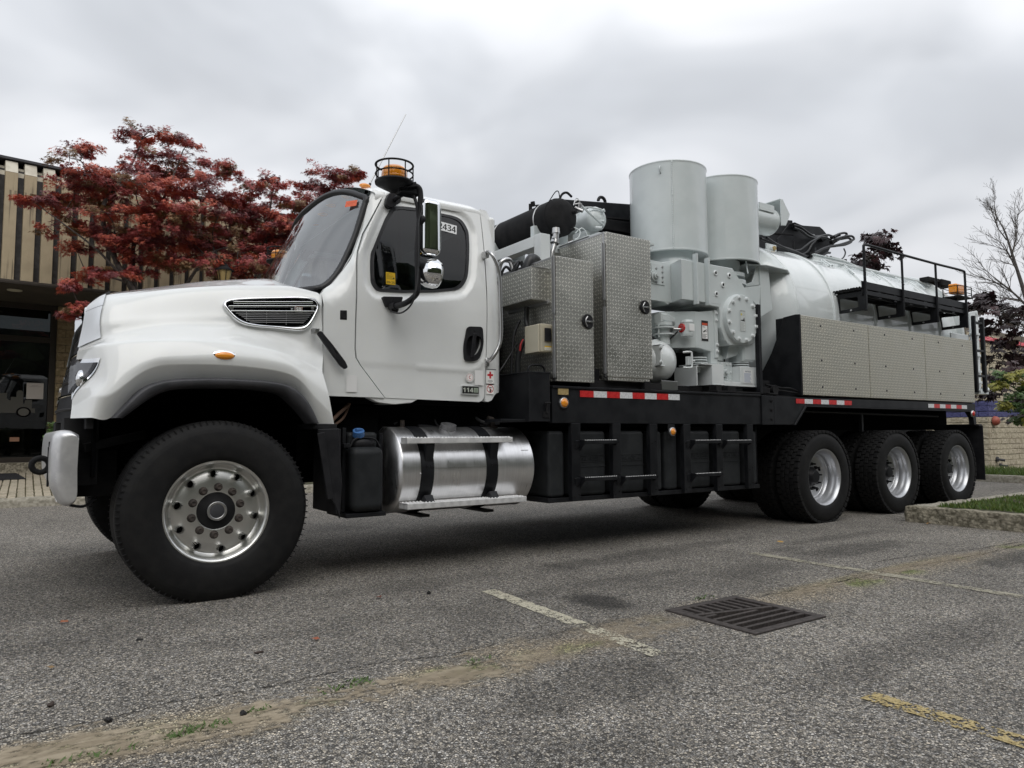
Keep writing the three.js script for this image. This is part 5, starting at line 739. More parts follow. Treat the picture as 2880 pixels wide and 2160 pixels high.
// ---- black battery box behind the cab
{
  const b = hub(truck, 'battery_box', [2.44, 1.3, -0.3]);
  part(b, 'box', [box(2.335, 2.545, 1.09, 1.488, 0.0, -0.72), box(2.33, 2.55, 1.48, 1.494, 0.004, -0.72)], M.black);
  part(b, 'handle', tube([[2.395, 1.495, -0.1], [2.400, 1.53, -0.1], [2.425, 1.552, -0.1], [2.54, 1.552, -0.1], [2.562, 1.53, -0.1], [2.565, 1.495, -0.1]], 0.009, 8, 48), M.black);
  part(b, 'latch', [box(2.47, 2.535, 1.12, 1.17, 0.001, 0.008), cyl([2.50, 1.16, 0.012], [2.50, 1.235, 0.02], 0.009), cyl([2.475, 1.24, 0.02], [2.53, 1.24, 0.02], 0.008), bolt([2.475, 1.128, 0.0], [0, 0, 1], 0.006, 0.008)], M.blackDull);
  part(b, 'strip', box(2.10, 2.335, 1.086, 1.11, -0.05, -0.3), M.black);
}
// ---- tread plate cabinets
function cabinet(x0, x1, y0, y1, zb, hx, split, latchAt, gap) {
  const c = hub(truck, 'cabinet', [(x0 + x1) / 2, y0, -0.3]);
  const body = [box(x0 + 0.004, x1 - 0.006, y0 + 0.005, y1 - 0.002, -0.045, zb, 0.003)];
  part(c, 'body', body, M.plate);
  part(c, 'lip', [box(x0, x0 + 0.02, y0, y1, -0.028, -0.05), box(x0, x1, y1 - 0.012, y1 + 0.004, -0.03, zb, 0.002)], M.steel);
  const d = hub(c, 'door', [(x0 + x1) / 2, (y0 + y1) / 2, 0]);
  part(d, 'door', [box(x0 + 0.002, x1, y0, y1, 0.0, -0.026, 0.005)], M.plate);
  const segs = []; for (const [a, b] of [[split + 0.03, y1 - 0.10 * gap], [y0 + 0.03, split - 0.03]]) { segs.push(cyl([hx, a, -0.014], [hx, b, -0.014], 0.008, 0.008, 10)); segs.push(box(hx - 0.020, hx + 0.002, a, b, -0.030, -0.022, 0.001)); }
  part(c, 'hinge', segs, M.steel);
  const [lx, ly] = latchAt, L = hub(c, 'latch', [lx, ly, 0]);
  part(L, 'latch', [ext(roundPoly([[lx + 0.035, ly + 0.062], [lx + 0.062, ly + 0.03], [lx + 0.062, ly - 0.04], [lx + 0.028, ly - 0.064], [lx - 0.03, ly - 0.052], [lx - 0.062, ly - 0.005], [lx - 0.048, ly + 0.045], [lx - 0.01, ly + 0.066]], 0.02), 0, 0.012, 'z', 0.004)], M.plastic);
  part(c, 'latch_handle', [tube([[lx - 0.005, ly + 0.042, 0.016], [lx - 0.026, ly + 0.015, 0.018], [lx - 0.028, ly - 0.015, 0.018], [lx - 0.010, ly - 0.044, 0.016]], 0.006, 8, 24), box(lx - 0.02, lx + 0.032, ly - 0.008, ly + 0.006, 0.013, 0.019), cyl([lx + 0.032, ly, 0.012], [lx + 0.032, ly, 0.028], 0.010)], M.steel);
  return c;
}
{
  const s = cabinet(2.620, 3.022, 1.423, 2.474, -0.86, 2.612, 1.955, [2.948, 1.945], 0);
  part(s, 'side_box', [box(2.452, 2.640, 2.108, 2.388, -0.12, -0.72, 0.004)], M.plate);
  part(s, 'side_box_lip', [box(2.452, 2.66, 2.384, 2.391, -0.116, -0.72, 0.002), box(2.60, 2.626, 2.08, 2.11, -0.10, -0.7), bolt([2.62, 2.095, -0.10], [0, 0, 1], 0.008, 0.006), bolt([2.62, 2.12, -0.118], [0, 0, 1], 0.006, 0.005), bolt([2.62, 2.36, -0.118], [0, 0, 1], 0.006, 0.005)], M.steel);
  const t = cabinet(3.178, 3.722, 1.482, 2.768, -0.67, 3.170, 2.13, [3.628, 2.135], 1);
  part(t, 'foot', [box(3.185, 3.69, 1.452, 1.482, -0.006, -0.6, 0.003)], M.plate);
  part(t, 'base', [box(3.02, 3.9, 1.388, 1.452, -0.06, -0.6), box(3.03, 3.17, 1.39, 1.56, -0.10, -0.6), box(3.62, 3.70, 1.38, 1.46, 0.0, -0.1)], M.blackDull);
  part(t, 'label', box(3.12, 3.176, 2.47, 2.50, -0.54, -0.545), M.cream);
  // junction box and conduits on the side of the small cabinet
  const j = hub(truck, 'junction_box', [2.56, 1.79, -0.2]);
  part(j, 'box', box(2.505, 2.622, 1.668, 1.905, -0.10, -0.30, 0.008), M.cream);
  part(j, 'cover', box(2.505, 2.622, 1.668, 1.905, -0.066, -0.098, 0.008), M.clearCover);
  part(j, 'breaker', [box(2.540, 2.605, 1.755, 1.868, -0.064, -0.052, 0.004)], M.plastic);
  const w = ctex(128, 64, (c) => { c.fillStyle = '#e4e0d2'; c.fillRect(0, 0, 128, 64); c.fillStyle = '#d6b21f'; c.fillRect(0, 0, 128, 18); c.fillStyle = '#6b6a66'; for (let k = 0; k < 4; k++) c.fillRect(10, 26 + k * 9, 90 - k * 8, 3); });
  print(j, 'label', w, 0.07, 0.036, [2.575, 1.700, -0.062]);
  part(truck, 'conduit', [tube([[2.575, 2.09, -0.36], [2.57, 2.02, -0.36], [2.555, 1.95, -0.34], [2.56, 1.88, -0.32]], 0.022, 10, 50), tube([[2.55, 1.82, -0.33], [2.51, 1.74, -0.36], [2.49, 1.62, -0.38], [2.49, 1.50, -0.38]], 0.024, 10, 50), tube([[2.53, 1.98, -0.40], [2.48, 1.85, -0.42], [2.46, 1.7, -0.42], [2.45, 1.5, -0.42]], 0.012, 8, 50), tube([[2.50, 1.78, -0.40], [2.43, 1.66, -0.42], [2.33, 1.54, -0.4], [2.28, 1.50, -0.38]], 0.006, 6, 40)], M.hose);
  part(truck, 'cable', tube([[2.56, 1.80, -0.31], [2.525, 1.80, -0.335], [2.50, 1.76, -0.345], [2.492, 1.70, -0.35]], 0.010), M.redHose, 'red cable behind the junction box');
}
// ---- machinery, cross tanks and beams behind the cab
{
  part(truck, 'engine', [box(2.62, 3.3, 1.4, 2.36, -0.9, -2.3, 0.03), box(2.35, 2.60, 1.40, 2.05, -0.8, -2.3, 0.03), box(3.2, 4.0, 1.39, 2.3, -0.75, -2.3, 0.04), cyl([2.5, 2.36, -0.9], [2.5, 2.36, -1.9], 0.14), cyl([2.9, 2.42, -0.95], [2.9, 2.42, -1.6], 0.11), box(2.3, 2.6, 2.0, 2.3, -1.0, -1.8, 0.05)], M.dark);
  const rnd = rng(5), hs = []; for (let k = 0; k < 14; k++) { const x = 2.38 + rnd() * 0.5, z = -0.5 - rnd() * 0.6, y = 2.36 + rnd() * 0.12; hs.push(tube([[x, y - 0.15, z], [x + 0.08 * rnd(), y + 0.08 * rnd(), z + 0.1], [x + 0.2, y + 0.05 * rnd(), z - 0.05], [x + 0.3, y - 0.12, z]], 0.007 + 0.008 * rnd(), 6, 24)); }
  part(truck, 'hose', hs, M.hose);
  part(truck, 'hose', [tube([[2.60, 2.36, -0.42], [2.615, 2.46, -0.40], [2.65, 2.53, -0.40], [2.74, 2.55, -0.46], [2.86, 2.52, -0.55]], 0.045, 12, 60), ...Array.from({ length: 9 }, (_, k) => new THREE.TorusGeometry(0.045, 0.005, 6, 20).rotateX(Math.PI / 2).translate(2.603 + k * 0.002, 2.36 + k * 0.012, -0.418))], M.hose, 'thick ribbed black hose');
  part(truck, 'pipe', [tube([[2.40, 2.40, -0.55], [2.42, 2.50, -0.52], [2.50, 2.53, -0.52], [2.56, 2.46, -0.55]], 0.022)], M.steel);
  const fr = hub(truck, 'tank_frame', [2.9, 2.7, -1.2]);
  part(fr, 'beam', [box(2.85, 2.955, 2.722, 2.826, -0.63, -2.2)], M.palewhite);
  part(fr, 'post', both(box(2.852, 2.962, 1.5, 2.832, -0.525, -0.628)), M.palewhite);
  part(fr, 'beam', [box(3.45, 3.55, 2.722, 2.826, -0.72, -2.2), box(2.95, 3.5, 2.73, 2.82, -0.72, -0.80), box(3.2, 3.8, 2.77, 2.80, -0.25, -0.74)], M.palewhite);
  const bt = hub(truck, 'air_tank', [3.21, 3.075, -1.4], 'black cross tank with steel bands');
  part(bt, 'shell', lathe([[0.0001, -0.600], [0.09, -0.606], [0.15, -0.625], [0.178, -0.66], [0.182, -0.70], [0.182, -2.0], [0.15, -2.06], [0.0001, -2.08]], 'z', [3.21, 3.078, 0], 64), M.blackDull);
  for (const z of [-0.70, -0.88, -1.60]) part(bt, 'band', lathe([[0.183, z + 0.008], [0.187, z + 0.005], [0.187, z - 0.005], [0.183, z - 0.008]], 'z', [3.21, 3.078, 0], 48), z === -0.70 ? M.blackDull : M.steel);
  for (const z of [-0.86, -1.60]) { const a = []; for (let k = 0; k <= 14; k++) { const t = Math.PI * (1.13 + 0.74 * k / 14); a.push([3.21 + 0.186 * Math.cos(t), 3.078 + 0.186 * Math.sin(t)]); } part(bt, 'saddle', ext([[3.00, 2.826], [3.00, 3.0], ...a, [3.42, 3.0], [3.42, 2.826]], z - 0.03, z + 0.03), M.pale); }
  part(bt, 'fitting', [cyl([3.12, 3.255, -1.0], [3.11, 3.30, -1.0], 0.022), cyl([3.17, 3.26, -1.12], [3.17, 3.32, -1.12], 0.018), cyl([3.22, 3.26, -1.06], [3.22, 3.30, -1.06], 0.025), tube([[3.22, 3.24, -0.72], [3.26, 3.32, -0.72], [3.34, 3.36, -0.74], [3.40, 3.33, -0.74]], 0.012), tube([[3.12, 3.23, -0.75], [3.19, 3.34, -0.72], [3.215, 3.345, -0.72], [3.22, 3.26, -0.70]], 0.005), cyl([3.30, 3.12, -0.62], [3.32, 3.12, -0.57], 0.018), cyl([3.29, 2.955, -0.64], [3.31, 2.955, -0.595], 0.014)], M.blackDull);
  part(bt, 'fitting', [tube([[3.36, 3.24, -0.66], [3.40, 3.27, -0.64], [3.44, 3.21, -0.66], [3.40, 3.16, -0.66]], 0.007), tube([[3.35, 3.22, -0.64], [3.42, 3.23, -0.62], [3.46, 3.17, -0.66]], 0.006), cyl([3.39, 3.2, -0.68], [3.44, 3.16, -0.62], 0.018), tube([[3.33, 3.20, -0.63], [3.39, 3.29, -0.66], [3.43, 3.285, -0.67], [3.43, 3.2, -0.67]], 0.005)], M.steel);
  const wt = hub(truck, 'air_tank', [3.79, 3.2, -1.5], 'small pale cross tank');
  part(wt, 'shell', lathe([[0.0001, -0.765], [0.06, -0.772], [0.105, -0.79], [0.125, -0.82], [0.127, -0.85], [0.127, -2.0], [0.0001, -2.05]], 'z', [3.79, 3.195, 0], 48), M.pale);
  part(wt, 'band', [lathe([[0.128, -0.94], [0.132, -0.95], [0.128, -0.96]], 'z', [3.79, 3.195, 0], 40), box(3.70, 3.9, 2.80, 3.08, -0.88, -1.1), cyl([3.80, 3.26, -0.80], [3.83, 3.27, -0.74], 0.018), cyl([3.80, 3.16, -0.78], [3.82, 3.15, -0.73], 0.016), cyl([3.76, 3.09, -0.80], [3.80, 3.08, -0.75], 0.02)], M.pale);
  part(truck, 'pipe', [tube([[3.44, 3.22, -0.64], [3.6, 3.15, -0.66], [3.78, 3.09, -0.70]], 0.011), tube([[3.50, 3.24, -0.8], [3.66, 3.28, -0.78], [3.80, 3.28, -0.76]], 0.009), tube([[3.30, 3.0, -0.66], [3.38, 2.95, -0.6], [3.36, 2.88, -0.6], [3.33, 2.86, -0.62]], 0.007), tube([[3.4, 2.95, -0.7], [3.5, 3.02, -0.7], [3.56, 2.95, -0.7], [3.56, 2.82, -0.7]], 0.007)], M.pale);
  part(truck, 'valve', [cyl([3.09, 2.88, -0.60], [3.09, 2.93, -0.60], 0.040, 0.036), cyl([3.085, 2.80, -0.60], [3.09, 2.885, -0.60], 0.030), cyl([3.07, 2.78, -0.60], [3.08, 2.81, -0.6], 0.042), tube([[3.08, 2.80, -0.60], [3.06, 2.74, -0.60], [3.04, 2.68, -0.60], [3.03, 2.55, -0.6]], 0.024), bar([3.04, 2.815, -0.56], [3.01, 2.82, -0.55], 0.02, 0.02)], M.steel);
  part(truck, 'pipe', [tube([[3.66, 2.84, -0.45], [3.80, 2.90, -0.5], [3.95, 2.90, -0.5], [4.06, 2.86, -0.5]], 0.045, 10, 40)], M.steel);
  part(truck, 'shelf', [box(3.2, 3.9, 2.772, 2.795, -0.12, -0.7), box(3.72, 4.1, 2.80, 2.83, -0.35, -0.6)], M.pale);
}
// ---- silencer drums
function drum(x, y0, y1) {
  const z = -0.65, R = 0.4055, d = hub(truck, 'silencer_drum', [x, y0, z]);
  part(d, 'shell', [lathe([[R - 0.012, y1 - 0.3], [R - 0.012, y1 - 0.004], [R - 0.004, y1 + 0.006], [R + 0.006, y1 + 0.004], [R + 0.006, y1 - 0.008], [R, y1 - 0.014], [R, y0 + 0.02], [R + 0.005, y0 + 0.010], [R + 0.005, y0 - 0.006], [R - 0.006, y0 - 0.010], [R - 0.02, y0 + 0.02], [0.20, y0 + 0.055], [0.0001, y0 + 0.06]], 'y', [x, 0, z], 96), lathe([[R - 0.013, y1 - 0.3], [0.0001, y1 - 0.28]], 'y', [x, 0, z], 40)], M.pale);
  return d;
}
{
  const a = drum(4.661, 2.862, 3.790), b = drum(5.527, 2.880, 3.815), R = 0.4055;
  const seam = []; const rs = rng(3); for (let k = 0; k < 40; k++) { const t = Math.PI * 0.5 + 0.70, y = 2.88 + k * 0.0228; seam.push(ball(4.661 + R * Math.cos(t) , y, -0.65 + R * Math.sin(t), 0.010 + 0.003 * rs(), 0.8, 1.6, 0.7, 8)); }
  part(a, 'weld', seam, M.pale);
  const lug = (cx, a0) => new THREE.TorusGeometry(0.035, 0.008, 8, 16, Math.PI).rotateZ(-Math.PI / 2).rotateY(-a0).translate(cx + R * Math.cos(a0), 3.70, -0.65 + R * Math.sin(a0));
  part(a, 'lifting_eye', [lug(4.661, 2.56)], M.pale); part(a, 'lifting_eye', [lug(4.661, -0.55)], M.pale);
  part(b, 'outlet', [cyl([5.88, 3.53, -0.65], [6.40, 3.545, -0.65], 0.158, 0.158, 48, true), lathe([[0.158, 6.38], [0.162, 6.39], [0.162, 6.41], [0.150, 6.41]], 'x', [0, 3.545, -0.65], 40), box(6.02, 6.30, 3.60, 3.69, -0.505, -0.487), cyl([5.92, 3.53, -0.65], [5.93, 3.53, -0.65], 0.21, 0.21, 40)], M.pale);
  part(b, 'rain_hood', [ext([[6.41, 3.79], [6.45, 3.80], [6.585, 3.635], [6.575, 3.60], [6.50, 3.48], [6.41, 3.47]], -0.49, -0.475), ext([[6.41, 3.79], [6.45, 3.80], [6.585, 3.635], [6.575, 3.60], [6.50, 3.48], [6.41, 3.47]], -0.825, -0.81), bar([6.445, 3.795, -0.65], [6.585, 3.63, -0.65], 0.33, 0.012), box(6.405, 6.45, 3.785, 3.80, -0.48, -0.82)], M.pale);
  part(truck, 'duct', [cyl([4.60, 2.64, -0.55], [4.64, 2.90, -0.62], 0.24, 0.26, 40), cyl([5.50, 2.60, -0.62], [5.52, 2.90, -0.65], 0.17, 0.2, 40), cyl([5.47, 2.63, -0.55], [5.47, 2.68, -0.55], 0.21, 0.21, 32), cyl([5.47, 2.72, -0.55], [5.47, 2.76, -0.55], 0.2, 0.2, 32), cyl([5.46, 2.52, -0.55], [5.46, 2.60, -0.55], 0.16, 0.19, 32), cyl([5.52, 2.74, -0.3], [5.52, 2.88, -0.32], 0.008)], M.pale);
}
// ---- blower housing
{
  const h = hub(truck, 'blower_housing', [4.7, 2.2, -0.3]);
  part(h, 'casing', [ext([[4.0, -0.7], [4.0, -0.30], [4.306, -0.30], [4.237, -0.10], [4.62, -0.098], [4.80, -0.098], [4.9, -0.5], [4.9, -0.7]], 2.292, 2.688, 'y', 0.004), ext([[4.03, 2.36], [4.03, 2.655], [4.31, 2.715], [4.31, 2.30], [4.262, 2.27]], -0.7, -0.304)], M.pale);
  part(h, 'casing', [ext([[4.597, 2.270], [4.597, 2.690], [5.013, 2.693], [5.385, 2.33], [5.400, 2.02], [5.34, 1.94], [5.25, 1.91], [4.93, 1.885], [4.862, 1.94], [4.80, 2.06], [4.795, 2.262]], -0.55, -0.10, 'z', 0.006), ext([[4.78, 2.27], [4.862, 1.935], [4.93, 1.885], [4.93, 2.27]], -0.55, -0.101, 'z', 0.004)], M.pale);
  part(h, 'rib', box(4.402, 4.424, 2.252, 2.755, -0.045, -0.10), M.pale); part(h, 'rib', box(4.575, 4.597, 2.258, 2.735, -0.045, -0.10), M.pale);
  part(h, 'weld', [...Array.from({ length: 34 }, (_, k) => ball(4.398, 2.30 + k * 0.0113, -0.098, 0.006, 1, 1, 1, 6)), ...Array.from({ length: 34 }, (_, k) => ball(4.571, 2.30 + k * 0.0113, -0.098, 0.006, 1, 1, 1, 6)), ...Array.from({ length: 36 }, (_, k) => ball(4.242, 2.295 + k * 0.0108, -0.1, 0.006, 1, 1, 1, 6))], M.pale);
  part(h, 'inspection_plate', [box(4.03, 4.214, 2.455, 2.662, -0.304, -0.292, 0.003)], M.pale);
  part(h, 'bolt', [[4.094, 2.611], [4.180, 2.636], [4.180, 2.586], [4.179, 2.534], [4.18, 2.487], [4.094, 2.475]].flatMap(([x, y]) => bolt([x, y, -0.292], [0, 0, 1], 0.010, 0.010)), M.steel);
  part(h, 'port', [cyl([4.063, 2.535, -0.292], [4.063, 2.535, -0.27], 0.055), cyl([4.063, 2.535, -0.28], [4.063, 2.535, -0.25], 0.035), cyl([4.063, 2.535, -0.26], [4.063, 2.535, -0.235], 0.018)], M.pale);
  for (const [x, y] of [[4.736, 2.608], [4.949, 2.609], [4.847, 2.500], [4.741, 2.395]]) part(h, 'port', [lathe([[0.014, 0.008], [0.020, 0.012], [0.027, 0.008], [0.029, -0.002]], 'z', [x, y, -0.098], 20)], M.palewhite);
  part(h, 'port_hole', [[4.736, 2.608], [4.949, 2.609], [4.847, 2.500], [4.741, 2.395]].map(([x, y]) => cyl([x, y, -0.099], [x, y, -0.094], 0.014, 0.014, 16)), M.dark);
  const F = hub(truck, 'blower_cover', [5.09, 2.165, -0.06]);
  part(F, 'disc', lathe([[0.0001, 0.046], [0.246, 0.046], [0.252, 0.040], [0.252, 0.006], [0.262, 0.004], [0.262, -0.01]], 'z', [5.09, 2.165, -0.098], 80), M.pale);
  for (let k = 0; k < 12; k++) { const t = k / 12 * Math.PI * 2 + 0.22; part(F, 'bolt', bolt([5.09 + 0.222 * Math.cos(t), 2.165 + 0.222 * Math.sin(t), -0.054], [0, 0, 1], 0.017, 0.026), M.palewhite); }
  const lab = ctex(160, 400, (c, w, h2) => { c.fillStyle = '#c3c8c6'; c.fillRect(0, 0, w, h2); c.fillStyle = '#3b3d3d'; c.font = 'bold 26px sans-serif'; c.fillText('LUBRICATION', 4, 26, 152); c.strokeStyle = '#70736f'; c.lineWidth = 3; c.strokeRect(8, 36, 144, 356); c.fillStyle = '#cfc14a'; c.beginPath(); c.arc(45, 84, 22, 0, 7); c.fill(); c.strokeStyle = '#55584f'; c.beginPath(); c.arc(45, 84, 22, 0, 7); c.stroke(); c.beginPath(); c.arc(112, 84, 20, 0, 7); c.stroke(); c.fillStyle = '#1f1f1f'; c.beginPath(); c.moveTo(20, 190); c.lineTo(95, 178); c.lineTo(112, 140); c.lineTo(126, 140); c.lineTo(140, 214); c.lineTo(20, 204); c.fill(); c.fillStyle = '#8a8d8b'; for (let k = 0; k < 9; k++) c.fillRect(18, 236 + k * 17, 116 - (k % 3) * 16, 5); });
  print(F, 'label', lab, 0.088, 0.22, [5.085, 2.145, -0.049]);
  // lower casing with warning label
  const lo = hub(truck, 'blower_base', [4.6, 1.9, -0.3]);
  part(lo, 'casing', [ext([[4.19, -0.55], [4.19, -0.36], [4.478, -0.15], [4.79, -0.15], [4.79, -0.55]], 1.835, 2.20, 'y', 0.004), ext([[4.478, 2.19], [4.478, 1.842], [4.785, 1.80], [4.785, 2.24]], -0.3, -0.148), ext([[4.75, 1.75], [4.75, 2.24], [4.80, 2.24], [4.80, 1.75]], -0.16, -0.135)], M.pale);
  part(lo, 'bolt', [[4.775, 2.205], [4.775, 2.135], [4.78, 1.885], [4.78, 1.82]].flatMap(([x, y]) => bolt([x, y, -0.135], [0, 0, 1], 0.013, 0.016)), M.palewhite);
  const warn = ctex(200, 420, (c, w, h2) => { c.fillStyle = '#121212'; c.fillRect(0, 0, w, h2); c.fillStyle = '#dd5a36'; c.fillRect(18, 50, 164, 46); c.fillStyle = '#7a2a18'; c.font = 'bold 30px sans-serif'; c.textAlign = 'center'; c.fillText('WARNING', 100, 84); c.fillStyle = '#e9e9e7'; c.fillRect(18, 104, 164, 270); c.fillStyle = '#1c1c1c'; c.beginPath(); c.moveTo(40, 230); c.lineTo(110, 190); c.lineTo(130, 215); c.lineTo(60, 250); c.fill(); c.lineWidth = 8; c.strokeStyle = '#1c1c1c'; c.beginPath(); c.arc(142, 208, 22, 0, 7); c.stroke(); for (let k = 0; k < 6; k++) c.fillRect(30, 278 + k * 15, 130 - (k % 3) * 20, 6); c.fillRect(30, 120, 60, 6); c.fillRect(30, 136, 80, 6); });
  print(lo, 'warning_label', warn, 0.098, 0.205, [4.612, 2.015, -0.1445]);
  // mounts
  const mo = hub(truck, 'blower_mount', [4.9, 1.55, -0.2]);
  part(mo, 'plinth', [ext([[4.485, 1.462], [4.485, 1.655], [4.50, 1.66], [4.62, 1.66], [4.62, 1.648], [4.497, 1.645], [4.497, 1.462]], -0.45, -0.15), box(4.655, 4.83, 1.47, 1.68, -0.102, -0.11), box(4.655, 4.664, 1.47, 1.68, -0.104, -0.4), box(4.83, 5.44, 1.468, 1.512, -0.098, -0.106), box(4.66, 5.44, 1.470, 1.482, -0.10, -0.6), box(5.085, 5.438, 1.47, 1.675, -0.098, -0.106), box(5.085, 5.095, 1.47, 1.67, -0.10, -0.45), box(5.085, 5.438, 1.665, 1.675, -0.10, -0.4), box(4.50, 4.83, 1.668, 1.68, -0.104, -0.4)], M.palewhite);
  const note = ctex(240, 230, (c, w, h2) => { c.fillStyle = '#dfe1e0'; c.fillRect(0, 0, w, h2); c.fillStyle = '#2b3550'; c.font = 'bold 40px sans-serif'; c.textAlign = 'center'; c.fillText('NOTICE', 120, 44); c.fillStyle = '#7a88a8'; for (let k = 0; k < 9; k++) c.fillRect(20, 62 + k * 18, 170 + (k % 2) * 24 - (k % 4) * 12, 8); });
  print(mo, 'notice_label', note, 0.150, 0.140, [5.205, 1.575, -0.095]);
  part(mo, 'rubber_mount', [cyl([4.58, 1.60, -0.28], [4.58, 1.66, -0.28], 0.075), cyl([4.60, 1.69, -0.24], [4.60, 1.70, -0.24], 0.105, 0.105), cyl([4.60, 1.715, -0.24], [4.60, 1.728, -0.24], 0.10, 0.10), cyl([4.60, 1.74, -0.24], [4.60, 1.752, -0.24], 0.095, 0.095), cyl([5.26, 1.68, -0.24], [5.26, 1.69, -0.24], 0.10), cyl([5.26, 1.702, -0.24], [5.26, 1.714, -0.24], 0.098), cyl([5.26, 1.727, -0.24], [5.26, 1.738, -0.24], 0.095), cyl([4.58, 1.55, -0.28], [4.58, 1.60, -0.28], 0.03)], M.pale);
  part(mo, 'leg', [ext([[5.19, 1.74], [5.19, 1.97], [5.39, 2.0], [5.395, 1.76], [5.37, 1.74]], -0.34, -0.13, 'z', 0.02), box(4.70, 4.80, 1.69, 1.83, -0.15, -0.25)], M.pale);
  part(mo, 'gear_cover', [box(4.835, 5.085, 1.515, 1.725, -0.20, -0.5), cyl([4.955, 1.62, -0.2], [4.955, 1.62, -0.175], 0.048), cyl([4.955, 1.62, -0.18], [4.955, 1.62, -0.15], 0.026, 0.026, 6)], M.pale);
  part(mo, 'bolt', [[4.86, 1.70], [4.93, 1.70], [5.0, 1.70], [5.055, 1.70], [4.86, 1.535], [4.93, 1.535], [5.0, 1.535], [5.055, 1.535], [5.06, 1.62], [4.855, 1.62]].flatMap(([x, y]) => bolt([x, y, -0.2], [0, 0, 1], 0.010, 0.008)), M.palewhite);
  part(mo, 'duct', [cyl([4.95, 1.72, -0.4], [4.95, 2.0, -0.45], 0.15, 0.17, 36), cyl([4.94, 1.74, -0.40], [4.94, 1.79, -0.4], 0.165, 0.165, 36), ext([[5.0, 1.76], [5.05, 1.92], [5.30, 1.92], [5.16, 1.80]], -0.4, -0.2)], M.pale);
  part(mo, 'foot', [box(4.64, 4.72, 1.39, 1.468, -0.04, -0.14), box(4.80, 4.92, 1.39, 1.462, -0.03, -0.13), box(5.34, 5.46, 1.388, 1.462, -0.02, -0.12), box(4.63, 5.6, 1.392, 1.41, -0.02, -0.2)], M.blackDull);
  part(mo, 'frame', [box(3.9, 4.7, 1.39, 1.46, -0.25, -0.6), box(4.15, 4.5, 1.46, 1.70, -0.55, -0.6), box(4.0, 5.6, 1.4, 2.0, -0.7, -0.75)], M.blackDull);
}
// ---- separator pot with its valve
{
  const s = hub(truck, 'separator_pot', [4.11, 1.69, -0.3]);
  const ax = V(0.28, 0, 1).normalize(), o = [4.085, 1.688, -0.26], dome = lathe([[0.0001, 0.150], [0.06, 0.144], [0.12, 0.118], [0.17, 0.07], [0.198, 0.015], [0.203, -0.02], [0.218, -0.022], [0.218, -0.045], [0.203, -0.05], [0.203, -0.40], [0.15, -0.5], [0.0001, -0.53]], 'z', [0, 0, 0], 64).applyQuaternion(new THREE.Quaternion().setFromUnitVectors(ZAX, ax)).translate(...o);
  part(s, 'vessel', dome, M.palewhite);
  part(s, 'clamp', [box(3.93, 3.945, 1.62, 1.83, -0.10, -0.22), box(3.93, 3.99, 1.815, 1.83, -0.10, -0.2), box(3.93, 3.99, 1.62, 1.635, -0.10, -0.2), bolt([3.935, 1.80, -0.10], [0, 0, 1], 0.015, 0.02), bolt([3.935, 1.66, -0.10], [0, 0, 1], 0.015, 0.02)], M.palewhite);
  part(s, 'handle', [tube([[4.27, 1.775, -0.13], [4.31, 1.78, -0.10], [4.345, 1.775, -0.09], [4.35, 1.75, -0.09], [4.35, 1.65, -0.09], [4.345, 1.63, -0.09], [4.31, 1.625, -0.10], [4.27, 1.628, -0.13]], 0.010, 8, 60), box(4.335, 4.40, 1.655, 1.74, -0.12, -0.16), cyl([4.39, 1.70, -0.13], [4.43, 1.70, -0.125], 0.008)], M.palewhite);
  part(s, 'foot', [box(3.97, 4.19, 1.40, 1.49, -0.13, -0.14), box(3.97, 4.19, 1.40, 1.5, -0.4, -0.41)], M.steel);
  const v = hub(truck, 'relief_valve', [4.24, 2.0, -0.3]);
  part(v, 'body', [cyl([4.19, 1.86, -0.30], [4.19, 1.97, -0.30], 0.062), cyl([4.19, 1.955, -0.30], [4.19, 1.97, -0.30], 0.105), cyl([4.19, 1.98, -0.30], [4.19, 2.05, -0.30], 0.065), cyl([4.19, 2.02, -0.30], [4.19, 2.035, -0.30], 0.11), cyl([4.19, 2.05, -0.30], [4.19, 2.08, -0.30], 0.085), ext([[4.11, 2.08], [4.11, 2.165], [4.19, 2.172], [4.31, 2.13], [4.31, 2.07]], -0.36, -0.24, 'z', 0.02), cyl([4.10, 1.93, -0.28], [4.10, 2.05, -0.28], 0.008), cyl([4.27, 1.93, -0.26], [4.27, 2.05, -0.26], 0.008)], M.pale);
  part(v, 'lever', [bar([4.26, 2.01, -0.25], [4.32, 2.01, -0.18], 0.03, 0.03), tube([[4.22, 2.01, -0.2], [4.27, 2.005, -0.16], [4.33, 2.015, -0.16]], 0.012)], M.steel);
  const r = hub(truck, 'switch', [4.35, 2.02, -0.15]);
  part(r, 'body', [cyl([4.355, 1.955, -0.15], [4.355, 2.08, -0.15], 0.062, 0.062, 28), cyl([4.355, 2.075, -0.15], [4.355, 2.098, -0.15], 0.066, 0.06, 28), cyl([4.355, 1.94, -0.15], [4.355, 1.962, -0.15], 0.06, 0.066, 28)], M.pale);
  part(r, 'ring', [cyl([4.288, 2.02, -0.165], [4.305, 2.02, -0.162], 0.045, 0.045, 24)], M.red); part(r, 'label', box(4.318, 4.392, 1.985, 2.055, -0.09, -0.083), M.labelWhite);
  part(truck, 'hose', [tube([[4.28, 1.99, -0.2], [4.22, 1.92, -0.24], [4.16, 1.88, -0.28]], 0.008), tube([[4.0, 2.05, -0.4], [4.05, 1.9, -0.3], [3.95, 1.86, -0.3]], 0.01), tube([[3.85, 1.9, -0.3], [4.0, 1.93, -0.3], [4.1, 1.9, -0.3]], 0.01)], M.hose);
  part(truck, 'vacuum_pipe', [cyl([3.95, 1.8, -0.55], [3.95, 2.4, -0.55], 0.11), cyl([4.1, 2.0, -0.75], [4.1, 2.4, -0.75], 0.08)], M.pale);
}
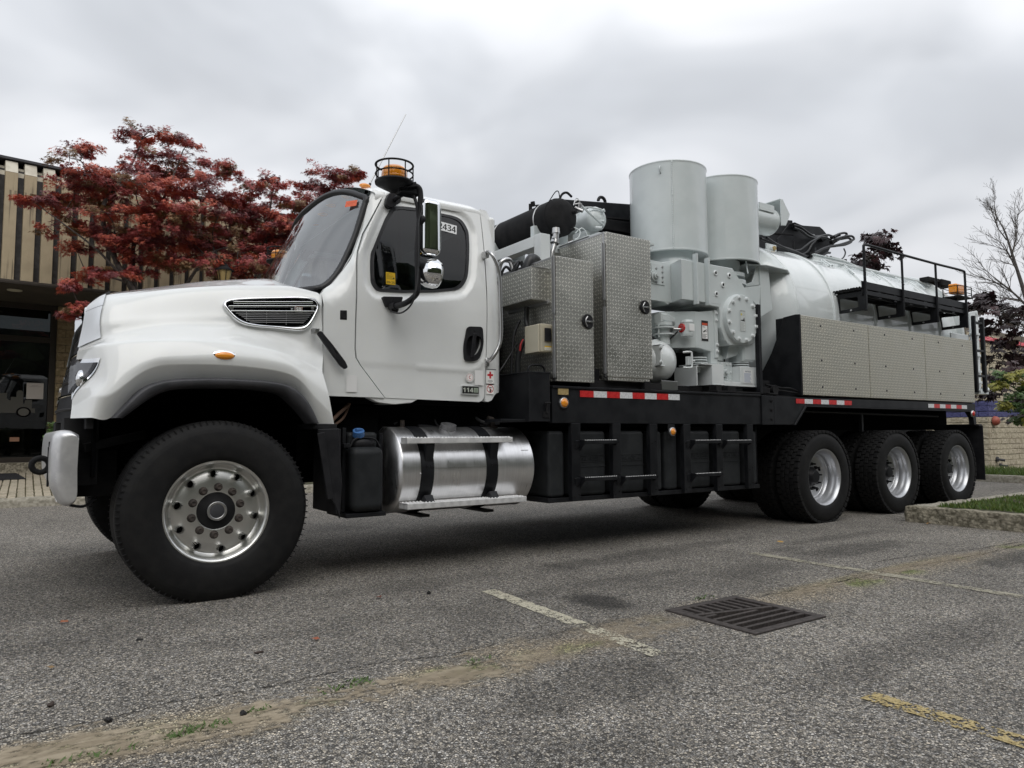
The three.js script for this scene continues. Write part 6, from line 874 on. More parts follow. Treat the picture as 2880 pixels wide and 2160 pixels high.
// ---- debris tank
{
  const t = hub(truck, 'debris_tank', [8.3, 2.42, -1.27]), cy = 2.42, cz = -1.27, R = 0.97, P = [];
  for (let k = 0; k <= 20; k++) { const a = k / 20 * Math.PI / 2; P.push([R * Math.sin(a), 6.43 - 0.47 * Math.cos(a)]); }
  P.push([R, 10.32], [R - 0.02, 10.345]);
  part(t, 'shell', lathe(P, 'x', [0, cy, cz], 128), M.tank);
  const band = (x, w, h) => lathe([[R - 0.004, x - w / 2], [R + h * 0.8, x - w / 2 + 0.004], [R + h, x - w / 2 + 0.012], [R + h, x + w / 2 - 0.012], [R + h * 0.8, x + w / 2 - 0.004], [R - 0.004, x + w / 2]], 'x', [0, cy, cz], 96);
  part(t, 'weld', band(6.43, 0.035, 0.006), M.tank);
  for (const x of [7.20, 8.12, 9.0, 9.84]) part(t, 'ring', band(x, 0.10, 0.02), M.tank);
  part(t, 'rear_ring', [lathe([[R - 0.05, 10.33], [R + 0.06, 10.33], [R + 0.07, 10.345], [R + 0.07, 10.40], [R + 0.06, 10.415], [R - 0.02, 10.42], [0.9, 10.50], [0.5, 10.58], [0.001, 10.60]], 'x', [0, cy, cz], 96)], M.tank);
  part(t, 'rear_fin', [ext(roundPoly([[10.50, 2.76], [10.775, 2.81], [10.775, 1.66], [10.70, 1.61], [10.60, 1.62], [10.52, 2.2]], 0.03), -0.215, -0.195), ...[2.42, 2.10, 1.86, 1.70].map((y) => box(10.50, 10.74, y, y + 0.035, -0.215, -0.15)), box(9.95, 10.5, 2.30, 2.42, -0.24, -0.215, 0.02), cyl([10.62, 1.60, -0.12], [10.75, 1.61, -0.12], 0.04)], M.tank);
  const one = ctex(64, 96, (c) => { c.fillStyle = '#d3d8d8'; c.fillRect(0, 0, 64, 96); c.fillStyle = '#1c1d20'; c.font = 'bold 88px serif'; c.textAlign = 'center'; c.fillText('1', 32, 80); });
  print(t, 'number', one, 0.045, 0.065, [10.715, 2.735, -0.1925]);
  // front mounts and lugs
  part(t, 'lug', [box(6.70, 6.905, 3.23, 3.395, -0.90, -0.92), cyl([6.81, 3.335, -0.90], [6.81, 3.335, -0.87], 0.042, 0.040, 24)], M.tank); part(t, 'lug_pin', cyl([6.81, 3.335, -0.87], [6.81, 3.335, -0.855], 0.028, 0.028, 20), M.gold);
  part(t, 'port_flange', [cyl([5.90, 3.02, -0.85], [5.80, 3.05, -0.78], 0.30, 0.30, 40), ...Array.from({ length: 10 }, (_, k) => ball(5.80 + 0.03 * Math.cos(k), 3.05 + 0.26 * Math.cos(k * 0.628), -0.77 + 0.26 * Math.sin(k * 0.628) * 0.8, 0.014))], M.pale);
  part(t, 'wing_plate', [ext([[5.62, -0.40], [5.86, -0.30], [6.28, -0.32], [6.62, -0.50], [6.55, -0.9], [5.7, -0.9]], 2.872, 2.886, 'y', 0.003), ext([[5.52, 2.60], [5.84, 2.665], [5.84, 2.87], [5.80, 2.87], [5.72, 2.69], [5.52, 2.62]], -0.41, -0.395), ext([[5.46, 2.58], [5.80, 2.65], [5.77, 2.40], [5.72, 2.41]], -0.36, -0.345), ext([[5.84, 2.30], [5.84, 2.88], [6.0, 2.88], [6.05, 2.4]], -0.40, -0.38)], M.pale);
  // pipes along the top
  const rail = []; for (const [y, z] of [[3.268, -0.74], [3.262, -0.70]]) rail.push(tube([[7.45, y - 0.15, z + 0.22], [7.55, y - 0.02, z + 0.04], [7.62, y, z], [8.4, y, z], [9.2, y, z], [10.15, y, z], [10.3, y - 0.05, z + 0.05]], 0.010, 8, 80));
  for (const x of [8.05, 8.7, 9.35, 9.95]) rail.push(tube([[x, 3.10, -0.54], [x + 0.03, 3.20, -0.64], [x + 0.06, 3.268, -0.72]], 0.008));
  part(t, 'top_rail', rail, M.tank);
  part(t, 'pipe', [[0, 0], [0.05, -0.06], [0.02, -0.12], [0.06, -0.17]].map(([dy, dz]) => tube([[8.15, 3.42 + dy * 0.4, -0.92 + dz], [8.45, 3.41 + dy * 0.4, -0.92 + dz], [8.9, 3.335 + dy, -0.90 + dz], [9.5, 3.32 + dy, -0.88 + dz], [10.0, 3.31 + dy, -0.86 + dz], [10.3, 3.25 + dy, -0.82 + dz]], 0.016, 8, 70)), M.pale);
  part(t, 'pipe_clamp', [9.55, 10.05].map((x) => lathe([[R + 0.005, x - 0.02], [R + 0.13, x - 0.02], [R + 0.13, x + 0.02], [R + 0.005, x + 0.02]], 'x', [0, cy, cz], 10, -2.35, 0.35)), M.tank);
  part(t, 'boom_seat', [box(7.72, 8.52, 3.2, 3.392, -0.90, -1.64, 0.01), box(7.70, 8.54, 3.385, 3.398, -0.88, -1.66)], M.tank);
}
// ---- boom stowed along the top
{
  const b = hub(truck, 'boom', [6, 3.5, -1.27]);
  part(b, 'beam', ext([[3.62, 3.47], [4.59, 3.592], [7.371, 3.885], [7.673, 3.92], [7.70, 3.60], [7.30, 3.42], [6.92, 3.40], [3.62, 3.12]], -1.37, -1.17, 'z', 0.006), M.black);
  part(b, 'beam_plate', [ext([[3.62, 3.32], [7.66, 3.72], [7.66, 3.70], [3.62, 3.30]], -1.168, -1.155), ext([[3.65, 3.20], [4.6, 3.24], [4.6, 3.36], [3.65, 3.32]], -1.16, -1.12)], M.blackDull);
  part(b, 'head', [ext([[7.58, 3.86], [7.759, 3.882], [7.908, 3.885], [8.306, 3.932], [8.380, 3.905], [8.485, 3.842], [8.578, 3.687], [8.481, 3.575], [8.18, 3.42], [7.72, 3.41], [7.3, 3.41], [7.3, 3.6]], -1.24, -1.16, 'z', 0.006), ext([[7.60, 3.82], [8.28, 3.90], [8.45, 3.82], [8.54, 3.68], [8.2, 3.42], [7.6, 3.42]], -1.45, -1.38, 'z', 0.006), cyl([8.1, 3.40, -1.3], [8.1, 3.60, -1.3], 0.17, 0.17, 28), cyl([8.28, 3.75, -1.5], [8.28, 3.75, -1.10], 0.05)], M.black);
  part(b, 'lifting_eye', [new THREE.TorusGeometry(0.05, 0.018, 8, 20, Math.PI).translate(4.22, 3.565, -1.22)], M.black); part(b, 'lifting_eye', [new THREE.TorusGeometry(0.05, 0.016, 8, 20, Math.PI).translate(7.50, 3.905, -1.22)], M.black);
  part(b, 'ledge', box(7.86, 8.16, 3.775, 3.79, -1.15, -1.165), M.steel);
  const H = [
    [[7.582, 3.818, -1.10], [7.698, 3.808, -1.08], [7.802, 3.760, -1.06], [7.944, 3.724, -1.06], [8.066, 3.732, -1.08], [8.255, 3.776, -1.1], [8.409, 3.811, -1.1], [8.549, 3.803, -1.1]],
    [[7.517, 3.759, -1.05], [7.654, 3.732, -1.03], [7.770, 3.692, -1.03], [7.913, 3.678, -1.03], [8.135, 3.727, -1.05], [8.286, 3.736, -1.05], [8.411, 3.710, -1.05]],
    [[7.447, 3.424, -1.0], [7.564, 3.451, -1.0], [7.684, 3.518, -1.0], [7.807, 3.593, -1.0], [7.930, 3.648, -1.0], [8.068, 3.712, -1.0]],
    [[7.503, 3.393, -1.0], [7.619, 3.399, -1.0], [7.740, 3.462, -1.0], [7.829, 3.561, -1.0], [7.930, 3.640, -1.0]],
    [[7.754, 3.403, -0.95], [7.902, 3.474, -0.95], [8.114, 3.555, -0.95], [8.473, 3.652, -0.95], [8.672, 3.719, -0.95], [8.809, 3.785, -0.95], [8.784, 3.815, -0.96], [8.611, 3.79, -0.98], [8.40, 3.72, -1.0]],
    [[7.777, 3.392, -0.95], [8.089, 3.545, -0.95], [8.346, 3.610, -0.95], [8.60, 3.67, -0.95], [8.74, 3.74, -0.95], [8.72, 3.78, -0.97], [8.55, 3.75, -1.0]],
    [[8.272, 3.604, -1.0], [8.430, 3.701, -1.0], [8.630, 3.792, -1.0], [8.713, 3.846, -1.0], [8.674, 3.858, -1.0], [8.488, 3.810, -1.0], [8.382, 3.756, -1.0]],
    [[6.777, 3.488, -0.95], [6.913, 3.448, -0.95], [7.095, 3.414, -0.95], [7.260, 3.396, -0.95], [7.394, 3.388, -0.95], [7.6, 3.36, -0.95], [7.85, 3.43, -0.96]],
    [[6.70, 3.47, -0.98], [7.0, 3.43, -0.98], [7.3, 3.42, -0.98], [7.7, 3.38, -0.98], [8.0, 3.42, -0.98], [8.2, 3.50, -1.0], [8.3, 3.52, -1.02]],
    [[8.38, 3.42, -1.0], [8.55, 3.47, -0.98], [8.62, 3.56, -0.98], [8.60, 3.62, -0.99]], [[8.3, 3.43, -0.98], [8.5, 3.42, -0.96], [8.7, 3.40, -0.96], [9.0, 3.36, -0.92]],
  ];
  part(truck, 'boom_hose', H.map((p, k) => tube(p, k > 8 ? 0.010 : 0.0165, 8, 70)), M.hose);
  part(truck, 'hose_fitting', [bar([8.35, 3.74, -1.02], [8.55, 3.82, -1.02], 0.045, 0.045), bar([8.30, 3.66, -1.0], [8.42, 3.71, -1.0], 0.05, 0.05), bar([7.62, 3.84, -1.13], [7.82, 3.82, -1.13], 0.05, 0.06), bar([8.40, 3.40, -1.05], [8.62, 3.43, -1.0], 0.10, 0.06), bar([7.67, 3.38, -0.95], [7.79, 3.405, -0.95], 0.06, 0.07), tube([[7.41, 3.40, -1.0], [7.42, 3.49, -1.0], [7.43, 3.55, -1.0]], 0.008)], M.blackDull);
  part(truck, 'boom_rest', [box(10.15, 10.62, 3.27, 3.33, -0.58, -0.72, 0.01), box(10.50, 10.80, 3.22, 3.33, -0.55, -0.70, 0.02), bar([10.4, 3.0, -0.62], [10.55, 3.25, -0.62], 0.08, 0.06)], M.blackDull);
}
// ---- black guard, post and the three plated tool lockers
{
  part(truck, 'locker_end', ext([[0.0, 1.395], [0.0, 2.288], [-0.05, 2.292], [-0.20, 2.28], [-0.239, 2.163], [-0.369, 1.893], [-0.508, 1.677], [-0.62, 1.52], [-0.66, 1.395]], 5.985, 6.012, 'x', 0.003), M.black);
  part(truck, 'post', box(5.30, 5.345, 1.40, 2.335, -0.02, -0.07), M.black);
  part(truck, 'cable', [tube([[5.5, 1.50, -0.1], [5.7, 1.47, -0.05], [5.85, 1.47, -0.05], [6.0, 1.44, -0.05]], 0.011), tube([[5.5, 1.46, -0.1], [5.72, 1.44, -0.05], [5.98, 1.42, -0.05]], 0.009), box(5.50, 5.62, 1.385, 1.55, -0.14, -0.4), cyl([5.60, 1.45, -0.12], [5.60, 1.45, -0.05], 0.05)], M.blackDull);
  const L = hub(truck, 'tool_locker', [8, 1.8, -0.2]);
  part(L, 'body', [box(6.014, 10.08, 1.392, 2.278, -0.032, -0.32)], M.black);
  for (const [x0, x1] of [[6.018, 7.363], [7.374, 8.713], [8.722, 10.079]]) {
    part(L, 'door', box(x0, x1, 1.402, 2.284, 0.0, -0.028, 0.006), M.plateFine);
    const bs = []; for (const fx of [0.27, 0.77]) for (const y of [2.19, 1.80, 1.50]) bs.push(ball(lerp(x0, x1, fx), y, 0.0, 0.013, 1, 1, 0.5, 10)); part(L, 'rivet', bs, M.trim);
  }
  part(truck, 'far_locker', both(box(6.0, 10.08, 1.39, 2.28, -0.0, -0.32)).slice(1), M.black);
}
// ---- walkway with railing on the tank side
{
  const w = hub(truck, 'walkway', [8.5, 2.7, 0]), zo = 0.05, X = [7.253, 8.129, 9.0, 9.833];
  part(w, 'rail', tube([[7.253, 2.62, zo], [7.253, 3.20, zo], [7.256, 3.235, zo], [7.29, 3.243, zo], [8.129, 3.241, zo], [9.0, 3.238, zo], [9.80, 3.238, zo], [9.83, 3.23, zo], [9.833, 3.19, zo], [9.833, 2.60, zo]], 0.0165, 8, 150), M.black);
  for (const x of [8.129, 9.0]) part(w, 'post', cyl([x, 2.45, zo], [x, 3.24, zo], 0.0145), M.black);
  part(w, 'post', box(7.237, 7.269, 2.44, 2.80, zo - 0.016, zo + 0.016), M.black); part(w, 'post', box(9.817, 9.849, 2.44, 2.80, zo - 0.016, zo + 0.016), M.black);
  part(w, 'kick_board', box(7.22, 9.87, 2.706, 2.80, zo - 0.022, zo - 0.014), M.black);
  part(w, 'side_board', [box(7.22, 9.87, 2.640, 2.692, zo - 0.022, zo - 0.014), ...[7.25, 7.62, 7.98, 8.36, 8.74, 9.12, 9.5, 9.83].map((x) => box(x - 0.035, x + 0.035, 2.62, 2.80, zo - 0.026, zo - 0.0225))], M.black);
  const scal = []; for (let k = 0; k < 5; k++) scal.push(box(7.20, 9.88, 2.690, 2.728 + (k % 2) * 0.006, zo - 0.03 - k * 0.07, zo - 0.085 - k * 0.07, 0.012)); for (let k = 0; k < 10; k++) scal.push(ball(7.20, 2.722, zo - 0.04 - k * 0.036, 0.016, 0.7, 0.7, 1, 8));
  part(w, 'tread', scal, M.blackDull);
  part(w, 'joist', [box(7.265, 9.82, 2.64, 2.688, -0.05, -0.08), box(7.265, 9.82, 2.64, 2.688, -0.25, -0.28)], M.black);
  for (const x of X) {
    const k = hub(w, 'bracket', [x, 2.5, -0.1]);
    part(w, 'bracket', ext([[0.055, 2.45], [0.055, 2.682], [-0.345, 2.686], [-0.322, 2.446]], x - 0.012, x + 0.012, 'x', 0.002, [roundPoly([[-0.042, 2.492], [-0.042, 2.622], [-0.285, 2.630], [-0.272, 2.486]], 0.012).map(([z, y]) => [-z, y]).reverse()]), M.black);
    w.remove(k);
    part(w, 'mount', [ext(roundPoly([[-0.285, 2.42], [-0.30, 2.66], [-0.335, 2.70], [-0.37, 2.66], [-0.35, 2.40]], 0.01), x - 0.05, x - 0.012, 'x'), ...[2.46, 2.55, 2.63].flatMap((y) => bolt([x - 0.05, y, -0.325], [-1, 0, 0], 0.010, 0.012))], M.tank);
    part(w, 'bolt', [bolt([x - 0.012, 2.468, -0.13], [-1, 0, 0], 0.009, 0.008)], M.steel);
  }
  const lad = hub(truck, 'ladder', [10.3, 2.1, 0]);
  part(lad, 'stile', box(10.175, 10.235, 1.55, 2.655, 0.0, -0.05, 0.012), M.black); part(lad, 'stile', box(10.44, 10.505, 1.555, 2.655, 0.0, -0.05, 0.012), M.black);
  for (const y of [2.56, 2.155, 1.79]) part(lad, 'rung', box(10.23, 10.45, y - 0.016, y + 0.016, -0.005, -0.045), M.black);
  part(lad, 'foot', [cyl([10.24, 1.575, -0.02], [10.24, 1.575, 0.02], 0.03), box(10.28, 10.6, 1.53, 1.57, -0.03, -0.12, 0.01)], M.pale);
  const be = hub(truck, 'rear_beacon', [10.42, 3.08, -0.3]);
  part(be, 'lens', [box(10.29, 10.555, 3.035, 3.185, -0.26, -0.38, 0.02)], M.amber);
  const cg = []; for (const y of [3.035, 3.13]) cg.push(tube([[10.22, y, -0.22], [10.66, y, -0.22], [10.66, y, -0.42], [10.22, y, -0.42]], 0.006, 6, 60, true)); for (const [x, z] of [[10.22, -0.22], [10.66, -0.22], [10.66, -0.42], [10.22, -0.42], [10.44, -0.22]]) cg.push(bar([x, 2.99, z], [x, 3.14, z], 0.012, 0.012)); cg.push(box(10.22, 10.66, 2.975, 2.99, -0.2, -0.44), bar([10.40, 2.75, -0.40], [10.42, 2.98, -0.34], 0.05, 0.05));
  part(be, 'guard', cg, M.blackDull);
}
// ================================================================ LEFT BUILDING
const FO = V(-1.38, 0, -10.1), FE = V(0.9923, 0, -0.124), FN = V(0.124, 0, 0.9923);
const fp = (s, y, d) => [FO.x + FE.x * s + FN.x * d, y, FO.z + FE.z * s + FN.z * d];
const facM = new THREE.Matrix4().makeBasis(FE, V(0, 1, 0), FN).setPosition(FO);
const fac = (gs) => [gs].flat(4).map((g) => g.clone().applyMatrix4(facM));   // geometry given in (along, up, out)
{
  const b = thing('office_building', 'flat roofed office building with ribbed tan concrete fascia above a dark glass entrance', 'building', fp(3.5, 0, 0));
  part(b, 'wall', fac([box(-6, 9.5, 3.66, 5.60, -0.06, -3.5, 0.002), box(1.66, 9.5, 0, 3.58, -2.06, -2.5, 0.002), box(-6, 9.5, 0, 3.58, -6, -6.2)]), M.recess);
  part(b, 'roof_edge', fac([box(-6, 9.5, 5.755, 5.80, 0.02, -0.4, 0.004), box(-6, 9.5, 5.60, 5.755, -0.32, -0.5)]), M.trim);
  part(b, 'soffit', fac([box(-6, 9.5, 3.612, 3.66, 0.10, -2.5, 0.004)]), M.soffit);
  part(b, 'fascia', fac([box(-6, 9.5, 3.590, 3.625, 0.104, 0.125, 0.002)]), M.bronze);
  part(b, 'ceiling_light', fac([cyl([0.22, 3.612, -0.65], [0.22, 3.600, -0.65], 0.115, 0.115, 28)]), M.cream);
  const rr = rng(9);
  for (let k = -12; k < 34; k++) { // ribs: broad fins with a sloped cap, narrow recessed strips between
    const s0 = 0.119 + 0.275 * k, s1 = s0 + 0.098, e = s0 + 0.275, j = (rr() - 0.5) * 0.004, off = rr() * 9;
    const F = fac([ext([[0.09 + j, 3.628], [0.09 + j, 5.512], [-0.02, 5.516], [-0.05, 3.628]], s1, e, 'x', 0.004)]); F.forEach((g) => g); const f = part(b, 'fin', F, M.fin); { const uv = f.geometry.attributes.uv; for (let i = 0; i < uv.count; i++) uv.setX(i, uv.getX(i) + off); }
    part(b, 'fin_cap', fac([ext([[0.09 + j, 5.516], [-0.02, 5.735], [-0.30, 5.735], [-0.30, 5.516]], s1, e, 'x', 0.004)]), M.finCap);
    part(b, 'strip', fac([box(s0 + 0.001, s1 - 0.001, 3.628, 5.472, -0.02, -0.05, 0.002)]), M.recess);
    part(b, 'strip_cap', fac([ext([[-0.02, 5.474], [-0.10, 5.655], [-0.30, 5.655], [-0.30, 5.474]], s0 + 0.001, s1 - 0.001, 'x', 0.002)]), M.finCap);
  }
  // entrance: bronze frame, dark glass, transom, papers on the glass
  const d0 = -2.0;
  part(b, 'entrance_frame', fac([box(-6, 1.66, 3.50, 3.61, d0 - 0.02, d0 - 0.12), box(-6, 1.0, 2.848, 2.960, d0 - 0.01, d0 - 0.10), box(0.985, 1.092, 0.50, 3.5, d0, d0 - 0.10), box(-6, 1.0, 0.50, 0.60, d0 - 0.01, d0 - 0.09), box(-0.62, -0.54, 0.6, 3.5, d0 - 0.01, d0 - 0.09)]), M.bronze);
  part(b, 'glass', fac([box(-0.54, 0.985, 0.60, 2.848, d0 - 0.045, d0 - 0.053, 0)]), M.shopGlass); part(b, 'glass', fac([box(-0.54, 0.985, 2.960, 3.5, d0 - 0.045, d0 - 0.053, 0)]), M.shopGlass); part(b, 'glass', fac([box(-6, -0.62, 0.60, 2.848, d0 - 0.045, d0 - 0.053, 0)]), M.shopGlass); part(b, 'glass', fac([box(-6, -0.62, 2.960, 3.5, d0 - 0.045, d0 - 0.053, 0)]), M.shopGlass);
  part(b, 'step', fac([box(-6, 3.2, 0.0, 0.50, d0 + 0.16, d0 - 0.5, 0.012)]), M.concrete);
  part(b, 'floor', fac([box(-6, 9, 0.3, 0.505, d0 - 0.15, -6, 0)]), M.recess);
  part(b, 'interior', fac([box(0.1, 0.75, 0.5, 1.15, -3.2, -3.9, 0.02), box(-1.2, -0.4, 0.5, 1.3, -4.2, -4.8, 0.02), box(0.72, 0.86, 0.6, 1.35, -2.9, -2.93, 0.02)]), M.cream);
  part(b, 'transom_blind', fac([box(-0.5, 0.95, 3.34, 3.48, d0 - 0.09, d0 - 0.10)]), M.bronze);
  // block pillar
  const bl = rng(14); for (let k = 0; k < 20; k++) { const y = 0.50 + k * 0.155; if (y > 3.5) break; if (k % 2) { part(b, 'block', fac([box(1.096, 1.39, y + 0.004, y + 0.151, d0 + 0.06 + bl() * 0.006, d0 - 0.2, 0.008)]), M.blockTan[Math.floor(bl() * 2)]); } else { part(b, 'block', fac([box(1.096, 1.235, y + 0.004, y + 0.151, d0 + 0.06 + bl() * 0.006, d0 - 0.2, 0.008)]), M.blockTan[Math.floor(bl() * 2)]); part(b, 'block', fac([box(1.241, 1.39, y + 0.004, y + 0.151, d0 + 0.06 + bl() * 0.006, d0 - 0.2, 0.008)]), M.blockTan[Math.floor(bl() * 2)]); } }
  part(b, 'pillar_core', fac([box(1.10, 1.385, 0.45, 3.61, d0 + 0.04, d0 - 0.22)]), M.mortar);
  part(b, 'downpipe', fac([box(1.30, 1.36, 0.5, 1.75, d0 + 0.07, d0 + 0.12, 0.02)]), M.labelWhite);
  part(b, 'wall_box', fac([box(1.14, 1.25, 1.35, 1.72, d0 + 0.065, d0 + 0.10)]), M.dark);
  const poster = ctex(200, 220, (c, w, h) => { c.fillStyle = '#b9b2ab'; c.fillRect(0, 0, w, h); c.fillStyle = '#6d6a68'; for (let k = 0; k < 14; k++) c.fillRect(34 + k * 10, 48, 6 + (k % 3), 5); c.fillRect(60, 34, 80, 3); });
  part(b, 'paper', fac([new THREE.PlaneGeometry(0.28, 0.315).translate(0.772, 1.892, d0 - 0.043)]), std({ map: poster, roughness: 0.8 }), 'white notice taped to the door glass', true);
  part(b, 'window_film', fac([ext([[-0.5, 1.455], [0.45, 1.455], [0.52, 1.475], [0.70, 1.475], [0.785, 1.455], [0.785, 1.55], [0.73, 1.55], [0.73, 1.715], [0.62, 1.715], [0.61, 1.63], [0.585, 1.63], [0.585, 1.86], [0.555, 1.895], [0.50, 1.895], [0.475, 1.86], [0.475, 1.765], [0.385, 1.765], [0.385, 1.70], [0.36, 1.70], [0.32, 1.735], [0.32, 1.835], [0.19, 1.835], [0.19, 1.73], [0.05, 1.73], [0.05, 1.80], [-0.2, 1.80], [-0.2, 1.66], [-0.5, 1.66]], d0 - 0.046, d0 - 0.042, 'z', 0)]), std({ color: rgb(0.085, 0.082, 0.072), roughness: 0.9 }), 'pale frosted film shaped like rooftops');
  part(b, 'window_film', fac([new THREE.TorusGeometry(0.105, 0.016, 8, 36).scale(1, 0.82, 0.3).translate(0.60, 1.475, d0 - 0.040)]), M.dark);
  part(b, 'window_film', fac([cyl([0.60, 1.475, d0 - 0.044], [0.60, 1.475, d0 - 0.040], 0.095, 0.095, 36)].map((g) => g)), std({ color: rgb(0.11, 0.105, 0.092), roughness: 0.9 }));
  part(b, 'paper', fac([box(0.396, 0.551, 0.905, 0.985, d0 - 0.044, d0 - 0.040, 0)]), std({ color: rgb(0.30, 0.16, 0.10), roughness: 0.8 }), 'small orange card low on the door glass');
}
{ const m = thing('doormat', 'black ribbed doormat on pavers before the glass entrance', 'doormat', fp(0.1, 0.27, -1.2)); const tilt = (g) => g.rotateX(0.042).applyMatrix4(new THREE.Matrix4().makeBasis(FE, YAX, FN).setPosition(V(...fp(-0.12, paveY(fp(-0.12, 0, -1.0)[2]) + 0.016, -1.0)))); part(m, 'mat', tilt(box(-0.6, 0.6, 0, 0.012, -0.6, 0.62)), M.mat); part(m, 'rib', Array.from({ length: 20 }, (_, k) => tilt(box(-0.57, 0.57, 0.012, 0.017, -0.56 + k * 0.058, -0.535 + k * 0.058))), M.mat); }
// ---- post lamp behind the bonnet
{
  const x = 1.712, z = -8.0, l = thing('post_lamp', 'black lantern on a post with amber glass beneath the red maples', 'lamp', [x, 0, z]);
  part(l, 'post', [cyl([x, 0.1, z], [x, 3.60, z], 0.04, 0.03), cyl([x, 3.56, z], [x, 3.61, z], 0.06, 0.09, 6)], M.blackDull);
  part(l, 'shade', cyl([x, 3.612, z], [x, 3.795, z], 0.088, 0.128, 6), M.lampGlass);
  part(l, 'frame', Array.from({ length: 6 }, (_, k) => { const a = k * Math.PI / 3, c = Math.sin(a), s = Math.cos(a); return bar([x + 0.090 * c, 3.61, z + 0.090 * s], [x + 0.130 * c, 3.80, z + 0.130 * s], 0.012, 0.012); }), M.blackDull);
  part(l, 'roof', [cyl([x, 3.79, z], [x, 3.815, z], 0.155, 0.15, 6), cyl([x, 3.815, z], [x, 3.865, z], 0.145, 0.075, 6), cyl([x, 3.865, z], [x, 3.905, z], 0.075, 0.05, 6), ball(x, 3.93, z, 0.025)], M.blackDull);
}
// ================================================================ TREES
function limb(pts, r0, r1) { const c = new THREE.CatmullRomCurve3(pts.map((p) => V(...p)), false, 'centripetal'), n = Math.max(6, pts.length * 5), rows = []; const fr = c.computeFrenetFrames(n, false); for (let i = 0; i <= n; i++) { const p = c.getPointAt(i / n), rr = lerp(r0, r1, i / n), row = []; for (let k = 0; k <= 7; k++) { const a = k / 7 * Math.PI * 2, nn = fr.normals[i], bb = fr.binormals[i]; row.push([p.x + rr * (Math.cos(a) * nn.x + Math.sin(a) * bb.x), p.y + rr * (Math.cos(a) * nn.y + Math.sin(a) * bb.y), p.z + rr * (Math.cos(a) * nn.z + Math.sin(a) * bb.z)]); } rows.push(row); } return sheet(rows); }
function leafShape(lobes, waist) { // flat lobed leaf with a slight fold, about 1 across
  const pts = []; lobes.forEach(([a, l], k) => { const a0 = k ? (lobes[k - 1][0] + a) / 2 : a - 0.5; pts.push([waist * Math.sin(a0), waist * Math.cos(a0)], [l * Math.sin(a), l * Math.cos(a)]); if (k === lobes.length - 1) pts.push([waist * Math.sin(a + 0.5), waist * Math.cos(a + 0.5)]); });
  const pos = [], y = (q) => -0.22 * (q[0] * q[0] + q[1] * q[1]); for (let i = 0; i < pts.length - 1; i++) pos.push(0, 0, 0, pts[i + 1][0], y(pts[i + 1]), pts[i + 1][1], pts[i][0], y(pts[i]), pts[i][1]);
  const g = new THREE.BufferGeometry(); g.setAttribute('position', new THREE.Float32BufferAttribute(pos, 3)); g.computeVertexNormals(); return g;
}
const LEAF5 = leafShape([[-1.75, 0.6], [-0.85, 0.9], [0, 1.05], [0.85, 0.9], [1.75, 0.6]], 0.26), LEAFB = leafShape([[-1.5, 0.75], [-0.72, 0.95], [0, 1.1], [0.72, 0.95], [1.5, 0.75]], 0.58);
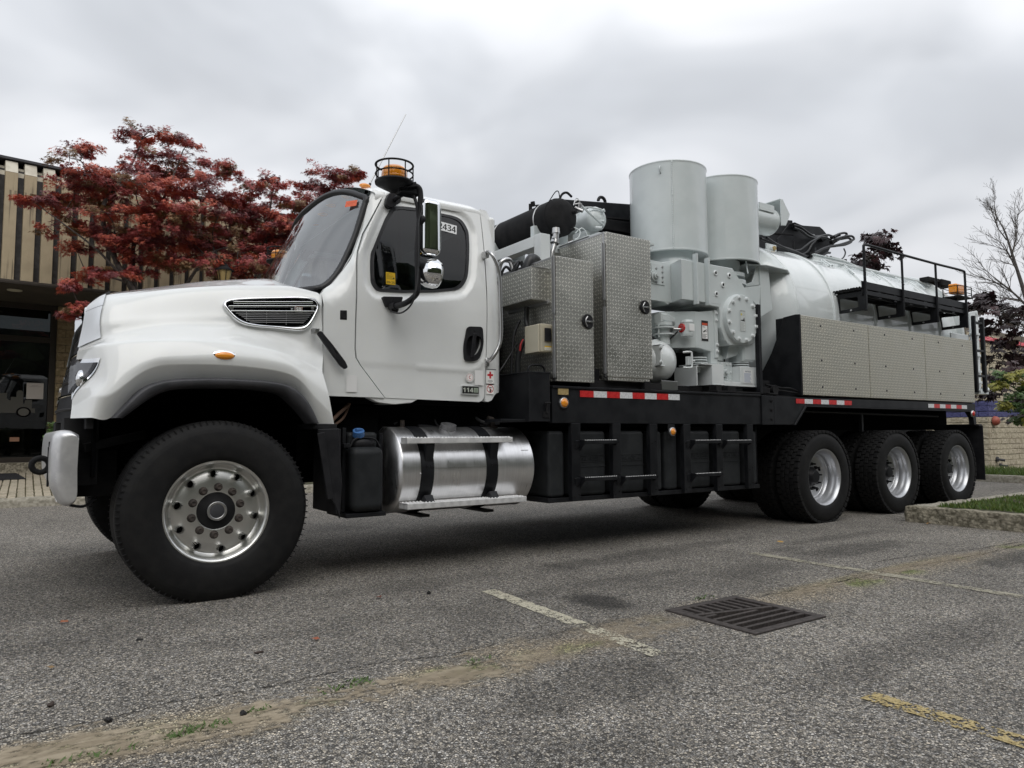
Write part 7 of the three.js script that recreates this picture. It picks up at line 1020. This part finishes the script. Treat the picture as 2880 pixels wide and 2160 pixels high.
function tree(name, label, cat, base, trunks, clumps, o, group) {
  const t = thing(name, label, cat, base, group), r = rng(o.seed), wood = [], n = (s) => (r() - 0.5) * s;
  for (const tr of trunks) wood.push(limb(tr.p, tr.r[0], tr.r[1]));
  const nodes = trunks.flatMap((tr) => { const c = new THREE.CatmullRomCurve3(tr.p.map((p) => V(...p))); return Array.from({ length: 12 }, (_, k) => ({ p: c.getPointAt(0.25 + 0.75 * k / 11), r: lerp(tr.r[0], tr.r[1], 0.25 + 0.75 * k / 11) })); });
  const leaves = [], all = [...clumps]; if (o.fill) for (const [x, y, z, R] of clumps) all.push([x + n(2.2) * R, y + n(1.5) * R, z + n(3) * R, R * 0.9]);
  for (const [x, y, z, R] of all.sort((a, b) => a[1] - b[1])) {
    const c = V(x, y, z); let best = nodes[0], bd = 1e9; for (const q of nodes) { const d = q.p.distanceTo(c) + Math.max(0, q.p.y - c.y + 0.1) * 1.5; if (d < bd) { bd = d; best = q; } }
    const m = best.p.clone().lerp(c, 0.5).add(V(n(0.1), 0.06 + n(0.08), n(0.1))), r0 = Math.min(best.r * 0.6, 0.035) + 0.004; wood.push(limb([best.p.toArray(), m.toArray(), c.toArray()], r0, 0.005));
    for (let k = 1; k <= 4; k++) nodes.push({ p: best.p.clone().lerp(m, k / 4), r: r0 * 0.8 }, { p: m.clone().lerp(c, k / 4), r: r0 * 0.6 });
    // sprays of twigs, each carrying leaves in flat drooping tiers
    const sprays = Math.max(5, Math.round(o.sprays * R * R * 10));
    for (let k = 0; k < sprays; k++) {
      const a = r() * 6.28, rad = R * (0.25 + 0.95 * Math.sqrt(r())), e = V(c.x + Math.cos(a) * rad * 1.1, c.y + n(1.5) * R * o.flat, c.z + Math.sin(a) * rad * 1.1);
      if (k % 2 === 0) wood.push(limb([c.toArray(), c.clone().lerp(e, 0.55).add(V(n(0.03), 0.03, n(0.03))).toArray(), e.toArray()], 0.0055, 0.002));
      const tone = r(), L = Math.round(o.leaves * (0.6 + 0.8 * r()));
      for (let q = 0; q < L; q++) { const t2 = 0.25 + 0.85 * Math.sqrt(r()), p = c.clone().lerp(e, t2).add(V(n(o.spread), n(o.spread * o.flat * 0.9), n(o.spread))); leaves.push([p, a, tone, (p.y - c.y) / R]); }
    }
  }
  part(t, 'trunk', wood, o.bark);
  // every leaf is a small folded face of its own inside one crown mesh
  const lp = merge([o.leaf]).attributes.position.array, nv = lp.length / 3, pos = new Float32Array(leaves.length * nv * 3), cl = new Float32Array(leaves.length * nv * 3), d = new THREE.Object3D(), org = ORG.get(t), v = V(0, 0, 0);
  leaves.forEach(([p, a, tone], i) => {
    d.position.copy(p).sub(org); d.rotation.set(o.droop + n(1.0), -a + Math.PI / 2 + n(1.6), n(0.9), 'YXZ'); d.scale.setScalar(o.size * (0.6 + 0.7 * r())); d.updateMatrix(); const q = o.tint(tone, r);
    for (let k = 0; k < nv; k++) { v.set(lp[k * 3], lp[k * 3 + 1], lp[k * 3 + 2]).applyMatrix4(d.matrix); const w = (i * nv + k) * 3; pos[w] = v.x; pos[w + 1] = v.y; pos[w + 2] = v.z; cl[w] = q[0]; cl[w + 1] = q[1]; cl[w + 2] = q[2]; }
  });
  const g = new THREE.BufferGeometry(); g.setAttribute('position', new THREE.BufferAttribute(pos, 3)); g.setAttribute('color', new THREE.BufferAttribute(cl, 3)); g.computeVertexNormals();
  const cm = shade(new THREE.Mesh(g, o.mat)); cm.name = 'crown'; t.add(cm); return t;
}
const redTint = (bias) => (t, r) => { const v = 0.75 + 0.5 * r(); if (t < 0.30 - bias) return [0.56 * v, 0.135 * v, 0.075 * v]; if (t < 0.62) return [0.42 * v, 0.080 * v, 0.072 * v]; if (t < 0.86) return [0.21 * v, 0.042 * v, 0.046 * v]; return [0.24 * v, 0.135 * v, 0.05 * v]; };
const mapleOpt = (seed, bias = 0) => ({ seed, fill: true, sprays: 11, leaves: 66, flat: 0.6, spread: 0.16, droop: 0.55, size: 0.049, leaf: LEAF5, mat: M.leafRed, tint: redTint(bias), bark: M.bark });
const y0 = 0.12;
tree('japanese_maple', 'widest red maple, left of the windscreen, spreading before the ribbed facade', 'maple tree', [0.6, y0, -8.6],
  [{ p: [[0.62, y0, -8.6], [0.58, 1.2, -8.6], [0.50, 2.4, -8.6], [0.40, 3.40, -8.6], [0.20, 3.75, -8.6], [0.06, 4.1, -8.6], [-0.08, 4.7, -8.6], [0.3, 5.5, -8.8], [0.5, 6.1, -8.9]], r: [0.10, 0.012] }, { p: [[0.58, 1.2, -8.6], [0.66, 2.4, -8.65], [0.44, 3.5, -8.7], [0.42, 4.3, -8.7], [0.8, 5.0, -8.6], [1.1, 5.9, -8.8]], r: [0.07, 0.012] }, { p: [[0.3, 3.55, -8.6], [-0.04, 3.9, -8.5], [-0.2, 4.05, -8.5], [-0.9, 4.55, -8.5]], r: [0.025, 0.008] }, { p: [[0.6, 2.6, -8.6], [1.1, 3.4, -8.5], [1.6, 4.2, -8.5], [2.1, 4.4, -8.5]], r: [0.05, 0.01] }],
  [[0.45, 6.20, -8.89, 0.26], [0.79, 6.25, -9.04, 0.23], [1.08, 6.20, -8.71, 0.18], [0.68, 5.87, -8.98, 0.37], [1.22, 5.94, -9.08, 0.40], [1.54, 5.88, -8.71, 0.27], [1.74, 5.64, -8.14, 0.11], [-0.26, 5.50, -8.27, 0.21], [-0.32, 5.20, -8.31, 0.29], [-0.54, 5.11, -8.91, 0.24], [-0.91, 4.71, -8.56, 0.20], [-0.72, 4.75, -8.85, 0.24], [-0.33, 4.93, -8.96, 0.37], [0.07, 5.27, -9.03, 0.33], [0.12, 5.48, -8.91, 0.26], [0.39, 5.06, -8.13, 0.36], [0.88, 5.19, -8.24, 0.37], [1.32, 5.28, -8.26, 0.30], [-0.04, 4.56, -8.27, 0.36], [-0.45, 4.51, -8.94, 0.25], [-0.19, 4.29, -8.81, 0.29], [0.44, 4.78, -8.46, 0.37], [0.91, 4.75, -8.34, 0.38], [1.32, 4.86, -8.21, 0.30], [1.62, 4.75, -8.18, 0.26], [-0.30, 4.17, -9.05, 0.22], [0.18, 4.19, -8.48, 0.36], [0.65, 4.25, -8.41, 0.37], [1.18, 4.37, -8.59, 0.35], [1.71, 4.45, -8.95, 0.32], [2.11, 4.35, -8.63, 0.23], [-0.22, 3.64, -9.05, 0.22], [-0.51, 3.35, -8.12, 0.13], [0.11, 3.59, -8.20, 0.24], [0.48, 3.70, -8.55, 0.22], [0.86, 3.97, -8.82, 0.30], [1.26, 3.88, -8.15, 0.30], [1.78, 3.94, -8.52, 0.27], [2.17, 4.01, -8.18, 0.31], [-0.37, 2.95, -8.22, 0.13], [-0.49, 2.91, -8.59, 0.10], [1.59, 4.08, -8.52, 0.28], [1.29, 4.19, -9.23, 0.29], [0.85, 4.37, -8.80, 0.29], [0.49, 3.98, -8.75, 0.25], [1.52, 4.75, -9.26, 0.31], [0.67, 4.71, -8.65, 0.27], [0.31, 4.53, -9.16, 0.24]], mapleOpt(21));
tree('japanese_maple', 'dark red maple between the widest maple and the windscreen', 'maple tree', [2.6, y0, -9.0], [{ p: [[2.6, y0, -9.0], [2.55, 2.0, -9.0], [2.5, 3.6, -9.0], [2.65, 4.6, -9.0], [2.75, 5.6, -9.0]], r: [0.09, 0.012] }, { p: [[2.55, 2.6, -9], [2.9, 3.9, -8.9], [3.1, 4.9, -9.0]], r: [0.05, 0.012] }],
  [[2.18, 5.40, -8.99, 0.33], [2.46, 5.58, -8.80, 0.29], [2.76, 5.78, -8.97, 0.25], [3.02, 5.63, -9.24, 0.30], [2.38, 5.11, -9.09, 0.33], [2.75, 5.04, -8.59, 0.33], [2.63, 4.76, -9.36, 0.34], [2.19, 4.88, -9.35, 0.25], [2.99, 4.68, -8.77, 0.29], [2.57, 4.16, -9.12, 0.29], [2.85, 4.33, -8.87, 0.22], [3.22, 4.39, -8.93, 0.22], [2.00, 4.69, -8.88, 0.29], [2.53, 4.44, -8.96, 0.30], [3.12, 4.20, -9.18, 0.27], [2.28, 4.07, -9.29, 0.26], [3.19, 4.73, -8.85, 0.27], [3.26, 4.30, -8.49, 0.24], [2.60, 5.11, -8.96, 0.30], [1.78, 5.24, -8.67, 0.25], [3.66, 4.81, -8.89, 0.24], [2.90, 4.83, -9.09, 0.30]], mapleOpt(22, 0.12));
tree('japanese_maple', 'red maple topping out directly behind the beacon and windscreen', 'maple tree', [3.6, y0, -8.8], [{ p: [[3.6, y0, -8.8], [3.55, 2.0, -8.8], [3.5, 3.8, -8.8], [3.6, 4.9, -8.8], [3.9, 5.8, -8.8]], r: [0.09, 0.012] }, { p: [[3.53, 3.0, -8.8], [3.2, 4.4, -8.7], [3.1, 5.2, -8.7]], r: [0.04, 0.012] }],
  [[3.91, 6.07, -8.86, 0.26], [3.95, 6.01, -8.20, 0.20], [4.47, 6.27, -9.00, 0.12], [3.61, 5.80, -8.79, 0.25], [4.06, 5.85, -9.00, 0.36], [3.18, 5.38, -8.57, 0.29], [3.57, 5.36, -8.92, 0.35], [3.91, 5.40, -8.84, 0.35], [3.06, 4.89, -8.45, 0.24], [3.47, 4.96, -8.88, 0.34], [3.13, 4.50, -8.64, 0.25]], mapleOpt(23, 0.05));
const greenTint = (a) => (t, r) => { const v = 0.7 + 0.6 * r(); return t < a ? [0.30 * v, 0.29 * v, 0.04 * v] : [0.085 * v, 0.16 * v, 0.035 * v]; };
tree('shrub', 'small green shrub at the foot of the entrance pillar', 'shrub', [-0.6, 0.2, -8.7], [{ p: [[-0.6, 0.2, -8.7], [-0.6, 0.6, -8.7], [-0.58, 1.05, -8.69]], r: [0.02, 0.008] }], [[-0.60, 1.12, -8.69, 0.11], [-0.50, 1.10, -8.69, 0.10], [-0.64, 1.0, -8.66, 0.08], [-0.52, 0.96, -8.7, 0.12], [-0.66, 0.90, -8.69, 0.06]], { seed: 31, sprays: 160, leaves: 26, flat: 0.9, spread: 0.06, droop: 0.4, size: 0.03, leaf: LEAFB, mat: M.leafRed, tint: greenTint(0.1), bark: M.bark });
// ================================================================ RIGHT SIDE
{
  const wx = 17.75, wz = -2.95, b = thing('block_building', 'cream split block building with a blue painted band and red metal roof', 'building', [wx, 0.06, wz]), r = rng(61);
  part(b, 'wall', [box(wx + 0.03, 34, 0, 3.17, wz - 0.03, -16, 0), box(19.3, 34, 3.17, 3.75, -4.0, -16, 0)], M.mortar);
  const H = 0.1285, y00 = 0.06;
  for (let k = 0; k < 24; k++) {
    const y = y00 + k * H, blue = k >= 10 && k <= 12, mat = () => (blue ? M.blockBlue[Math.floor(r() * 2)] : M.block[Math.floor(r() * 4)]), pr = () => 0.004 + r() * 0.014;
    for (let i = 0; i < 7; i++) { const o = (k % 2) * 0.2, x0 = Math.max(wx, wx + i * 0.4 - o), x1 = wx + (i + 1) * 0.4 - o; if (x1 - x0 < 0.05) continue; part(b, 'block', box(x0 + 0.003, x1 - 0.003, y + 0.004, y + H - 0.004, wz + pr(), wz - 0.1, 0.008), mat()); }
    for (let i = 0; i < 4; i++) { const o = ((k + 1) % 2) * 0.2, z1 = Math.min(wz - 0.005, wz - i * 0.4 + o), z0 = wz - (i + 1) * 0.4 + o; part(b, 'block', box(wx - pr(), wx + 0.1, y + 0.004, y + H - 0.004, z0 + 0.003, z1 - 0.003, 0.008), mat()); }
  }
  for (let i = 0; i < 8; i++) { const x0 = wx - 0.15 + i * 0.85, x1 = x0 + 0.84, t0 = clamp(i / 1.0, 0, 1), yt = 3.42, zb = wz + 0.06, zt = wz - 0.55; part(b, 'roof_panel', sheet([[[x0, 3.165, zb], [x1, 3.165, zb]], i === 0 ? [[x0 + 0.35, lerp(3.165, yt, 0.55), lerp(zb, zt, 0.55)], [x1, yt, zt]] : [[x0, yt, zt], [x1, yt, zt]]]), M.redRoof); part(b, 'roof_seam', bar([x1 - 0.004, 3.172, zb], [x1 - 0.004, yt + 0.007, zt], 0.012, 0.02), M.redRoof); }
  part(b, 'fascia', [box(wx - 0.15, wx + 6.7, 3.148, 3.168, wz + 0.07, wz - 0.1, 0.002)], M.redRoof);
  for (let i = 0; i < 5; i++) part(b, 'block', box(19.32 + i * 0.4, 19.71 + i * 0.4, 3.40, 3.62, -3.98, -4.1, 0.01), M.block[i % 4]);
  part(b, 'alarm_bell', [lathe([[0.0001, 0.11], [0.06, 0.10], [0.10, 0.06], [0.115, 0.0], [0.10, -0.02]], 'z', [17.96, 1.25, wz + 0.05], 24)], std({ color: rgb(0.36, 0.09, 0.06), roughness: 0.5 }), 'faded red bell on the wall');
  part(b, 'spigot', [cyl([18.04, 0.345, wz], [18.04, 0.345, wz + 0.05], 0.06), cyl([18.04, 0.345, wz + 0.04], [18.10, 0.32, wz + 0.17], 0.03)], M.trim); part(b, 'spigot', [cyl([18.22, 0.20, wz], [18.22, 0.20, wz + 0.04], 0.045), cyl([18.22, 0.2, wz + 0.03], [18.28, 0.18, wz + 0.15], 0.022)], M.trim);
}
const purple = (t, r) => { const v = 0.7 + 0.6 * r(); return t < 0.7 ? [0.026 * v, 0.009 * v, 0.012 * v] : t < 0.9 ? [0.050 * v, 0.012 * v, 0.015 * v] : [0.04 * v, 0.024 * v, 0.014 * v]; };
const normay = (seed) => ({ seed, sprays: 8, leaves: 13, flat: 0.7, spread: 0.22, droop: 0.7, size: 0.085, leaf: LEAFB, mat: M.leafRed, tint: purple, bark: M.barkGrey });
tree('purple_maple', 'dark purple maple before the block building at the right edge', 'maple tree', [16.1, 0.1, -0.6], [{ p: [[16.1, 0.1, -0.6], [16.0, 1.2, -0.6], [15.5, 2.2, -0.8], [14.7, 3.2, -1.0]], r: [0.09, 0.02] }, { p: [[16.0, 1.0, -0.6], [14.9, 1.45, -0.9], [13.9, 1.75, -0.9], [13.5, 1.85, -0.9]], r: [0.04, 0.008] }],
  [[13.01, 3.39, -0.96, 0.10], [13.02, 3.27, -1.13, 0.15], [12.99, 3.15, -0.90, 0.23], [13.71, 3.26, -0.88, 0.28], [13.26, 3.08, -0.49, 0.24], [13.88, 2.98, -1.19, 0.24], [14.59, 2.99, -1.04, 0.35], [14.14, 2.87, -1.45, 0.16], [14.17, 2.64, -1.08, 0.26], [14.24, 2.39, -1.44, 0.23], [13.14, 2.17, -0.61, 0.24], [13.38, 1.92, -0.93, 0.16], [14.28, 1.72, -1.48, 0.15], [14.45, 1.58, -1.05, 0.26], [13.87, 1.26, -0.85, 0.13], [14.94, 2.51, -0.92, 0.53], [14.44, 1.69, -0.78, 0.43]], normay(51));
tree('purple_maple', 'dark purple maple crown showing above the tank behind the railing', 'maple tree', [12.6, 0.0, -2.9], [{ p: [[12.6, 0.0, -2.9], [12.6, 1.6, -2.9], [12.5, 3.0, -2.8], [12.4, 4.2, -2.7]], r: [0.10, 0.02] }],
  [[13.32, 4.73, -3.08, 0.22], [13.0, 4.95, -2.8, 0.17], [12.29, 4.53, -2.31, 0.17], [11.85, 4.22, -2.49, 0.21], [12.21, 4.12, -2.57, 0.15], [12.80, 4.42, -3.19, 0.15], [13.09, 4.57, -2.69, 0.14], [12.5, 4.7, -2.6, 0.16], [12.55, 4.3, -2.8, 0.2]], normay(52));
tree('green_shrub', 'yellow green leafy shrub in front of the block wall, beside the purple maple', 'shrub', [13.6, 0.1, -0.3], [{ p: [[13.6, 0.1, -0.3], [13.3, 0.8, -0.4], [12.9, 1.7, -0.5]], r: [0.04, 0.01] }], [[12.68, 1.91, -0.55, 0.19], [12.84, 1.98, -0.43, 0.20], [12.88, 1.40, -0.46, 0.20], [12.49, 1.79, -0.69, 0.11], [12.78, 1.63, -0.50, 0.17], [12.91, 1.20, -0.45, 0.16], [12.66, 1.48, -0.60, 0.12], [13.3, 1.8, -0.4, 0.3], [13.3, 1.3, -0.4, 0.3]], { seed: 53, sprays: 13, leaves: 16, flat: 0.8, spread: 0.14, droop: 0.6, size: 0.062, leaf: LEAFB, mat: M.leafRed, tint: greenTint(0.45), bark: M.bark });
{ // leafless tree at the right edge
  const t = thing('bare_tree', 'bare grey branched tree rising at the right edge behind the building', 'tree', [25.2, 0, -4.2]), r = rng(88), n = (s) => (r() - 0.5) * s, wood = [];
  const grow = (p, dir, L, rad, lev) => { const q = [p.toArray()]; let c = p.clone(), d = dir.clone(); const N = 4; for (let k = 0; k < N; k++) { d.add(V(n(0.30), 0.05 + n(0.22), n(0.30))).normalize(); c = c.clone().addScaledVector(d, L / N); q.push(c.toArray()); if (lev < 5) { const kids = lev < 2 ? 1 : r() < 0.6 ? 1 : 2; for (let j = 0; j < kids; j++) { const s = d.clone().add(V(n(1.7), 0.1 + n(1.1), n(1.7))).normalize(); grow(c, s, L * (0.42 + 0.25 * r()), rad * lerp(1, 0.5, k / N) * 0.55, lev + 1); } } } wood.push(limb(q, rad, Math.max(rad * 0.45, 0.0035))); };
  wood.push(limb([[25.2, 0, -4.2], [25.1, 1.8, -4.2], [24.86, 3.45, -4.25], [24.39, 5.17, -4.43], [24.05, 6.31, -4.56], [23.78, 7.17, -4.66], [23.53, 7.7, -4.8]], 0.16, 0.012));
  for (const [p, d, L, rad] of [[[24.75, 3.9, -4.3], [-0.9, 0.35, -0.2], 1.5, 0.030], [[24.5, 4.8, -4.4], [-0.9, 0.55, -0.25], 1.65, 0.038], [[24.39, 5.17, -4.43], [0.5, 0.8, 0.1], 1.8, 0.04], [[24.2, 5.9, -4.5], [-0.85, 0.6, -0.2], 1.25, 0.026], [[24.0, 6.4, -4.6], [0.4, 0.9, 0.2], 1.3, 0.028], [[23.85, 6.9, -4.65], [-0.7, 0.7, -0.2], 0.9, 0.02], [[23.6, 7.5, -4.8], [0.2, 0.9, 0], 0.7, 0.015], [[24.6, 4.4, -4.3], [-0.8, 0.1, 0.3], 1.0, 0.024]]) grow(V(...p), V(...d).normalize(), L, rad, 2);
  part(t, 'trunk', wood, M.barkGrey);
}
// ---- wooded edge of the car park behind the camera, mirrored in paint and chrome
{
  const r = rng(99), N = 7500, g = new THREE.IcosahedronGeometry(1, 0), im = new THREE.InstancedMesh(merge([g]), std({ color: rgb(1, 1, 1), roughness: 0.9 }), N), d = new THREE.Object3D(), c = new THREE.Color();
  for (let i = 0; i < N; i++) { const x = -45 + r() * 100, h = (9.5 + 5.5 * fbm(x * 0.13, 1.5, 71, 3)) * Math.pow(r(), 0.75), z = 17 + r() * 8 + 0.004 * (x - 3) * (x - 3); d.position.set(x, h, z); d.rotation.set(r() * 6, r() * 6, r() * 6); const s = 0.35 + r() * 0.75; d.scale.set(s * 1.3, s, s * 1.3); d.updateMatrix(); im.setMatrixAt(i, d.matrix); const v = 0.6 + r() * 0.8; im.setColorAt(i, c.setRGB(0.045 * v, 0.06 * v, 0.025 * v)); }
  im.name = 'wood'; im.userData = { kind: 'stuff', label: 'line of trees across the car park behind the viewer', category: 'trees' }; shade(im); scene.add(im);
}
renderer.render(scene, camera);
